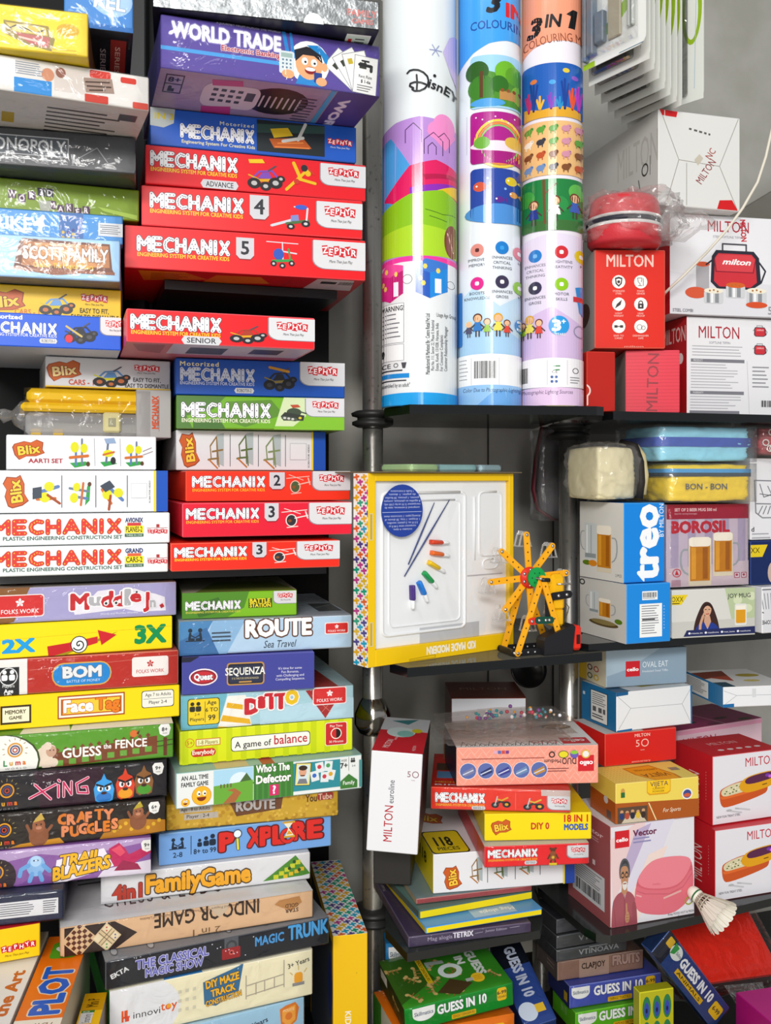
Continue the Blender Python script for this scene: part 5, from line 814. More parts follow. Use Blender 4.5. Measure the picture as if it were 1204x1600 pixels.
bx('F4','game_box','brown fruit learning game box over the indigo guessing game','#8a6a5c',R(903,0,46,34,'#a68a7c')+T(907,8,9,'CLAPJOY','#2a1e1a',w=36,b=.04)+T(955,3,15,'FRUITS','#a88a80',w=42,b=.09,o=.14,oc='#5a3a34'),left=(160,30,R(0,0,160,30,'#5f5450')+para(80,10,60,2,6,'#8a7c74')),fm={'left':'#5f5450','edge':'#a88c7e'},wrap=.5)
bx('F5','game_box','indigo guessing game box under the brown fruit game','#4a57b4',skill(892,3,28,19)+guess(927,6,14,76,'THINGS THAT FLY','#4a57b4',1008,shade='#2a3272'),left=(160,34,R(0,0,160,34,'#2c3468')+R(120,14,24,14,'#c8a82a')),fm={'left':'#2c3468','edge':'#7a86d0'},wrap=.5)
bx('F6','game_box','bright green guessing game box at the bottom under the indigo one','#5fb822',skill(902,3,28,19)+guess(934,5,14,76,'AROUND THE TOWN','#5fb822',1018,shade='#2a6a1a'),left=(160,34,R(0,0,160,34,'#5fb822')+T(60,8,12,'IN 10','#9ac47a',b=.05)),fm={'left':'#5fb822','edge':'#7ad03a'},wrap=.5)
bx('F7','game_box','navy guessing game box leaning diagonally in front of the red bag','#22407c',[],fm={'top':'#1a2a4c','left':'#22407c','edge':'#3a5a9c'},wrap=.6)
def f7art():
    o,w_,d_,h_=BX['F7']; W_,H_=44,190
    els=R(0,0,44,26,'#1c2230')+R(26,8,14,14,'#d8b02a',2)+E(30,36,11,14,'#dfe6e0')+P([(22,26),(40,24),(38,36),(26,34)],'#3a9a4a')+T(33,36,5,'Skillmatics','#2a4a6a',w=20,rot=90)+T(36,54,14,'GUESS IN 10','#f2f4f6',w=94,rot=90,b=.08)+R(8,56,9,80,'#e0b41e')+T(15,60,5,'ANIMALS','#3a2a10',w=70,rot=90,b=.02)+R(12,156,22,26,'#e8c01e',4)+T(27,160,7,'6-99','#2a2a2a',w=18,rot=90,b=.04)
    m=MB(); put(m,els,W_,H_,facefn('front',w_,d_,h_),z0=.0004); m.build('front_print',o)
f7art()
# ---------------------------------------------------------------- flask and tiffin cartons, upper shelf of the far rack
seam='#a4a29c'
bx('G1','flask_carton','long white carton lying on top with taped folded end flap','#d8d8d5',
   Ls([[(1032,2),(1060,76)],[(1154,2),(1124,80)],[(1060,76),(1124,80)],[(1060,76),(1042,140)],[(1124,80),(1152,146)],[(1072,80),(1072,146)]],.9,'#8c8a84')+P([(1030,0),(1058,1),(1056,10),(1034,9)],'#cc1e22')+L([(1038,1),(1038,9)],1,'#e9d8d4')+P([(1124,134),(1144,132),(1153,148),(1120,148)],'#cc1e22')+T(1086,106,11,'MILTON','#8a3434',w=44,rot=-58,b=.0)+T(1101,66,10,'NC','#a04038',w=17,rot=-58,b=0)+tr(rects([(0,0,4,3),(8,0,5,3),(16,0,5,3),(24,0,4,3),(31,0,3,3)],'#5a5a58'),1076,24,1,10)+P([(1084,74),(1092,64),(1098,70),(1090,82)],'#c0b8a8'),
   left=(260,150,R(0,0,260,150,'#d0cfca')+T(130,30,50,'MILTON','#bcbbb4',w=130,b=0)+ring(220,84,9,3,'#3a3a38')+L([(236,66),(236,96)],1.6,'#4a4a48')+sum([L([(200-i*32,96+i*4),(204-i*32,110+i*4)],3,'#6a6a66') for i in range(5)],[])),fm={'left':'#d0cfca','edge':'#e4e4e2'})
def icon(x,y,k,g):
    e=D(x,y,10.5,'#efe9e4'); c='#3a3234'
    if g==0: e+=P([(x-6,y-6),(x,y-8),(x+6,y-6),(x+5,y+3),(x,y+8),(x-5,y+3)],c)+P([(x-4,y-4),(x,y-5),(x+4,y-4),(x+3,y+2),(x,y+5),(x-3,y+2)],'#efe9e4')+D(x,y,2.4,c)
    if g==1: e+=Ls([[(x-5,y-6),(x-4,y),(x-1,y+3),(x-1,y+6),(x-4,y+6),(x+2,y+6)],[(x-5,y-6),(x+2,y-6),(x+1,y)],[(x+4,y-5),(x+4,y+6)]],1.1,'#7a7270')
    if g==2: e+=P([(x-6,y+7),(x-3,y),(x+5,y-7),(x+3,y+1),(x-3,y+5)],c)
    if g==3: e+=R(x-4.5,y-1,9,8,c,1)+ring(x,y-2,3,1.6,c)+D(x,y+3,1.4,'#efe9e4')
    if g==4: e+=R(x-7,y-2,5,4,c)+R(x+2,y-2,5,4,c)+L([(x-3,y),(x+3,y)],1.4,c)
    if g==5: e+=ring(x-2,y+1,4,.8,'#5a5250')+ring(x+4,y+2,3,.8,'#5a5250')
    return e
bx('G3','flask_carton','bright red carton with six white round icons under the bagged lunch pot','#d42414',
   T(947,8,18,'MILTON','#e9c4b8',w=74,b=.03)+sum([icon(966+j*35,50+i*35,1,i*2+j)+T(966+j*35,63+i*35,2.8,s,'#f0c8bc',cx=True,b=.03)+T(966+j*35,67+i*35,2.8,s2,'#f0c8bc',cx=True,b=.03) for i in range(3) for j,(s,s2) in enumerate(((('STAINLESS','STEEL'),('FOOD','GRADE')),(('LIGHT','WEIGHT'),('LEAK','PROOF')),(('EASY TO','CARRY'),('DISHWASHER','SAFE')))[i])],[])+T(990,150,2.6,'milton','#e0a898',w=30,cx=True),left=(30,150,R(0,0,30,150,'#c9c6c2')+E(10,90,12,20,'#5a2a24')),fm={'left':'#c4c1bc','edge':'#e86a54'})
def bagpic(x,y,k=1):
    return tr(Ls([[(-24,-34),(-24,-48),(20,-48),(20,-34)]],3,'#4a4a52')+P([(-44,-24),(-36,-36),(34,-36),(44,-24),(48,24),(30,36),(-34,36),(-46,24)],'#2c2c38')+P([(-38,-22),(-32,-30),(30,-30),(37,-22),(40,22),(28,32),(-30,32),(-40,22)],'#c8323c')+P([(-38,-20),(-32,-28),(30,-28),(36,-20),(32,4),(-34,4)],'#d2424a')+Ls([[(-39,-18),(-36,4),(33,4),(37,-18)]],2,'#8a2030')+Ls([[(44,-16),(56,0),(48,22)],[(-44,-16),(-54,-8)]],3,'#2c2c38'),x,y,k)+T(x-24*k,y-20*k,10*k,'milton','#f6f0f0',w=52*k,sh=.3,b=.05)
def pot(x,y,k,lid='#d0502a',food=True): return tr(R(-15,-8,30,20,'#c9cbce',4)+rects([(-11,-6,5,17),(2,-6,6,17)],'#8a8e92')+rects([(-4,-6,3,17)],'#eef0f2')+E(0,-8,15,4.4,'#e8e2d0' if food else lid)+dots([(-6,-8),(0,-9),(6,-7)],1.6,'#a86a2a'),x,y,k)
bx('G4','tiffin_carton','large white carton picturing a red lunch bag with steel pots','#e2e2e6',
   P([(1046,90),(1250,110),(1250,158),(1046,158)],'#d9d9de')+milton(1104,8,17,'#a82434',w=64,b=.005)+T(1112,31,3.6,'STEEL SOFTLINE TIFFIN','#8a8a90',w=46)+T(1162,4,8,'MILTON','#c02a36',w=34,rot=86,b=.06)+R(1086,78,20,40,'#a9a6aa',3)+E(1096,77,11,4,'#d05a3a')+bagpic(1147,84,.84)+E(1086,122,17,9,'#d0583a')+pot(1113,126,1.0)+pot(1147,116,1.0,'#d0602a',False)+pot(1180,124,1.05)+E(1180,138,17,5,'#d0502a')+T(1050,148,4.6,'STEEL COMBI','#6a6a70',w=31)+T(1198,140,12,'5','#8a8a90',b=0),left=(200,160,R(160,0,40,160,'#c01e2a')),fm={'left':'#b81e28','edge':'#f0f0f2'})
bx('G5','tiffin_carton','white carton with grey information text and small lunch bag pictures','#e4e4e7',
   milton(1092,14,18,'#a82434',w=62,b=.005)+T(1108,37,3.6,'SOFTLINE TIFFIN','#7a7a80',w=32)+para(1082,44,84,4,4.6,'#a9a9ae',1.2)+R(1080,64,82,5,'#7c7c84')+T(1084,65,3,'PRODUCT','#e4e4e4',w=14)+para(1080,72,74,9,4.4,'#b0b0b5',1.2)+R(1079,113,82,5,'#7c7c84')+T(1083,114,3,'WARRANTY','#e4e4e4',w=16)+para(1079,121,82,5,4.4,'#b0b0b5',1.2)+R(1078,143,76,5,'#7c7c84')+L([(1166,66),(1170,160)],.5,'#b4b4b8')+bagpic(1186,20,.20)+bagpic(1186,48,.20)[:0]+tr(bagpic(0,0,.2),1186,48,1)+para(1174,74,28,6,6,'#8c8c92',1.6)+bars(1188,126,40,10),left=(200,160,R(0,0,200,160,'#b61e24')+T(120,14,24,'MILTON','#e4c4c0',w=76,b=.02)+D(180,66,9,'#e9e0dc')),fm={'left':'#b41c22','top':'#a82a34','edge':'#efeff1'})
bx('G6','flask_carton','short crimson carton with lettering running up its ribbed face','#d4263c',
   rects([(974,3+i*5.4,92,.8) for i in range(18)],'#c01e34')+T(1012,97,17,'MILTON','#8a1a2a',w=92,rot=-88,b=.01),left=(150,100,R(0,0,150,100,'#b9b2aa')),top=(84,60,R(0,0,84,60,'#c82a3a')),fm={'left':'#b4ada6','edge':'#e4566a'})
bx('G7','flask_carton','dark red carton half hidden behind the peach colouring tube','#b02018',ring(912,62,10,2.4,'#e4c8c0')[:1]+L([(918,70),(918,84),(910,86)],2.4,'#e4c8c0'),fm={'edge':'#c83a2c'})
# ---------------------------------------------------------------- glass and mug boxes, middle shelf of the far rack
bx('H1','mug_box','white and blue mug box with tall beer glass, above a matching box','#1583dc',
   T(986,121,38,'treo','#f4f6f8',w=116,rot=-90,b=.07)+T(1027,54,7,'BY MILTON','#e4eef6',w=52,rot=-90,b=.01),left=(70,122,R(0,0,70,122,'#d6d4ce')+mug(8,34,20,58,False,-1)+mug(28,38,24,72,True,1)+E(12,98,7,4,'#5a7a1a')+E(22,98,7,5,'#d8861e')+T(58,110,4,'2 PCS','#6a6a6a',w=9)),fm={'left':'#d6d4ce','edge':'#3c9ae6'})
bx('H2','mug_box','white and blue mug box with short beer mug, standing on the shelf','#1b86da',
   Part('barcode_sticker',R(1000,12,24,14,'#eef2f4')+bars(1001,14,22,8)+para(1001,23,22,1,2,'#5a5a5a'))+Part('information_sticker',R(996,32,35,53,'#eef0f0')+para(999,35,28,12,3.9,'#7a7a80',1.3)+para(1000,56,26,1,5,'#2a2a2a',2))+para(1034,36,1,8,5,'#bcd8ee'),left=(76,94,R(0,0,76,94,'#cbc9c3')+ring(4,8,4,2,'#2a2a2a')+mug(16,20,16,36,False,-1)+mug(32,30,20,32,True,1)+E(40,70,24,5,'#5a4a2a')+E(40,68,20,4,'#8a7a4a')+E(64,62,6,4,'#5a7a1a')),fm={'left':'#cbc9c3','edge':'#3c9ae6'})
bx('H3','mug_box','maroon and lilac box picturing two tall filled beer mugs','#c2b2c2',
   rects([(1046+i*26,22,12,90) for i in range(5)],'#a89ab4')+P([(1040,100),(1170,90),(1170,132),(1040,132)],'#c8b6c0')+R(1038,0,136,23,'#9a2036')+T(1052,6,4.6,'SET OF 2 BEER MUG 500 ml','#e8ccd0',w=64,b=.03)+T(1052,13,2.6,'Ideal for serving beverages','#d8aab4',w=34)+T(1048,27,17,'BOROSIL','#b82838',w=88,b=.09)+mug(1111,46,31,68,True,1)+mug(1073,53,35,75,True,-1)+ring(1055,107,6,1.2,'#c02a36')+P([(1052,110),(1055,102),(1058,110)],'#c02a36')+R(1047,118,14,10,'#b08a9a')+sum([R(1144+i*11,109,8.6,9,'#a84456',1)+R(1145+i*11,110,6.6,7,'#d0c0cc',1)+D(1148+i*11,113,2,'#a84456') for i in range(2)],[]),fm={'top':'#8a2236','edge':'#cdbcca'},wrap=.4)
bx('H4','mug_box','pale mug box showing a dark haired woman in blue','#d3d2cc',
   P([(1130,0),(1180,0),(1180,60),(1140,50)],'#b4c29a')+dots([(1150,20),(1166,34),(1172,14)],7,'#cfd8b4',10)+P([(1047,52),(1180,50),(1180,80),(1047,80)],'#c4c3bc')+P([(1047,8),(1073,8),(1063,24),(1047,24)],'#e4c81e')+T(1048,11,8,'OXX','#3a3414',w=18,b=.0)+para(1049,21,13,1,3,'#5a4a14',1.6)+woman(1078,21,46,52)+T(1134,9,7,'JOY MUG','#3a3a42',w=36,b=.01)+R(1145,26,19,36,'#dcdcd6',3)+R(1147,34,15,24,'#d8981e',2)+R(1147,29,15,7,'#efe8d8')+P([(1071,66),(1184,64),(1184,76),(1066,76)],'#232a5a')+sum([D(1075+i*25,71,1.8,'#e9e9f0')+T(1078+i*25,69.6,2.8,s,'#e4e4ee',w=17,b=.02) for i,s in enumerate(('roxx.in','roxxhome','roxx_home','roxxhome'))],[]),fm={'edge':'#deded8'})
bx('H5','glass_box','white box with a cut crystal tumbler beside the yellow bag','#e6e6ea',
   Ls([[(1178,34),(1180,84),(1190,92),(1240,92)],[(1178,34),(1240,36)],[(1180,70),(1240,72)]],2,'#8a8c92')+sum([L([(1192+i%3*14,60),(1186+i%5*12,40+i*3%20)],1.2,'#6a6c74') for i in range(10)],[])+sum([L([(1184+i*7,86),(1190+i*6,74)],1.4,'#7a7c84') for i in range(7)],[])+T(1173,106,7,'d','#3a3a3a',b=.02)+para(1174,116,34,2,6,'#a4a4aa',1.6),fm={'edge':'#eeeef0'})
bx('H6','glass_box','navy glass box with a yellow corner flash, under the crystal tumbler box','#14285c',P([(1170,6),(1198,6),(1190,24),(1170,24)],'#e4c81e')+T(1172,10,8,'XX','#2a2a14',w=14,b=.0)+R(1172,64,80,6,'#24407a')+para(1176,66,24,1,3,'#8aa0d0',1.6)+E(1206,48,8,16,'#c8b0a4'),fm={'edge':'#2a4080','top':'#24386c'})
bx('H7','glass_box','white glass box with upside down wording at the shelf end','#dcdce0',Ls([[(1186,4),(1184,36),(1192,40)],[(1186,4),(1230,4)]],1.6,'#5a5a62')+sum([L([(1188+i*5,10),(1192+i*4,34)],1,'#7a7a84') for i in range(6)],[])+T(1206,58,6,'COMETEL','#4a4a50',w=26,rot=180,b=.03),fm={'edge':'#e8e8ea'})
# ---------------------------------------------------------------- lunch box cartons, lower shelf of the far rack
bx('I1','lunch_box_carton','steel blue lunch box carton directly under the shelf edge','#8ca2b4',
   P([(946,0),(1030,0),(980,30),(946,40)],'#a4b8c6')+cello(976,18,22,24)+T(1002,20,9,'OVAL EAT','#e0e8ee',w=40,b=.0)+T(1002,33,3.4,'Insulated Steel Tiffin','#dfe6ec',w=40,b=.03),left=(50,60,R(0,0,50,60,'#dcd4b8')+R(0,0,14,60,'#d8b41e')+E(26,14,16,9,'#5a8a2a')+sum([D(20+i*12,36+j*14,5,c)+D(20+i*12,36+j*14,3,'#e9dfc0') for i,j,c in((0,0,'#5a3a3a'),(1,0,'#b85a4a'),(0,1,'#4a5a2a'),(1,1,'#d8b82a'))],[])),top=(130,50,R(0,0,130,50,'#a9b8c6')),fm={'left':'#dcd4b8','edge':'#a8bac8'})
def endflap(x0,x1,h): return Ls([[(x0+2,6),(x0+22,h*.42),(x0+4,h-6)],[(x1-2,4),(x1-16,h*.44),(x1-2,h-4)],[(x0+22,h*.42),(x1-16,h*.44)]],.7,'#a9acb0')
bx('I2','lunch_box_carton','white ended carton with blue sides and sticker, between grey and red cartons','#e6e8ea',
   endflap(962,1080,62)+P([(962,0),(980,0),(980,5),(962,6)],'#1a5a8a')+P([(963,58),(986,57),(986,64),(963,64)],'#1a66a0')+P([(1077,0),(1082,0),(1082,62),(1078,62)],'#2a6a9a'),left=(60,62,R(0,0,60,62,'#1b6a9c')+Part('information_sticker',R(16,8,30,50,'#26303a')+R(17,9,28,48,'#dfe0dc')+para(19,12,24,6,3.4,'#6a6c6e',1.3)+rects([(20,34,6,8),(30,34,6,8),(38,34,4,8)],'#5a5c5e')+para(19,46,22,2,4,'#3a3c3e',1.8))+R(2,16,4,5,'#c4d4de')),top=(118,120,R(0,0,118,120,'#cfd2d2')+P([(40,70),(100,60),(90,90),(50,96)],'#a49a4a')+R(0,80,22,40,'#1a4a6a')+R(104,0,14,120,'#dfe0e0')),fm={'left':'#1b6a9c','edge':'#f0f1f2'})
bx('I3','lunch_box_carton','white ended carton with blue side standing alone below the mug shelf','#e4e5e8',
   endflap(1128,1230,34)+P([(1128,28),(1146,27),(1146,34),(1128,34)],'#1a66a0')+R(1174,4,6,14,'#d0d2d4'),left=(60,44,R(0,0,60,44,'#1b6a9c')+Part('information_sticker',R(2,4,36,36,'#d4d6d2')+para(4,7,32,8,3.6,'#6a6c6e',1.4))),top=(110,130,R(0,0,110,130,'#d8d8d6')+P([(0,20),(60,10),(50,50),(0,70)],'#7a3a2a')+P([(10,60),(50,50),(40,90)],'#a84a34')+E(84,50,20,12,'#a8963a')+E(70,90,14,8,'#c9b86a')+R(0,96,22,34,'#2a4a5a')),fm={'left':'#1b6a9c','edge':'#eeeff0'})
bx('I4','lunch_box_carton','red anniversary carton wedged over the yellow carrom powder carton','#d2201c',tr(fifty(0,0,1.15,'#f0c4b8'),1002,4,1)+T(1000,44,2.8,'anniversary','#e8b0a4',w=30,cx=True),top=(112,150,R(0,0,112,150,'#cfcac4')+R(60,60,52,90,'#b81e1a')),left=(150,50,R(0,0,150,50,'#d2201c')),fm={'left':'#d2201c','edge':'#e85a4a'})
def party(x,y,w,h):
    e=R(x,y,w,h,'#5a4434')+P([(x+w*.1,y+h),(x+w*.3,y+h*.5),(x+w*.8,y+h*.5),(x+w,y+h)],'#c9bca4')
    for i in range(5): e+=D(x+w*(.14+.18*i),y+h*(.26+.05*(i%2)),h*.1,'#c8966e')+E(x+w*(.14+.18*i),y+h*.52,w*.08,h*.2,('#2a3a6a','#b04a34','#2a2a3a','#d8b43a','#3a2a24')[i])
    return e
bx('I5','powder_carton','yellow and brown carrom powder carton on the pink lunch box carton','#e8cf5a',
   P([(960,30),(1091,34),(1091,64),(960,64)],'#a8541a')+party(964,37,46,26)+L([(1012,34),(1024,62)],1.6,'#ead8a0')+T(1034,44,6,'For Sports','#f0e4cc',w=28,sh=.3,b=.0)+P([(1009,-2),(1046,-2),(1046,18),(1041,22),(1013,22),(1009,18)],'#d8981a')+P([(1010,-2),(1045,-2),(1045,17),(1040,20),(1014,20),(1010,17)],'#f0c21e')+T(1014,2,7,'VIJETA','#2a2450',w=28,b=.0)+T(1027,11,3,'CARROM','#5a3a14',w=18,cx=True)+T(1027,15.5,3,'POWDER','#5a3a14',w=18,cx=True)+E(972,12,3,4,'#c8964a')+R(969,14,6,8,'#2a6a3a')+D(1072,25,8.6,'#eceae4')+D(1072,25,6.6,'#3a4a8a')+E(1072,27,5.6,3,'#c85a3a'),
   top=(130,70,R(0,0,130,70,'#ecd66a')+dots([(4+i%8*5,8+i//8*8) for i in range(64)],1.2,'#d8b848')+P([(42,14),(88,8),(104,52),(104,70),(62,70),(46,44)],'#c9861a')+P([(45,17),(86,12),(100,52),(100,70),(64,70),(49,44)],'#eaa81e')+T(96,56,13,'VIJETA','#7a5a1a',w=42,rot=180,b=.03)+T(90,30,6,'CARROM POWDER','#8a5a14',w=36,rot=180)+R(108,26,14,12,'#8a8a74')),left=(70,62,R(0,0,70,62,'#e2ca54')+P([(0,28),(70,30),(70,62),(0,62)],'#a8541a')+D(44,34,6,'#c4c4c4')+R(46,48,12,12,'#5a4a44')),fm={'left':'#e2ca54','edge':'#f0de84','top':'#ecd66a'})
bx('I6','lunch_box_carton','white and pink lunch box carton with a bearded man giving thumbs up','#dedce2',
   P([(951,20),(990,0),(1010,0),(955,120)],'#e4c8c8')+P([(1005,0),(1050,0),(985,158),(951,158)],'#d8d4e2')+P([(990,10),(1014,2),(980,80),(968,70)],'#b8a8c8')+P([(1010,50),(1040,40),(990,158),(960,158)],'#e9d4cc')+cello(958,8,22,26)+T(986,10,9,'Vector','#6a2a48',w=36,b=.06)+para(986,22,32,2,5.5,'#8a86b0',2.2)
   +Part('lunch_box_picture',S([(990,88),(1004,68),(1022,57),(1068,59),(1080,72),(1080,116),(1066,138),(1042,149),(998,140),(989,126)],'#cf5f6e')+S([(989,92),(1002,104),(1042,110),(1062,104),(1080,76),(1081,118),(1066,138),(1042,149),(998,140),(988,126)],'#d86c7a')+S([(990,88),(1004,68),(1022,57),(1068,59),(1080,71),(1063,100),(1042,107),(1003,102)],'#e4808c')+L([(992,104),(1004,110),(1042,116),(1064,108),(1079,88)],1.2,'#c25868')+L([(1034,121),(1060,114)],2.8,'#dcaaa4')+L([(991,110),(998,113)],2.2,'#e4a0a4')+T(1016,95,3,'cello','#c85a6a',w=13,rot=7),'picture of a coral lunch box')+man(951,52,42,122)+ring(1073,131,5.6,2,'#c8b02a')+ring(1073,131,5.6,1,'#5a8a3a')+T(1040,146,3.4,'Keep FOOD HOT & FRESH','#3a3a44',w=42,b=.02)+T(1056,151,3,'For Long Hours','#4a4a54',w=26),
   left=(50,160,R(0,0,50,160,'#9a5254')+T(14,20,7,'Vector','#e0c0c4',w=28,b=.04)+para(14,32,24,2,4,'#c89ca0')+D(14,52,4,'#4a2a5a')+rects([(8,66,4,8),(22,64,3,8),(30,70,3,8)],'#e0cccc')+Part('information_sticker',R(6,88,38,54,'#c8cacc')+para(9,92,32,7,3.6,'#6a6c70',1.4)+bars(10,118,30,18))),fm={'left':'#9a5254','edge':'#c49a98'})
def redbox(code,lab):
    x0,W,H=FIT[code][9:12]
    bx(code,'lunch_box_carton',lab,'#e4e2e8',milton(x0+50,9,14,'#c02036',w=48,b=.0)+lunchbox(x0+10,H*.34,74,54)+T(x0+6,H-14,3.6,'NEW FUN TREAT STEEL','#3a3a44',w=36,b=.02),
       top=(110,120,R(0,0,110,120,'#c81f2c')+T(54,40,16,'MILTON','#e8a8a8',w=46,cx=True)+dots([(30+i*15,90) for i in range(5)],5,'#ecd8d8',10)),left=(60,115,R(0,0,60,115,'#c41f28')+T(24,96,16,'MILTON','#ecc8c4',w=58,rot=-90,b=.0)+para(50,30,1,10,5,'#d88a88')),fm={'left':'#c41f28','top':'#c81f2c','edge':'#dc6a70'})
redbox('I7','upper of two red sided cartons picturing a rice lunch box')
redbox('I8','lower of two red sided cartons picturing a rice lunch box')
bx('I9','lunch_box_carton','large pale pink carton behind the red sided cartons','#e2c0cc',R(1058,2,140,6,'#e09ab4')+milton(1066,14,12,'#b02a44',w=50,b=.0)+T(1068,32,4,'STEEL','#8a6a74',w=14)+dots([(1066,88),(1072,92)],5,'#3a2a2a'),top=(200,160,R(0,0,200,160,'#a82a6a')+sum([E(20+i*37%180,90+i*29%60,16,8,c) for i,c in enumerate(('#5a1a3a','#2a3a1e','#7a2a5a','#3a1a24','#4a4a2a','#c83a8a'))],[])+L([(100,60),(110,160)],3,'#e0a8c0')),fm={'top':'#a82a6a','edge':'#dba0b4'})
# ---------------------------------------------------------------- three big printed tubes
def ctube(code,label,uc,rpx,y,base,art,z0=1.352,z1=2.0,capcol='#e6e6e6',parts=()):
    xc=(uc-602)/1500*y; r=rpx/1500*y; yf=y-r*.8
    a0=math.atan2(xc,y); art=flat(art)
    e=empty('colouring_tube',(xc,y,z0),(0,0,-a0)); tag(e,label,'tube','printed colouring tubes')
    m=MB(); n=72; mt=mat(base,.16,0,.5); m.lathe([(r,.003),(r,z1-z0-.003)],mt,n); m.lathe([(r-.001,0),(r,.003)],mt,n); m.add([(r*math.cos(2*math.pi*k/n),r*math.sin(2*math.pi*k/n),z1-z0-.003) for k in range(n)],[list(range(n))],mt)
    def point(u,v,k):
        s=max(-.995,min(.995,(u-uc)/rpx)); t=math.asin(s); q=r+k
        return (q*math.sin(t),-q*math.cos(t),1.25-(v-745)/1500*yf-z0)
    def wrapart(mb,els,kz=.0005):
        for i,(col,q,fs) in enumerate(els):
            mm=mat(col,.16,0,.5)
            for f in fs:
                pl=[q[j] for j in f]; x0=min(p[0] for p in pl); x1=max(p[0] for p in pl)
                if x1-x0<4.5: segs=[(x0-1,x1+1)]
                else:
                    nn=int((x1-x0)/4)+1; segs=[(x0+(x1-x0)*j/nn,x0+(x1-x0)*(j+1)/nn) for j in range(nn)]
                for s0,s1 in segs:
                    s0=max(s0,uc-rpx*.992); s1=min(s1,uc+rpx*.992)
                    if s1<=s0: continue
                    c=[(a-s0,b+3000) for a,b in pl]; c=clip(c,s1-s0,6000)
                    c=[(a+s0,b-3000) for a,b in c]; zmax=z1-z0-.002
                    if len(c)>2:
                        p3=[point(a,b,kz+i*2.5e-5) for a,b in c]; p3=[(X,Y,min(max(Z,.0005),zmax)) for X,Y,Z in p3]
                        mb.add(p3,[list(range(len(p3)))],mm,True)
    wrapart(m,[x for x in art if not isinstance(x,PartArt)]); m.build('tube_body',e)
    for p in art:
        if isinstance(p,PartArt): m=MB(); wrapart(m,p.els,.0012); m.build(p.name,e,label=p.label)
    m=MB(); m.lathe([(r-.004,-.0005),(r+.0009,.0),(r+.0012,.006),(r+.0008,.0065),(r,.007)],mat(capcol,.3),n); m.build('end_cap',e)
    return e
def arcp(uc,r,v0,v1,dv=0): return [(uc-r,v0),(uc-r*.5,v0-dv*.75),(uc,v0-dv),(uc+r*.5,v0-dv*.75),(uc+r,v0),(uc+r,v1),(uc-r,v1)]
def script_d(x,y,k):
    l=[[(0,7),(4,3),(10,2),(18,3),(26,7),(32,13),(34,20),(33,27),(28,34),(20,38),(12,38),(8,35),(9,32)],[(15,11),(16,24),(15,38)],[(10,33),(4,29),(5,25),(12,23),(22,24),(30,27)]]
    return tr(Ls(l,3,'#26262a')+T(37,17,15,'isnEY','#26262a',w=50,b=.035,rot=15)+D(44,11,2.6,'#26262a'),x,y,k)
def tent(x,y,w,h,c,c2,c3): return tr(P([(0,.25),(.3,-.0),(1,.1),(1,.8),(.45,1),(0,.85)],c)+P([(.45,.35),(1,.2),(1,.8),(.45,1)],c2)+P([(0,.25),(.3,0),(1,.1),(1,.22),(.45,.36)],c3)+R(.6,.5,.2,.36,'#e9e9f4')+dots([(.15,.5),(.25,.62),(.7,.3),(.3,.2)],.07,'#f0d05a'),x,y,w,0,h)
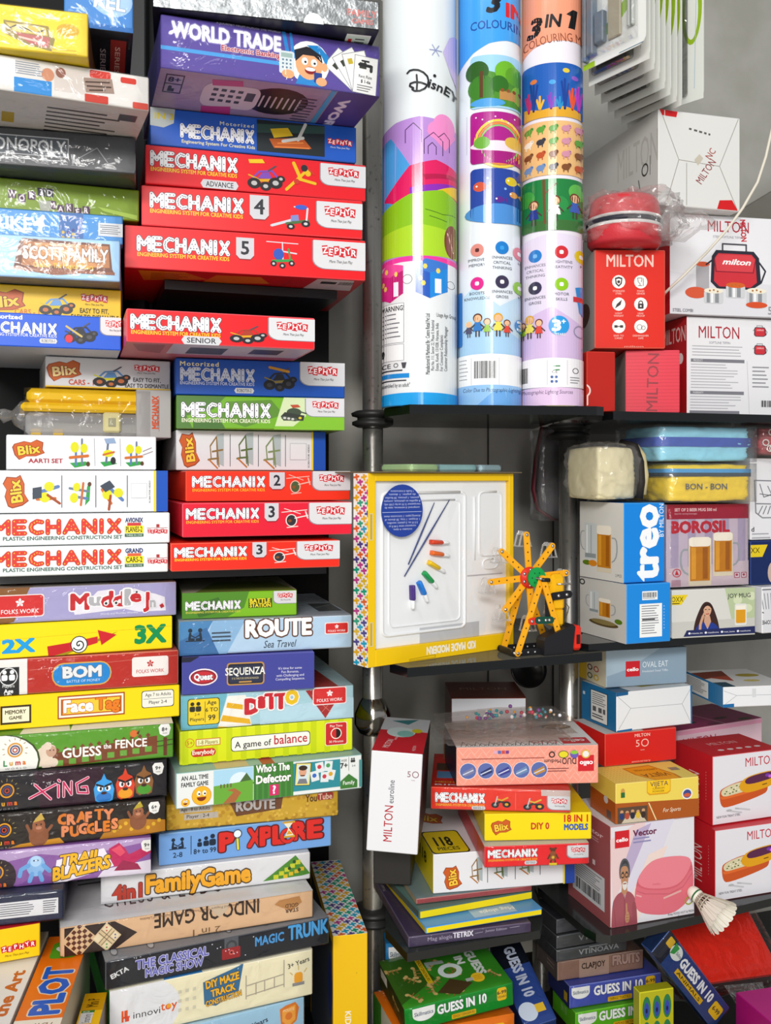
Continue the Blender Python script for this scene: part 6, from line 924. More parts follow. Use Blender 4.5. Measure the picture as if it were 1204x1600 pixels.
t1=(P([(590,205),(620,192),(655,186),(690,190),(715,200),(715,420),(590,420)],'#b48ad0')+P([(590,222),(612,214),(640,260),(640,340),(590,340)],'#4a9ad8')+E(692,198,17,19,'#e88ac4')+E(678,206,11,13,'#e88ac4')+P([(665,208),(712,206),(694,236)],'#e88ac4')+Ls([[(634,226),(634,206),(646,196),(658,208),(658,226)],[(662,244),(662,222),(676,210),(690,222),(690,244)],[(668,244),(668,232),(674,226),(680,232),(680,244)],[(684,216),(692,208),(700,216),(700,236)]],1.2,'#4a2a5a')
  +P([(640,262),(680,252),(715,262),(715,310),(660,300),(620,320),(600,310)],'#d81e5e')+P([(660,276),(715,270),(715,276),(664,284)],'#b01848')+P([(640,296),(715,284),(715,298),(640,310)],'#8a2ab0')+P([(680,300),(715,284),(715,306)],'#e8c01e')+P([(590,330),(640,306),(690,298),(715,310),(715,402),(590,402)],'#86bc1e')+P([(590,366),(650,352),(700,360),(715,372),(715,402),(590,402)],'#a6d02a')+Ls([[(664,330),(690,336),(715,332)],[(670,340),(696,346)]],1,'#3a5a1a')+E(704,376,12,26,'#7a3a2a')+L([(697,364),(706,392)],2,'#d8b0a0')
  +P(arcp(655,57,406,640,4),'#e83a9a')+P(arcp(655,57,414,640,4),'#e0e4e6')+P([(713,44),(700,56),(690,82),(702,112),(713,130)],'#c4b4e0')+Ls([[(670,82),(688,82)],[(674,74),(684,90)],[(684,74),(674,90)]],1.1,'#8a94c4')
  +[Part('brand_lettering',script_d(637,112,.92))]
  +[Part('tent_picture',tent(595,410,36,62,'#d82a86','#b81e6e','#e84a9a'),'picture of a pink play tent'),Part('tent_picture',tent(649,406,48,62,'#2a5ab8','#1e86d8','#3a74c8'),'picture of a blue play tent')]
  +ring(637,438,7,.7,'#4a4a50')+ring(702,444,6,.7,'#4a4a50')
  +R(594,474,38,62,'#6a6a6e')+R(594.6,474.6,36.8,60.8,'#eceff0')+T(596,478,7.5,'WARNING!','#26262a',w=36,b=.04)+para(597,490,32,6,7,'#6a6a70',1.8)+R(594,538,38,26,'#7a7a7e')+R(594.6,538.6,36.8,24.8,'#eceff0')+E(600,552,3,6,'#26262a')+T(598,568,7,'CE','#26262a',w=14)+ring(620,571,3,1,'#26262a')+P([(628,567),(636,567),(634,576),(630,576)],'#4a4a50')+para(597,578,44,1,5,'#3a3a40',2.2)+R(596,584,44,7,'#1e86d0')+para(597,594,46,1,5,'#3a3a40',2)+T(597,599,6,'assembled by an adult"','#2a2a30',w=44,b=.01)
  +T(664,586,6,'Manufactured & Marketed By : Centre Retail Pvt Ltd','#2a2a30',w=94,rot=-90,b=.01)+sum([T(672+i*6.5,580,4.6,s,'#3a3a40',w=ww,rot=-90,b=0) for i,(s,ww) in enumerate((('Plot No. 111, Sector 22, Phase II, Industrial',78),('Estate, Kundli, 131028, Haryana, India',74),('For Consumer Complaints',56),('Customer Relationship Manager',70)))],[])+T(680,490,6,'Usage Age Group','#2a2a30',w=30,b=0)
  +P(arcp(655,57,616,640,2),'#1e9ae0'))
ctube('t1','widest white tube with pink and blue play tent pictures, first from the chrome post',655,57.5,1.42,'#dde3e5',t1,capcol='#2a96d8')
def forest(x,y,w,h): return R(x,y,w,h,'#9acbe8',6)+P([(x,y+h*.45),(x+w*.3,y+h*.3),(x+w,y+h*.5),(x+w,y+h-3),(x,y+h-3)],'#4a8a2a')+sum([E(x+w*a,y+h*b,w*r,h*r,c) for a,b,r,c in((.12,.3,.2,'#2a5a1e'),(.2,.62,.24,'#3a7a24'),(.62,.3,.2,'#6ab02a'),(.78,.36,.18,'#5a9a24'),(.9,.7,.2,'#7ab83a'),(.5,.55,.16,'#2e6a20'))],[])+R(x+w*.16,y+h*.3,w*.06,h*.5,'#5a3a1e')+R(x+w*.5,y+h*.68,w*.5,h*.16,'#b8864a')+dots([(x+w*(.55+.1*i),y+h*.66) for i in range(5)],3,'#8a4a24')+E(x+w*.3,y+h*.9,w*.3,h*.08,'#4a9ad8')
def rainbow(x,y,w,h): return R(x,y,w,h,'#a81e86',6)+ring(x+w*.5,y+h*.62,w*.42,4,'#e8c84a')+ring(x+w*.5,y+h*.62,w*.37,3,'#e88a3a')+ring(x+w*.5,y+h*.62,w*.33,2.6,'#8ac46a')+R(x,y+h*.62,w,h*.38,'#a01a7a',6)+E(x+w*.5,y+h*.66,w*.5,h*.1,'#e9d8e4')+E(x+w*.2,y+h*.6,w*.14,h*.12,'#6aa83a')+E(x+w*.75,y+h*.58,w*.16,h*.12,'#d8b04a')+dots([(x+w*(.1+.11*i),y+h*(.1+.05*(i%3))) for i in range(8)],1.3,'#f0e0f0')
def fish(x,y,w,h): return R(x,y,w,h,'#27449c',6)+E(x+w*.5,y+h*.9,w*.6,h*.2,'#4a8ad0')+sum([E(x+w*a,y+h*b,w*r,w*r*.8,c)+P([(x+w*(a+r),y+h*b),(x+w*(a+r*1.8),y+h*b-4),(x+w*(a+r*1.8),y+h*b+4)],c)+D(x+w*(a-.05),y+h*b-1,1.4,'#f4f4f4') for a,b,r,c in((.16,.36,.11,'#c8543a'),(.7,.24,.1,'#d8c01e'),(.5,.62,.07,'#5a2a8a'),(.74,.5,.07,'#d8964a'))],[])+dots([(x+w*.3,y+h*.2),(x+w*.34,y+h*.3),(x+w*.6,y+h*.4)],2,'#8ab4e8')
def feat(x,y,c,l,g='#f4f4f4'): return D(x,y,10,c,20)+D(x,y,7.6,c)+R(x-3,y-3,6,6,g,2)+sum([T(x,y+13+i*8,4.2,s,'#4a4e5a',cx=True,b=.01) for i,s in enumerate(l)],[])
def kid(x,y,k,sh,hr): return tr(D(0,-9,6,hr)+E(0,-8,4.6,5,'#e8b890')+P([(-4,-3),(4,-3),(6,9),(-6,9)],sh)+Ls([[(-2,9),(-2,16)],[(2,9),(2,16)],[(-4,0),(-9,5)],[(4,0),(9,5)]],1.8,'#4a3a34'),x,y,k)
t2=(P([(716,-40),(812,-40),(812,64),(790,66),(764,72),(740,84),(716,104)],'#3f9be6')+R(730,180,.6,60,'#a9b0b8')+T(761,-6,29,'3','#1a1c22',w=20,b=.08,sh=.25)+T(790,8,20,'IN','#c82030',w=26,b=.09)+T(736,36,13,'COLOURING','#1e4a9a',w=90,b=.02)+[Part('picture_panel',forest(736,90,86,82),'picture of a green riverside wood'),Part('picture_panel',rainbow(736,178,86,80),'picture of a rainbow on magenta'),Part('picture_panel',fish(736,266,86,78),'picture of fish on deep blue')]
  +P([(716,470),(740,450),(780,480),(812,460),(812,556),(716,556)],'#bcd8ec')+P([(716,520),(760,500),(812,530),(812,556),(716,556)],'#a4cbea')
  +feat(746,392,'#d88a80',('IMPROVES','MEMORY'),'#5a2a2a')+feat(783,389,'#1e7ac8',('ENHANCES','CRITICAL','THINKING'),'#3a9ae0')+feat(809,394,'#d87a8a',('H',))+feat(746,444,'#d82a8a',('BOOSTS','KNOWLEDGE'))+feat(783,442,'#3a3450',('ENHANCES','GROSS'))+feat(809,448,'#8ac03a',('M',))
  +R(716,454,8,86,'#1e74c4',3)+kid(734,514,.8,'#4a4a6a','#e8c890')+kid(747,508,1.15,'#3a7ac0','#5a3420')+kid(761,512,.9,'#8ab82a','#5a3420')+kid(777,508,1.15,'#e8d85a','#d8a01e')+kid(790,513,.85,'#d84a3a','#6a3420')+D(812,508,11,'#3a86d0')+T(805,501,14,'3','#e9f2fa',w=9,b=.06)
  +P(arcp(764,48,556,604,2),'#eceef0')+bars(742,565,32,27)+para(720,562,14,6,6,'#9a9ca4',1.4)+L([(738,560),(738,602)],.5,'#a9a9ae')+L([(778,560),(778,602)],.5,'#a9a9ae')
  +P(arcp(764,48,604,640,2),'#8fbde8')+P([(740,640),(770,612),(812,608),(812,640)],'#6aa4e0')+T(726,607,6,'Color Due to Photographic Lighting','#2a3a5a',w=84,b=0,sh=.2))
ctube('t2','pale blue colouring tube, the middle one of the three tubes',764,48,1.42,'#dfe6ee',t2,capcol='#d8d4a8')
def reef(x,y,w,h): return R(x,y,w,h,'#1e5ab0',4)+P([(x,y+h*.75),(x+w*.3,y+h*.86),(x+w*.7,y+h*.8),(x+w,y+h*.88),(x+w,y+h),(x,y+h)],'#d8a02a')+sum([Ls([[(x+w*a,y+h*.85),(x+w*(a-.05),y+h*(.85-r))],[(x+w*a,y+h*.85),(x+w*(a+.06),y+h*(.88-r))],[(x+w*a,y+h*.8),(x+w*a,y+h*(.8-r))]],3,c) for a,r,c in((.12,.3,'#b82a6a'),(.3,.2,'#e8b02a'),(.62,.16,'#2a8ac0'),(.82,.34,'#e0502a'),(.48,.24,'#7a2ab0'),(.92,.4,'#b83ac0'),(.2,.5,'#1a3a8a'),(.7,.5,'#1a3f90'))],[])+sum([E(x+w*a,y+h*b,5,3.6,c) for a,b,c in((.2,.3,'#d8743a'),(.72,.14,'#d8c040'),(.5,.36,'#3a9ad8'),(.86,.26,'#8a5ac0'))],[])
def animals(x,y,w,h):
    rg=random.Random(8); e=R(x,y,w,h,'#e2b478',4)
    for i in range(5):
        for j in range(4):
            a=x+10+i*w/5; b=y+12+j*h/4.2; c=rg.choice(('#3a3a44','#b8502a','#6a8ab8','#5a9a3a','#d8743a','#e9e4da','#7a4a2a','#c88aa0'))
            e+=E(a,b,6,4.6,c)+D(a+5,b-3.4,3,c)+Ls([[(a-3,b+3),(a-3,b+7)],[(a+3,b+3),(a+3,b+7)]],1.6,c)+D(a+6,b-4,.7,'#1a1a1a')
    return e
def wood(x,y,w,h): return R(x,y,w,h,'#1f7a3c',4)+R(x,y+h*.8,w,h*.2,'#3a6a34',4)+L([(x+w*.36,y+2),(x+w*.38,y+h*.85)],4,'#6a4a2a')+L([(x+w*.36,y+h*.3),(x+w*.56,y+8)],2.4,'#6a4a2a')+sum([E(x+w*a,y+h*b,w*.14,h*.16,c) for a,b,c in((.08,.34,'#3f9a3a'),(.9,.24,'#5ab04a'),(.62,.5,'#2a8a44'))],[])+sum([kid(x+w*a,y+h*b,1.25,c,'#6a3a24') for a,b,c in((.2,.62,'#2a3a8a'),(.55,.56,'#e9e4e4'),(.86,.5,'#3a5ab0'))],[])
t3=(P([(815,-40),(909,-40),(909,66),(862,68),(835,74),(815,84)],'#e89878')+T(826,30,27,'3','#1a1a1c',w=20,b=.08,sh=.25)+T(852,27,19,'IN','#1a1a1c',w=24,b=.06,sh=.15)+P([(883,26),(893,17),(900,17),(896,47),(886,47),(890,28)],'#1a1a1c')+T(818,62,13,'COLOURING MAT','#8a4a34',w=104,b=0,rot=-6)+[Part('picture_panel',reef(817,102,91,84),'picture of an underwater reef'),Part('picture_panel',animals(817,192,91,84),'tan picture of many small animals'),Part('picture_panel',wood(817,282,91,80),'picture of children in a green wood')]
  +P([(815,376),(862,366),(909,370),(909,556),(815,556)],'#dcd2e6')+P([(815,500),(862,480),(909,510),(909,562),(815,562)],'#cfb6dc')
  +feat(837,400,'#2a7ac4',('ENHANCES','CRITICAL','THINKING'),'#7ab4e4')+feat(876,396,'#c82a34',('HEIGHTENS','CREATIVITY'))+feat(905,400,'#e0c01e',('P',))+feat(837,450,'#3a3450',('ENHANCES','GROSS'))+feat(876,446,'#8ac01e',('MOTOR','SKILLS'))+P([(896,450),(909,446),(909,494),(902,488)],'#2a86d0')+R(893,464,16,8,'#c82a34')
  +kid(818,514,.9,'#8ab82a','#5a3420')+kid(829,509,1.15,'#e8d85a','#d8a01e')+kid(843,513,.95,'#d84a3a','#6a3420')+D(872,510,15,'#2a94d8',24)+T(863,502,16,'3','#ffffff',w=11,b=.07)+T(876,500,8,'+','#ffffff',b=.05)+T(874,522,4,'YEARS','#ffffff',w=14,cx=True)+ring(903,518,9,1.2,'#8a8aa0')
  +P(arcp(862,47,562,606,2),'#eceaee')+bars(817,574,10,24,'#222222',8)+para(864,572,10,2,6,'#4a8a5a',2)+T(862,580,4,'CE','#2a2a2a',w=8)+dots([(862,590),(868,590),(862,597),(868,597)],2.4,'#3a5a9a')+ring(896,580,4,1,'#2a2a2a')+para(888,590,16,3,4,'#7a7a80',1.3)+L([(855,564),(855,602)],.5,'#a9a9ae')+L([(884,564),(884,602)],.5,'#a9a9ae')
  +P(arcp(862,47,608,640,2),'#dcc0e0')+T(818,610,6,'Photographic Lighting Sources','#4a3a5a',w=74,b=0,sh=.2))
ctube('t3','peach topped colouring tube with sea and animal pictures, nearest the red cartons',862,46.5,1.42,'#e4dfe8',t3,capcol='#d8d4a8')
from mathutils import noise
# ---------------------------------------------------------------- open window craft kit box on the glass shelf
def kitbox():
    px,py,pz,yaw,w,h,roll,pit,d,u0,W,H=FIT['K1']; k=w/W
    YEL=mat('#f0c40c',.35); GRY=mat('#f0f2f4',.3)
    eu=Euler((0,0,yaw),'XYZ'); loc=Vector((px,py,pz))+eu.to_matrix()@Vector((w/2,d/2,0))
    e=empty('craft_kit_box',loc,eu); tag(e,'large craft kit box with clear window, paint bottles and coloured cross pattern edge','box')
    X=lambda u:-w/2+u*w/W; Z=lambda v:h-v*h/H; Y=-d/2
    m=MB()
    m.box((-w/2,Y+.008,0),(w/2,d/2,h),YEL,.001)
    for x0,x1,v0,v1 in((0,11,0,H),(W-8,W,0,H),(11,W-8,0,12),(11,W-8,H-25,H)): m.box((X(x0),Y,Z(v1)),(X(x1),Y+.0081,Z(v0)),YEL,.0006)
    fn=facefn('front',w,d,h)
    put(m,T(165,H-8,11,'KID MADE MODERN','#f7f2e0',w=78,rot=180,b=.08)+R(2,60,5,40,'#d8d0a8')+R(2,222,5,36,'#d8d0a8')+rects([(3,61,3,38),(3,223,3,34)],'#caa60a')+L([(60,H-2),(100,H-2),(100,H-6),(60,H-4)],.8,'#a88a0a'),W,H,fn)
    put(m,R(0,0,25,300,'#ebe9e4')+hound(0,0,25,300,13,11),25,300,facefn('left',w,d,h)); m.build('carton',e)
    m=MB(); by=Y+.0079   # white moulded tray with raised rims
    m.box((X(11),by-.0012,Z(H-25)),(X(W-8),by,Z(12)),GRY,.0004)
    def rim(x0,x1,v0,v1,t,hh,mt=GRY):
        pts=[(X(a),by-.0012-hh*.2,Z(b)) for a,b in rpts(x0,v0,x1-x0,v1-v0,8)]; m.tube(pts+[pts[0]],t,mt,8)
    rim(24,152,30,246,.0022,.003); rim(34,144,42,234,.0014,.002); rim(176,214,30,134,.0016,.002); rim(182,208,140,156,.0012,.002)
    m.box((X(156),by-.002,Z(166)),(X(216),by-.001,Z(164)),mat('#b9bbc0',.3),.0003)
    m.tube([(X(168),by-.002,Z(38)),(X(168),by-.002,Z(140))],[.0018,.0012],GRY,8)
    m.box((X(80),by-.0018,Z(264)),(X(176),by-.001,Z(240)),mat('#c2c4c8',.3),.0003); m.build('moulded_tray',e,label='white moulded plastic tray')
    m=MB()
    for (a,b),(c,f_) in(((62,140),(102,46)),((56,158),(126,42))):
        m=MB(); m.tube([(X(a),by-.0030,Z(b)),(X((a+c)/2),by-.0030,Z((b+f_)/2)),(X(c),by-.0030,Z(f_))],[.0009,.0014,.0006],mat('#39477c',.35),8); m.build('paint_brush',e,label='thin dark blue brush')
    for i,(c,x,v,a) in enumerate((('#d8442a',104,108,4),('#e46a2a',105,126,10),('#eac01e',100,144,28),('#1f9a52',91,162,44),('#1e7ad8',81,178,62),('#46307c',67,184,88))):
        b=empty('paint_bottle',(X(x),by-.0042,Z(v)),(0,R_(a),0)); b.parent=e; b['label']='small bottle of '+('red','orange','yellow','green','blue','purple')[i]+' paint'
        Mx=Matrix.Rotation(R_(90),4,'Y')
        m=MB(); m.lathe([(.0,-.011),(.0062,-.011),(.0066,-.009),(.0066,.009),(.0045,.011),(0,.011)],mat(c,.25),16,Mx@Matrix.Diagonal((.55,1,1,1))); m.build('body',b)
        m=MB(); m.lathe([(.0045,.010),(.0048,.012),(.0045,.021),(.0025,.024),(0,.024)],mat('#eceef0',.3),16,Mx@Matrix.Diagonal((.6,1,1,1))); m.build('cap',b)
    m=MB(); put(m,E(49,57,31,40,'#24419a',36)+L([(20,59),(78,59)],.6,'#c9d0e8')+sum([T(49+ww/2,24+i*5+5,3,s,'#c9d0ec',w=ww,rot=180,b=.0) for i,(s,ww) in enumerate((('1 feuille d instructions',34),('de papier, 1 dessin,',40),('gouttes, 1 pinceau, 30 feuilles',50),('8 aiguilles en plastique, compte',54),('marqueteur 5.10 oz by (150 ml),',54),('comprend: 6 teintures, vase de',52)))],[])+sum([T(49+ww/2,62+i*5+5,3,s,'#c9d0ec',w=ww,rot=180,b=.0) for i,(s,ww) in enumerate((('drawing paper, 1 instruction sheet',54),('1 dropper, 1 tray, 30 sheets of',52),('3.5 fl oz, 2 plastic needles,',46),('marqueteur water 5.40 fl oz',40),('includes: 6 dyes,',28)))],[]),W,H,fn,z0=.0011); m.build('blue_sticker',e,label='round blue information sticker')
    m=MB(); m.box((X(11),Y+.0002,Z(H-25)),(X(W-8),Y+.0007,Z(12)),film('window_film',lo=.01,hi=.10,scale=5,rough=.05),.0001); m.build('clear_window',e)
    return e,w,h
kb,kw,kh=kitbox()
def child_loc(o,p): return o.location+o.rotation_euler.to_matrix()@Vector(p)
p=child_loc(kb,(.005,.035,kh+.0006)); mb=MB(); mb.box((-kw/2-.004,-.062,0),(kw/2+.004,.05,.0016),mat('#77684f',.6),.0004); mb.add([(-.11,-.0625,.0017),(-.04,-.0625,.0017),(-.05,.0,.0017),(-.10,.0,.0017)],[[0,1,2,3]],mat('#a98a2a',.5)); o=mb.build('cardboard_sheet',loc=p,rot=kb.rotation_euler); tag(o,'brown cardboard sheet lying on top of the window kit box','cardboard')
TEAL=mat('#8fc4c6',.4,0,.4,'cloth')
for i,(x,y,ww,c,lab) in enumerate(((-.03,.0,.055,mat('#a8cf8e',.4,0,.4,'cloth'),'flat pale green packet on the cardboard over the window kit box'),(.035,.004,.085,TEAL,'flat pale teal packet on the cardboard, next to the green packet'),(.105,.006,.05,mat('#9fc2cc',.4,0,.4,'cloth'),'flat grey blue packet at the far end of the cardboard sheet'))):
    mb=MB(); mb.box((-ww/2,-.035,0),(ww/2,.035,.011),c,.0035); o=mb.build('paper_packet',loc=p+kb.rotation_euler.to_matrix()@Vector((x,y,.0018)),rot=(0,0,kb.rotation_euler.z+R_((4,-3,6)[i]))); tag(o,lab,'packet')
    wrapshell('wrapper',ww,.07,.011,BAG,o,40+i,.001,.002,5)
# ---------------------------------------------------------------- yellow construction wheel toy
def ferris():
    e=empty('construction_toy',(.1885,1.409,.9862),(0,0,R_(21))); tag(e,'yellow construction set big wheel with motor and black battery box','toy')
    Yc=mat('#f0a81a',.3); K=mat('#1b1b1e',.35); RD=mat('#d83020',.3); GR=mat('#159a4a',.3); ME=mat('#c9c9cc',.2,1); BAT=mat('#1d1d21',.4); CL=film('clear_basket',lo=.12,hi=.6,scale=60,milk=.18)
    def strip(name,a,b,y,mt,w=.0092,t=.0022,holes=6,bolt=(),parent=e,hc='#5a3a10'):
        a=Vector(a);b=Vector(b); d=b-a; L_=d.length; an=math.atan2(d.y,d.x)
        pl=[(-w/2*math.sin(R_(t_)) ,w/2*math.cos(R_(t_))) for t_ in range(0,181,20)]+[(L_+w/2*math.sin(R_(t_)),-w/2*math.cos(R_(t_))) for t_ in range(0,181,20)]
        M=Matrix.Translation((a.x,y,a.y))@Matrix.Rotation(-an,4,'Y'); m=MB(); m.prism(pl,-t/2,t/2,mt,M)
        for i in range(holes):
            x=L_*i/(holes-1)
            for sg in(-1,1): m.add([M@Vector((x+.0013*math.cos(k*.7854),sg*(t/2+.0001),.0013*math.sin(k*.7854))) for k in range(8)],[list(range(8))],mat(hc,.6))
        o=m.build(name,parent)
        for x in bolt:
            m=MB(); m.lathe([(.0027,0),(.0027,.0010),(.0012,.0022),(0,.0022)],ME,10,M@Matrix.Translation((x,-t/2,0))@Matrix.Rotation(R_(90),4,'X')); m.build('bolt',o)
        return o
    HX,HZ,R0=.033,.1135,.062
    # base frame
    strip('base_bar',(0,.005),(.092,.005),0,K,.0095,.0022,9,(.0,),hc='#c9c9c9'); strip('base_bar',(0,.005),(.092,.005),.043,K,.0095,.0022,9,(),hc='#c9c9c9')
    m=MB(); m.box((-.003,-.001,.0005),(.001,.044,.010),K,.0005); m.build('base_end_bar',e)
    # A-frame legs, front and back
    strip('leg',(.004,.005),(HX+.012,HZ),-.0035,Yc,holes=10,bolt=(.0,)); strip('leg',(.080,.005),(HX+.012,HZ),-.0058,Yc,holes=10)
    strip('leg',(.004,.005),(HX+.006,HZ),.0395,Yc,holes=10); strip('leg',(.080,.005),(HX+.006,HZ),.0418,Yc,holes=10)
    m=MB(); m.tube([(HX+.006,-.012,HZ),(HX+.006,.045,HZ)],.0018,ME,10); m.build('axle',e)
    # wheel: eight arms, hub disc, gear, hanging clear baskets
    for i in range(8):
        a=R_(90+i*45+4); c,s=math.cos(a),math.sin(a); L_=R0*(.98 if i%2 else 1.03)
        arm=strip('wheel_arm',(HX+.012*c,HZ+.012*s),(HX+L_*c,HZ+L_*s),.014+.0004*(i%2),Yc,.0095,.0024,5,(L_-.012,))
        bx_,bz=HX+L_*c,HZ+L_*s; m=MB()
        prof=[(-.011,-.017),(-.0065,0.001),(-.003,.005),(.003,.005),(.0065,.001),(.011,-.017),(.0085,-.017),(.0045,-.001),(-.0045,-.001),(-.0085,-.017)]
        for y in(.018,.032): m.prism([(bx_+x,bz+z) for x,z in prof],y,y+.001,CL)
        m.prism([(bx_-.011,bz-.018),(bx_+.011,bz-.018),(bx_+.011,bz-.0165),(bx_-.011,bz-.0165)],.017,.034,CL); m.build('basket',e,label='clear plastic basket')
    Mh=Matrix.Translation((HX,.0115,HZ))@Matrix.Rotation(R_(90),4,'X')
    m=MB(); m.lathe([(0,-.002),(.016,-.002),(.016,.001),(0,.001)],RD,32,Mh); o=m.build('hub_disc',e,label='red hub disc')
    for i in range(6):
        m=MB(); m.lathe([(.0026,0),(.0026,.0012),(.001,.0024),(0,.0024)],ME,10,Matrix.Translation((HX+.0115*math.cos(i*1.047+.5),.0105,HZ+.0115*math.sin(i*1.047+.5)))@Matrix.Rotation(R_(90),4,'X')); m.build('bolt',o)
    pr=[]
    for k in range(80): r=.0152 if k%2 else .0141; pr.append((HX+.008+r*math.cos(k*math.pi/40),HZ+.0005+r*math.sin(k*math.pi/40)))
    m=MB(); m.prism(pr,.004,.0072,GR); 
    for i in range(6): m.add([(HX+.008+.008*math.cos(i*1.05)+.0013*math.cos(k*.7854),.0039,HZ+.008*math.sin(i*1.05)+.0013*math.sin(k*.7854)) for k in range(8)],[list(range(8))],mat('#0a5a2a'))
    m.build('gear',e,label='green toothed gear')
    # motor and bracket, link bar
    m=MB(); m.box((.062,-.002,.062),(.0875,.022,.118),mat('#efb310',.3),.006); m.box((.064,.001,.040),(.086,.020,.066),mat('#efb310',.3),.003); m.box((.045,.002,.098),(.066,.018,.117),mat('#efb310',.3),.003); o=m.build('motor',e,label='yellow motor housing')
    m=MB(); m.tube([(.070,-.004,.104),(.094,-.004,.103)],.0011,ME,8); m.build('motor_shaft',o)
    m=MB(); m.tube([(.042,-.006,HZ-.002),(.056,-.006,HZ-.003)],.0032,K,10); m.build('coupling',e)
    strip('bracket',(.064,.086),(.090,.088),-.0045,K,.0115,.002,3,(.008,.022),hc='#1b1b1e'); m=MB(); m.box((.050,-.005,.056),(.064,-.0025,.090),K,.001); m.build('bracket',e)
    strip('link_bar',(.026,.051),(.040,.052),-.0062,RD,.0105,.0018,2,(0,),hc='#8a1a10'); strip('link_bar',(.036,.052),(.058,.0515),-.0065,mat('#0f4a3a',.3),.0105,.0018,4,(.002,.013,.019),hc='#0f4a3a')
    # battery box with red switch cap, wire
    m=MB(); m.prism([(.044,.0),(.092,.0),(.097,.040),(.093,.044),(.046,.026),(.044,.022)],-.012,.012,BAT); m.build('battery_box',e,label='black battery box')
    m=MB(); m.box((.0945,-.0115,.004),(.1095,.0115,.041),mat('#e02a1c',.3),.004); m.box((.099,-.0122,.014),(.105,-.0113,.028),mat('#3a0a08',.5),.0003); m.build('switch_cap',e,label='red switch cap')
    m=MB(); m.tube([(.088,.0,.074),(.092,-.002,.068),(.088,-.003,.058),(.084,-.003,.048),(.083,-.002,.042)],.0008,mat('#4a4416',.5),6); m.build('wire',e)
ferris()
# ---------------------------------------------------------------- shuttlecock lying on the shelf edge
def shuttle():
    e=empty('shuttlecock',(.472,1.435,.6178),(0,0,0)); tag(e,'white feather shuttlecock lying at the front of the black shelf','shuttlecock')
    ax=Vector((.45,-.62,-.30)).normalized(); q=ax.to_track_quat('Z','X').to_matrix().to_4x4()@Matrix.Scale(.80,4)
    m=MB(); m.lathe([(0,-.030),(.006,-.029),(.011,-.025),(.0128,-.018),(.0128,-.008),(.0115,-.006),(0,-.006)],mat('#e9e4d6',.5),24,q); m.lathe([(.0130,-.013),(.0131,-.010)],mat('#2a6a3a',.5),24,q); m.build('cork',e)
    F=mat('#e6e1d4',.6,0,.3)
    for i in range(16):
        a=i*math.pi/8; M=q@Matrix.Rotation(a,4,'Z'); m=MB()
        def pt(t,s): r=.0105+t*.024; return M@Vector((r,s,-.006+t*.058))
        w_=.0072; pts=[(.35,-.001),(.42,-.0035),(.55,-.0055),(.8,-w_),(.95,-w_*.9),(1,-w_*.3),(1.0,w_*.5),(.93,w_),(.8,w_),(.55,.0058),(.42,.0035),(.35,.001)]
        m.add([pt(t,s)+M.to_3x3()@Vector((.0012*(s/.007)**1,0,0)) for t,s in pts],[list(range(len(pts)))],F,True)
        m.tube([pt(0,0),pt(.5,0),pt(1,0)],[.0009,.0007,.0004],mat('#cfc8b4',.5),6); m.build('feather',e)
    for t in(.14,.30):
        m=MB(); m.tube([q@Vector(((.0107+t*.024)*math.cos(k*math.pi/12),(.0107+t*.024)*math.sin(k*math.pi/12),-.006+t*.058)) for k in range(25)],.0006,mat('#d8d2c0',.6),6); m.build('binding_thread',e)
shuttle()
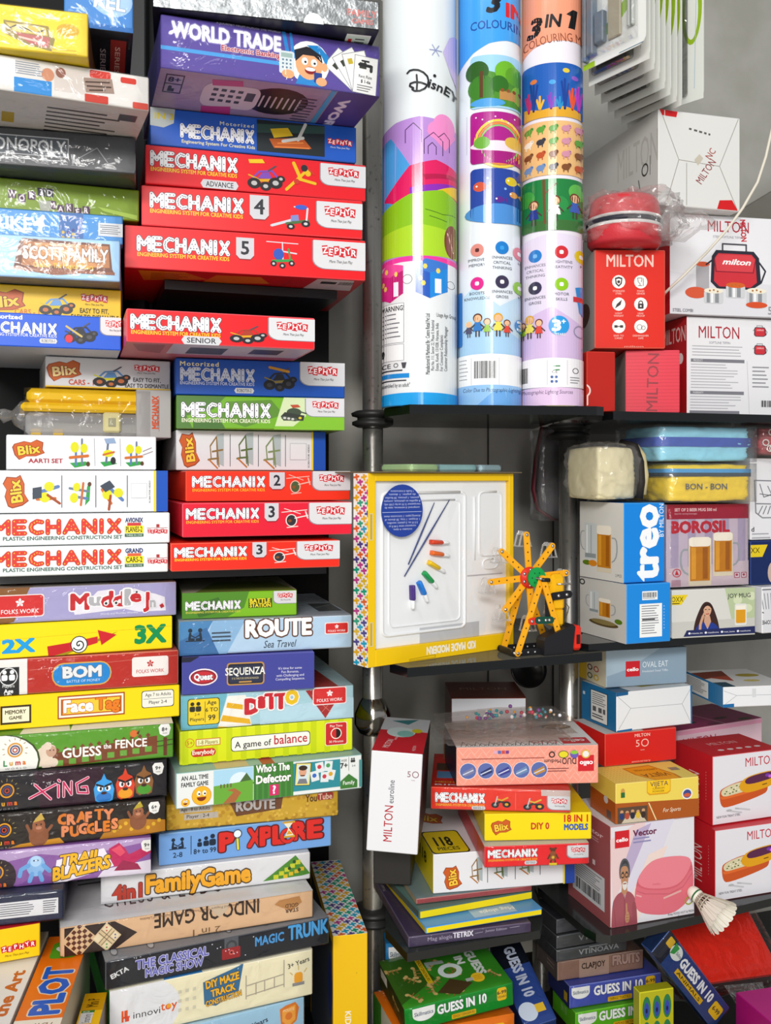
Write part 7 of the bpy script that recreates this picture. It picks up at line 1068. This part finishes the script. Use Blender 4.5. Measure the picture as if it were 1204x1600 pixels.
# ---------------------------------------------------------------- clear tool case with yellow lid and card sleeve
def organiser():
    px,py,pz,yaw,w,h,roll,pit,d,u0,W,H=FIT['A10']; eu=Euler((0,0,yaw),'XYZ'); loc=Vector((px,py,pz))+eu.to_matrix()@Vector((w/2,d/2,0)); d=d*.8
    e=empty('tool_case',loc,eu); tag(e,'clear plastic case with yellow lid and grey card sleeve, over the lamp set','case')
    X=lambda u:-w/2+(u-36)*w/234; YL=mat('#e6b80e',.25)
    m=MB(); m.box((X(40),-d/2+.004,.0),(X(228),d/2,h*.50),film('case_plastic',tint=(.86,.86,.84),lo=.1,hi=.5,scale=9,milk=.28),.006); m.build('tray',e,label='clear grey tray')
    m=MB(); m.box((X(44),-d/2+.008,.003),(X(222),d/2-.004,.018),mat('#8a8a84',.5),.003); m.build('grey_pieces',e,label='grey building pieces seen through the tray')
    for x0,x1 in((48,64),(82,98)): m=MB(); m.box((X(x0),-d/2+.0055,.001),(X(x1),-d/2+.0078,.010),mat('#c8a43a',.4),.001); m.build('yellow_piece',e)
    m=MB(); m.box((X(160),-d/2-.001,.006),(X(188),-d/2+.006,.034),mat('#cfc690',.35),.004); m.box((X(168),-d/2-.0016,.014),(X(180),-d/2-.0008,.026),mat('#9a9678',.4),.002); m.build('latch',e,label='pale yellow latch')
    m=MB(); m.box((X(33),-d/2+.001,h*.50),(X(228),d/2,h*.68),YL,.004); m.box((X(42),-d/2+.005,h*.66),(X(226),d/2-.004,h*.97),YL,.006)
    m.build('lid',e,label='yellow lid'); m=MB(); m.box((X(213),-d/2-.002,-.0005),(X(270),d/2,h),mat('#a9a7a5',.45),.001)
    o=m.build('card_sleeve',e,label='grey card sleeve'); m=MB()
    put(m,T(26,62,10,'MECHANIX','#c8502a',w=52,rot=-90,b=.08)+L([(37,12),(37,66)],.5,'#7a4a3a')+T(34,60,2.6,'PLASTIC ENGINEERING SET','#7a5a50',w=44,rot=-90,b=0),57,76,lambda fx,fy,z:(X(213)+fx*(X(270)-X(213)),-d/2-.002-z,h-fy*h)); m.build('sleeve_print',o)
    wrapshell('plastic_wrap',w*.84,d,h*.95,WRAP,e,77,.003,.006,8).location=(-w*.07,0,.001)
    m=MB(); m.tube([(X(40),-.05,h*.42),(X(28),-.055,h*.40),(X(20),-.06,h*.42),(X(8),-.062,h*.40),(X(2),-.064,h*.43),(X(-10),-.066,h*.38)],[.022,.014,.006,.010,.007,.004],BAG,12); m.build('twisted_end',e)
organiser()
# ---------------------------------------------------------------- soft bags and crumpled plastic
def blob_(name,parent,c,s,m,seed=0,amp=.18,freq=2.2,cuts=3,box=0.,rot=None,label=None,loc=None):
    bm=bmesh.new(); bmesh.ops.create_icosphere(bm,subdivisions=cuts+1,radius=1)
    for v in bm.verts:
        p=v.co.copy()
        if box:
            q=max(abs(p.x),abs(p.y),abs(p.z)); p=p.lerp(p/q,box)
        n_=noise.noise(p*freq+Vector((seed*3.1,seed*1.7,seed)))+.5*noise.noise(p*freq*2.7+Vector((seed,9,seed)))
        p*=1+amp*n_; v.co=Vector((p.x*s[0],p.y*s[1],p.z*s[2]))
    me=bpy.data.meshes.new(name); bm.to_mesh(me); bm.free(); me.materials.append(m); me.polygons.foreach_set('use_smooth',[True]*len(me.polygons))
    o=bpy.data.objects.new(name,me); C.objects.link(o)
    if parent: o.parent=parent
    o.location=c
    if rot: o.rotation_euler=rot
    if label: o['label']=label
    return o
# round red lunch pot in a crumpled clear bag
e=empty('lunch_pot',(.358,1.442,1.5925),(0,0,R_(-8))); tag(e,'round red lunch pot with dark stripe inside a crumpled clear bag','lunch pot')
PR=mat('#c4303a',.4,0,.4,'cloth'); m=MB(); m.lathe([(0,0),(.050,.001),(.054,.006),(.055,.026),(.054,.028)],PR,40); m.build('pot_body',e)
m=MB(); m.lathe([(.0545,.026),(.056,.0275),(.056,.030),(.0545,.031)],mat('#d8d4d2',.4),40); m.lathe([(.0545,.031),(.0565,.032),(.0565,.037),(.0545,.038)],mat('#2a2a36',.5),40); m.lathe([(.0545,.038),(.056,.039),(.056,.041),(.0545,.0425)],mat('#d8d4d2',.4),40); m.build('zip_band',e,label='dark band with pale piping')
m=MB(); m.lathe([(.054,.042),(.053,.048),(.050,.066),(.046,.072),(0,.073)],PR,40); m.build('lid',e)
blob_('plastic_bag',e,(.012,0,.041),(.074,.062,.0415),BAG,3,.22,3.2,4,.25); m=MB(); m.tube([(.06,-.02,.035),(.085,-.03,.022),(.105,-.035,.03),(.125,-.04,.02)],[.03,.022,.014,.006],BAG,12); m.build('bag_tail',e)
# cream pouch in plastic on the mug boxes
e=empty('lunch_bag',(.342,1.512,1.2125),(0,0,R_(22))); tag(e,'cream lunch bag with dark strap wrapped in plastic, on the blue mug box','bag')
blob_('bag_body',e,(-.004,0,.043),(.036,.045,.042),mat('#e2d8b0',.6,0,.3,'cloth'),5,.025,1.6,4,.80)
m=MB(); m.tube([(.033,-.047,.004),(.036,-.049,.03),(.034,-.049,.06),(.028,-.044,.084),(.020,-.02,.090)],.0065,mat('#26221f',.6,0,.3,'cloth'),10); m.build('strap',e,label='black strap')
m=MB(); m.tube([(.043,-.045,.01),(.046,-.047,.04),(.043,-.044,.07),(.036,-.036,.085)],.005,mat('#c2b488',.6,0,.3,'cloth'),10); m.build('piping',e)
blob_('plastic_bag',e,(-.001,-.002,.047),(.046,.055,.045),BAG,8,.09,2.4,4,.6)
# blue and yellow lunch bags
def bag(name,label,loc,rz,w,d,h,c,band,bc,text=None,seed=1,strip=None):
    e=empty(name,loc,(0,0,R_(rz))); tag(e,label,'bag'); m=blob_('bag_body',e,(0,0,h/2),(w/2,d/2,h/2),mat(c,.5,0,.35,'cloth'),seed,.05,2.4,4,.82)
    if band:
        mb=MB(); pts=[]
        for k in range(33):
            a=2*math.pi*k/32; x,y=math.cos(a),math.sin(a); q=max(abs(x),abs(y)); p=Vector((x,y,0)).lerp(Vector((x/q,y/q,0)),.82); pts.append((p.x*w/2*1.035,p.y*d/2*1.035))
        for z0,z1,c2 in band:
            vs=[(x,y,z0*h) for x,y in pts]+[(x,y,z1*h) for x,y in pts]; mb.add(vs,[[i,i+1,i+34,i+33] for i in range(32)],mat(c2,.45),True)
        mb.build('zip_band',e,label=bc)
    if text:
        mb=MB(); s,col,tx,tz,tw,th=text; put(mb,T(0,0,th,s,col,w=tw,b=.02),400,100,lambda fx,fy,z:(tx+fx*.4,-d/2*1.06-z,tz-fy*.1)); mb.build('lettering',e)
    wrapshell('plastic_bag',w*1.05,d*1.08,h,BAG,e,seed+60,.001,.005,9)
    return e
bag('lunch_bag','sky blue lunch bag with dark blue band in plastic, on the yellow bag',(.484,1.553,1.2735),18,.172,.11,.056,'#94dcf2',[(.42,.68,'#2a52b4')],'dark blue band',None,4)
bag('lunch_bag','yellow lunch bag with grey block lettering in plastic, on the beer mug box',(.492,1.556,1.2105),18,.156,.11,.0605,'#f8d40c',[(.66,.76,'#1e3a4a'),(.76,.86,'#3a9ad8')],'blue zip band',('BON - BON','#3f4f5c',-.048,.029,76,9),6)
# red patterned pouch on the tumbler box
e=blob_('pouch',None,(.655,1.605,1.3085),(.055,.05,.024),mat('#a82430',.5,0,.3,'cloth'),11,.08,2.2,4,.6); tag(e,'red and white patterned pouch in plastic on the tumbler box','pouch')
mb=MB(); rg=random.Random(4)
for i in range(9):
    x,z=rg.uniform(-.045,.02),rg.uniform(-.016,.016); mb.tube([(x+.005*math.cos(k*.7854),-.0535,z+.005*math.sin(k*.7854)) for k in range(9)],.001,mat('#e4dcd8',.5),6)
mb.build('pattern_print',e); wrapshell('plastic_bag',.115,.105,.05,BAG,e,91,.002,.006,7).location=(0,0,-.025)
# dark pouch hanging below the glass shelf
mb=MB(); pl=[(-.040,.10),(-.052,.05),(-.058,-.01),(-.050,-.045),(-.022,-.062),(.03,-.068),(.045,-.02),(.04,.10)]
e=empty('hanging_pouch',(.318,1.72,1.2385),(0,0,R_(18))); tag(e,'dark grey hanging pouch with maroon edge behind the chrome post','pouch')
mb.prism(pl,-.012,.012,mat('#3b3a3f',.35,0,.5,'cloth')); mb.build('pouch_body',e); mb=MB(); mb.tube([(x,0,z) for x,z in pl],.0045,mat('#5a1420',.5),8); mb.build('edge_binding',e,label='maroon edge binding')
wrapshell('plastic_bag',.10,.035,.16,BAG,e,33,.001,.006,7).location=(-.006,0,-.066)
# bead packets on the salmon carton
PKT=film('packet_film',tint=(1,.95,.93),lo=.02,hi=.26,scale=22,milk=.05)
def beadpack(label,loc,rot,w,d,h,seed,beads=True):
    e=empty('bead_packet',loc,rot); tag(e,label,'packet','bead packets on the salmon carton'); bm=bmesh.new(); bmesh.ops.create_grid(bm,x_segments=22,y_segments=12,size=1)
    rg=random.Random(seed); lay=[]
    for sg in(0,1):
        m=MB(); vs=[];fs=[]; nx,ny=20,10
        for i in range(nx+1):
            for j in range(ny+1):
                x=i/nx*2-1;y=j/ny*2-1; b=(1-x**4)*(1-y**4)
                z=(h if sg else .0)*b+ (.0025*noise.noise(Vector((x*3+seed,y*3,seed*2)))+.001) if sg else .0004
                vs.append((x*w/2,y*d/2,z+h*.15*(1-b)))
        for i in range(nx):
            for j in range(ny): a=i*(ny+1)+j; fs.append([a,a+1,a+ny+2,a+ny+1])
        m.add(vs,fs,PKT,True); m.build('film_layer',e)
    bm.free()
    if beads:
        m=MB(); cols=('#3aa0a8','#c8445a','#e8a83a','#e9e9ee','#7a4a8a','#d8c8b0','#4a8a9a')
        for i in range(60):
            x,y=rg.gauss(.05,.16)*w,rg.gauss(.0,.16)*d; r=rg.uniform(.0018,.0036); bm2=None
            m.lathe([(0,-r),(r*.8,-r*.6),(r,0),(r*.8,r*.6),(0,r)],mat(rg.choice(cols),.2),8,Matrix.Translation((x,y,r+.002+h*.25)))
        o=m.build('beads',e,label='mixed coloured beads'); o['kind']='stuff'
    m=MB(); m.add([(-w/2,-d*.4,.002),(-w/2-.016,-d*.45,.002),(-w/2-.014,-d*.1,.001),(-w/2,d*.3,.003)],[[0,1,2,3]],BAG,True); m.build('bag_corner',e); return e
beadpack('clear bag of mixed coloured beads, topmost on the salmon pink carton',(.180,1.452,.8840),(0,0,R_(14)),.20,.10,.009,1)
beadpack('second clear packet under the topmost bag of coloured beads',(.176,1.440,.8722),(0,0,R_(10)),.20,.10,.007,2,False)
beadpack('lowest clear packet directly on the salmon pink carton',(.178,1.438,.8617),(0,0,R_(8)),.19,.09,.006,3,False)
# red folded sheet in plastic, bottom corner
e=empty('folded_cover',(.556,1.655,.447),(R_(40),R_(5),R_(22))); tag(e,'bright red folded cover in a clear plastic bag under the lunch box shelf','cover')
mb=MB(); mb.box((-.105,-.065,-.012),(.115,.085,.012),mat('#ee2e1c',.45,0,.4,'cloth'),.008); mb.build('folded_cloth',e); wrapshell('plastic_bag',.235,.17,.027,WRAP,e,21,.002,.008,9).location=(.005,.008,-.014)
m=MB(); m.add([(-.02,-.075,.012),(.06,-.078,.012),(.05,-.13,.0),(.015,-.15,-.01)],[[0,1,2,3]],BAG,True); m.build('bag_corner',e)
# ---------------------------------------------------------------- stacked blister cards hanging on a peg
def card(i,x,y,z,yaw,lab,w=.115,h=.24):
    e=empty('blister_card',(x,y,z),(0,0,R_(yaw))); tag(e,lab,'blister card','tool cards hanging on the peg')
    m=MB(); pl=[(-a,b) for a,b in [(q[0],q[1]) for q in rpts(0,0,w,h,.012)]]; m.prism(pl,-.0006,.0006,mat('#dfe1dd',.35)); 
    fn=lambda fx,fy,zz:(-w+fx*w,-.0006-zz,h-fy*h)
    els=P([(60,40),(130,30),(128,130),(60,190),(40,170)],'#e9ebe6')+P([(30,196),(58,186),(120,150),(130,162),(70,200),(34,208)],'#8ab81e')
    if i: els=R(0,0,135,240,'#dcded8')+E(110,90,22,60,'#8fb020')+E(110,96,14,46,'#dcded8')+L([(122,0),(116,220)],1.2,('#9ab8c8','#a8b0b0','#c86a6a')[i%3])
    else: els+=tr(R(-9,-2.5,18,5,'#8ab81e')+R(-2.5,-9,5,18,'#8ab81e'),80,150,1,20)+ring(108,128,12,4,'#a8c83a')+T(102,124,6,'KIT','#4a5a2a',w=12,rot=-20)+L([(80,238),(130,238)],1,'#3a6a7a')+R(0,232,26,8,'#9ac01e')
    put(m,els,135,240,fn); m.build('backing_card',e)
    if i==0:
        G=mat('#6d7782',.35); S=mat('#a8aca8',.4)
        for nm,x0,x1,z0,z1,t,mt in(('grey_tool',-.130,-.122,.008,.20,.010,G),('grey_tool',-.118,-.104,.014,.15,.012,G),('grey_tool',-.102,-.082,.026,.070,.010,G),('ruler',-.078,-.050,.026,.10,.004,mat('#a49c88',.4)),('metal_rod',-.034,-.029,.030,.20,.006,S),('metal_rod',-.026,-.021,.030,.20,.006,S)):
            m=MB(); m.box((x0*.84,-.0006-t,z0),(x1*.84,-.0006,z1),mt,.0015); m.build(nm,e)
        m=MB(); m.box((-.110,-.013,.008),(-.010,-.0008,.2),film('blister_film',lo=.03,hi=.3,scale=12,rough=.05),.004); m.build('blister',e,label='clear blister')
    else:
        m=MB(); m.box((-.104,-.010,.010),(-.026,-.0008,.18),film('blister_dark',tint=(.75,.75,.74),lo=.05,hi=.35,scale=14),.004); m.build('blister',e); m=MB(); m.box((-.095,-.0085,.014),(-.040,-.002,.15),mat('#55585a',.4),.003); m.build('grey_tool',e)
    return e
pos=[(.352,1.298),(.364,1.322),(.377,1.346),(.391,1.370),(.406,1.394),(.420,1.414),(.435,1.434),(.448,1.452)]
for i,(x,y) in enumerate(pos):
    z=(1.838,1.826,1.822,1.819,1.815,1.813,1.811,1.812)[i]
    card(i,x,y,z,-56-i*.6,'frontmost white tool card with a green cross and grey ruler' if i==0 else 'white tool card with green swirl, '+('second','third','fourth','fifth','sixth','seventh','eighth')[i-1]+' from the front in the hanging row')
card(9,.497,1.50,1.842,-50,'last white tool card, hanging apart behind the dense row')
# ---------------------------------------------------------------- white cable in front of the cartons
mb=MB(); pts=[]
for u,v,y in((1230,150,1.50),(1206,200,1.49),(1196,245,1.48),(1183,285,1.475),(1160,325,1.47),(1136,358,1.468),(1104,394,1.47),(1068,430,1.472),(1040,456,1.478),(1036,462,1.50)): pts.append(((u-602)/1500*y,y,1.25-(v-745)/1500*y))
mb.tube(pts,.0021,mat('#d9d3c4',.5),8); o=mb.build('power_cord'); tag(o,'thin white cable hanging across the lunch bag carton','cord')
# dark round dish behind the pile
mb=MB(); mb.lathe([(0,0),(.030,.001),(.034,.006),(.034,.012),(.029,.004),(0,.003)],mat('#2c2a2a',.25,.4),36); o=mb.build('steel_dish',loc=(.255,1.735,.902),rot=(R_(74),0,R_(16))); tag(o,'dark round dish leaning at the back under the glass shelf','dish')
# ---------------------------------------------------------------- boxes leaning and lying at the very bottom
bx('P1','game_box','orange standing game box with big blue letters along its top','#c9c2ae',top=(51,220,R(0,0,51,220,'#e8720e')+R(0,196,51,24,'#ece4d0')+T(42,212,8,'PLAY','#8a5a3a',w=22,rot=180,sh=.2)+T(14,186,30,'PLOT','#1d5ac0',w=104,rot=-90,b=.08,o=.13,oc='#e9d4b0')+R(10,18,32,42,'#5aa01e',6)+T(17,50,20,'4','#e4e4dc',w=20,rot=-90,b=.1)),fm={'right':'#c9c2ae','edge':'#f08a2a'})
bx('P2','toy_box','narrow yellow toy box with white name strip, standing by the orange box','#d8a80c',top=(27,220,R(0,0,27,220,'#c99408')+R(0,120,27,100,'#f0bc10')+R(2,118,16,16,'#3a7a2a')+ring(8,126,3.4,1.6,'#d8e8c8')+R(2,134,15,70,'#d9dadb')+T(6,200,9,'Smartivity','#2a2a2a',w=58,rot=-90,b=0)+T(6,96,14,'Mini P','#3a2a08',w=56,rot=-90,b=.02)),fm={'right':'#6a4a2c','edge':'#f0c424'})
bx('P3','game_box','white standing game box with rust orange letters along its top','#d4d0c8',top=(44,220,R(0,0,44,220,'#e8e5de')+T(4,214,12,'let','#c8641e',w=34,rot=-90,b=.07)+T(22,200,14,'the Art','#c8641e',w=100,rot=-90,b=.07)),fm={'right':'#d4d0c8','edge':'#efece6'})
bx('E3','game_box','orange guessing game box lying under the green dinosaur game','#ee7a14',R(130,10,34,30,'#f0c01e',4)+T(147,16,9,'6-99','#2a2a2a',cx=True,b=.04)+skill(4,4,40,24)+T(52,8,18,'GUESS IN 10','#f6f2ea',w=74,b=.07,o=.1,oc='#8a3a10'),left=(120,60,R(0,0,120,60,'#d8dcd0')+R(0,0,40,30,'#3f9a3a')+T(10,40,9,'HOLLYWOOD','#5a6a54',w=70,b=.05)+dots([(90,14),(104,22),(84,26)],7,'#e08a1e')),fm={'left':'#d8dcd0'},wrap=.4)
bx('E4','game_box','small blue game box with white badge tucked behind the green dinosaur game','#2a86c4',skill(6,6,38,26),top=(50,80,R(0,0,50,80,'#2a86c4')+R(8,60,40,16,'#e9efe9',6)+dots([(18,20),(34,14)],6,'#1a2a3a')),fm={'left':'#1a5a8a'},wrap=.3)
bx('F8','book','yellow green book with peacock feather pattern, leaning below the navy game','#b8b41e',sum([E(20+i%3*30,20+i//3*30,12,14,'#2f7a4a')+E(20+i%3*30,22+i//3*30,7,9,'#3a4aa8')+D(20+i%3*30,23+i//3*30,3,'#1a1a4a') for i in range(9)],[]),fm={'edge':'#d8d42a'})
bx('F9','toy_box','plain magenta box in the lowest corner of the far rack','#b01a78',R(0,0,100,14,'#d84a98'),fm={'top':'#c83a8c'})
bx('F10','shop_carton','plain tan carton in front of the magenta box','#b08a68',D(60,30,10,'#e4e0d8'),fm={'top':'#b8926e'})
for phrase,codes in (('red construction set boxes','B3 B4 B5 B6 B10 B11 B12 D5 D7'),('blue motorised construction set boxes','A8 B2 B7'),('white plastic construction set boxes','A13 A14'),('guessing game boxes','E1 E2 E3 F5 F6 F7'),
    ('dark grey wrapped game boxes','F1 F2 F3'),('red sided lunch box cartons','I7 I8'),('white and blue mug boxes','H1 H2'),('flat books in the pile','D9 D10 D11')):
    for c in codes.split(): BX[c][0]['group']=phrase
C.objects.unlink(_to)
bpy.data.objects.remove(_to)
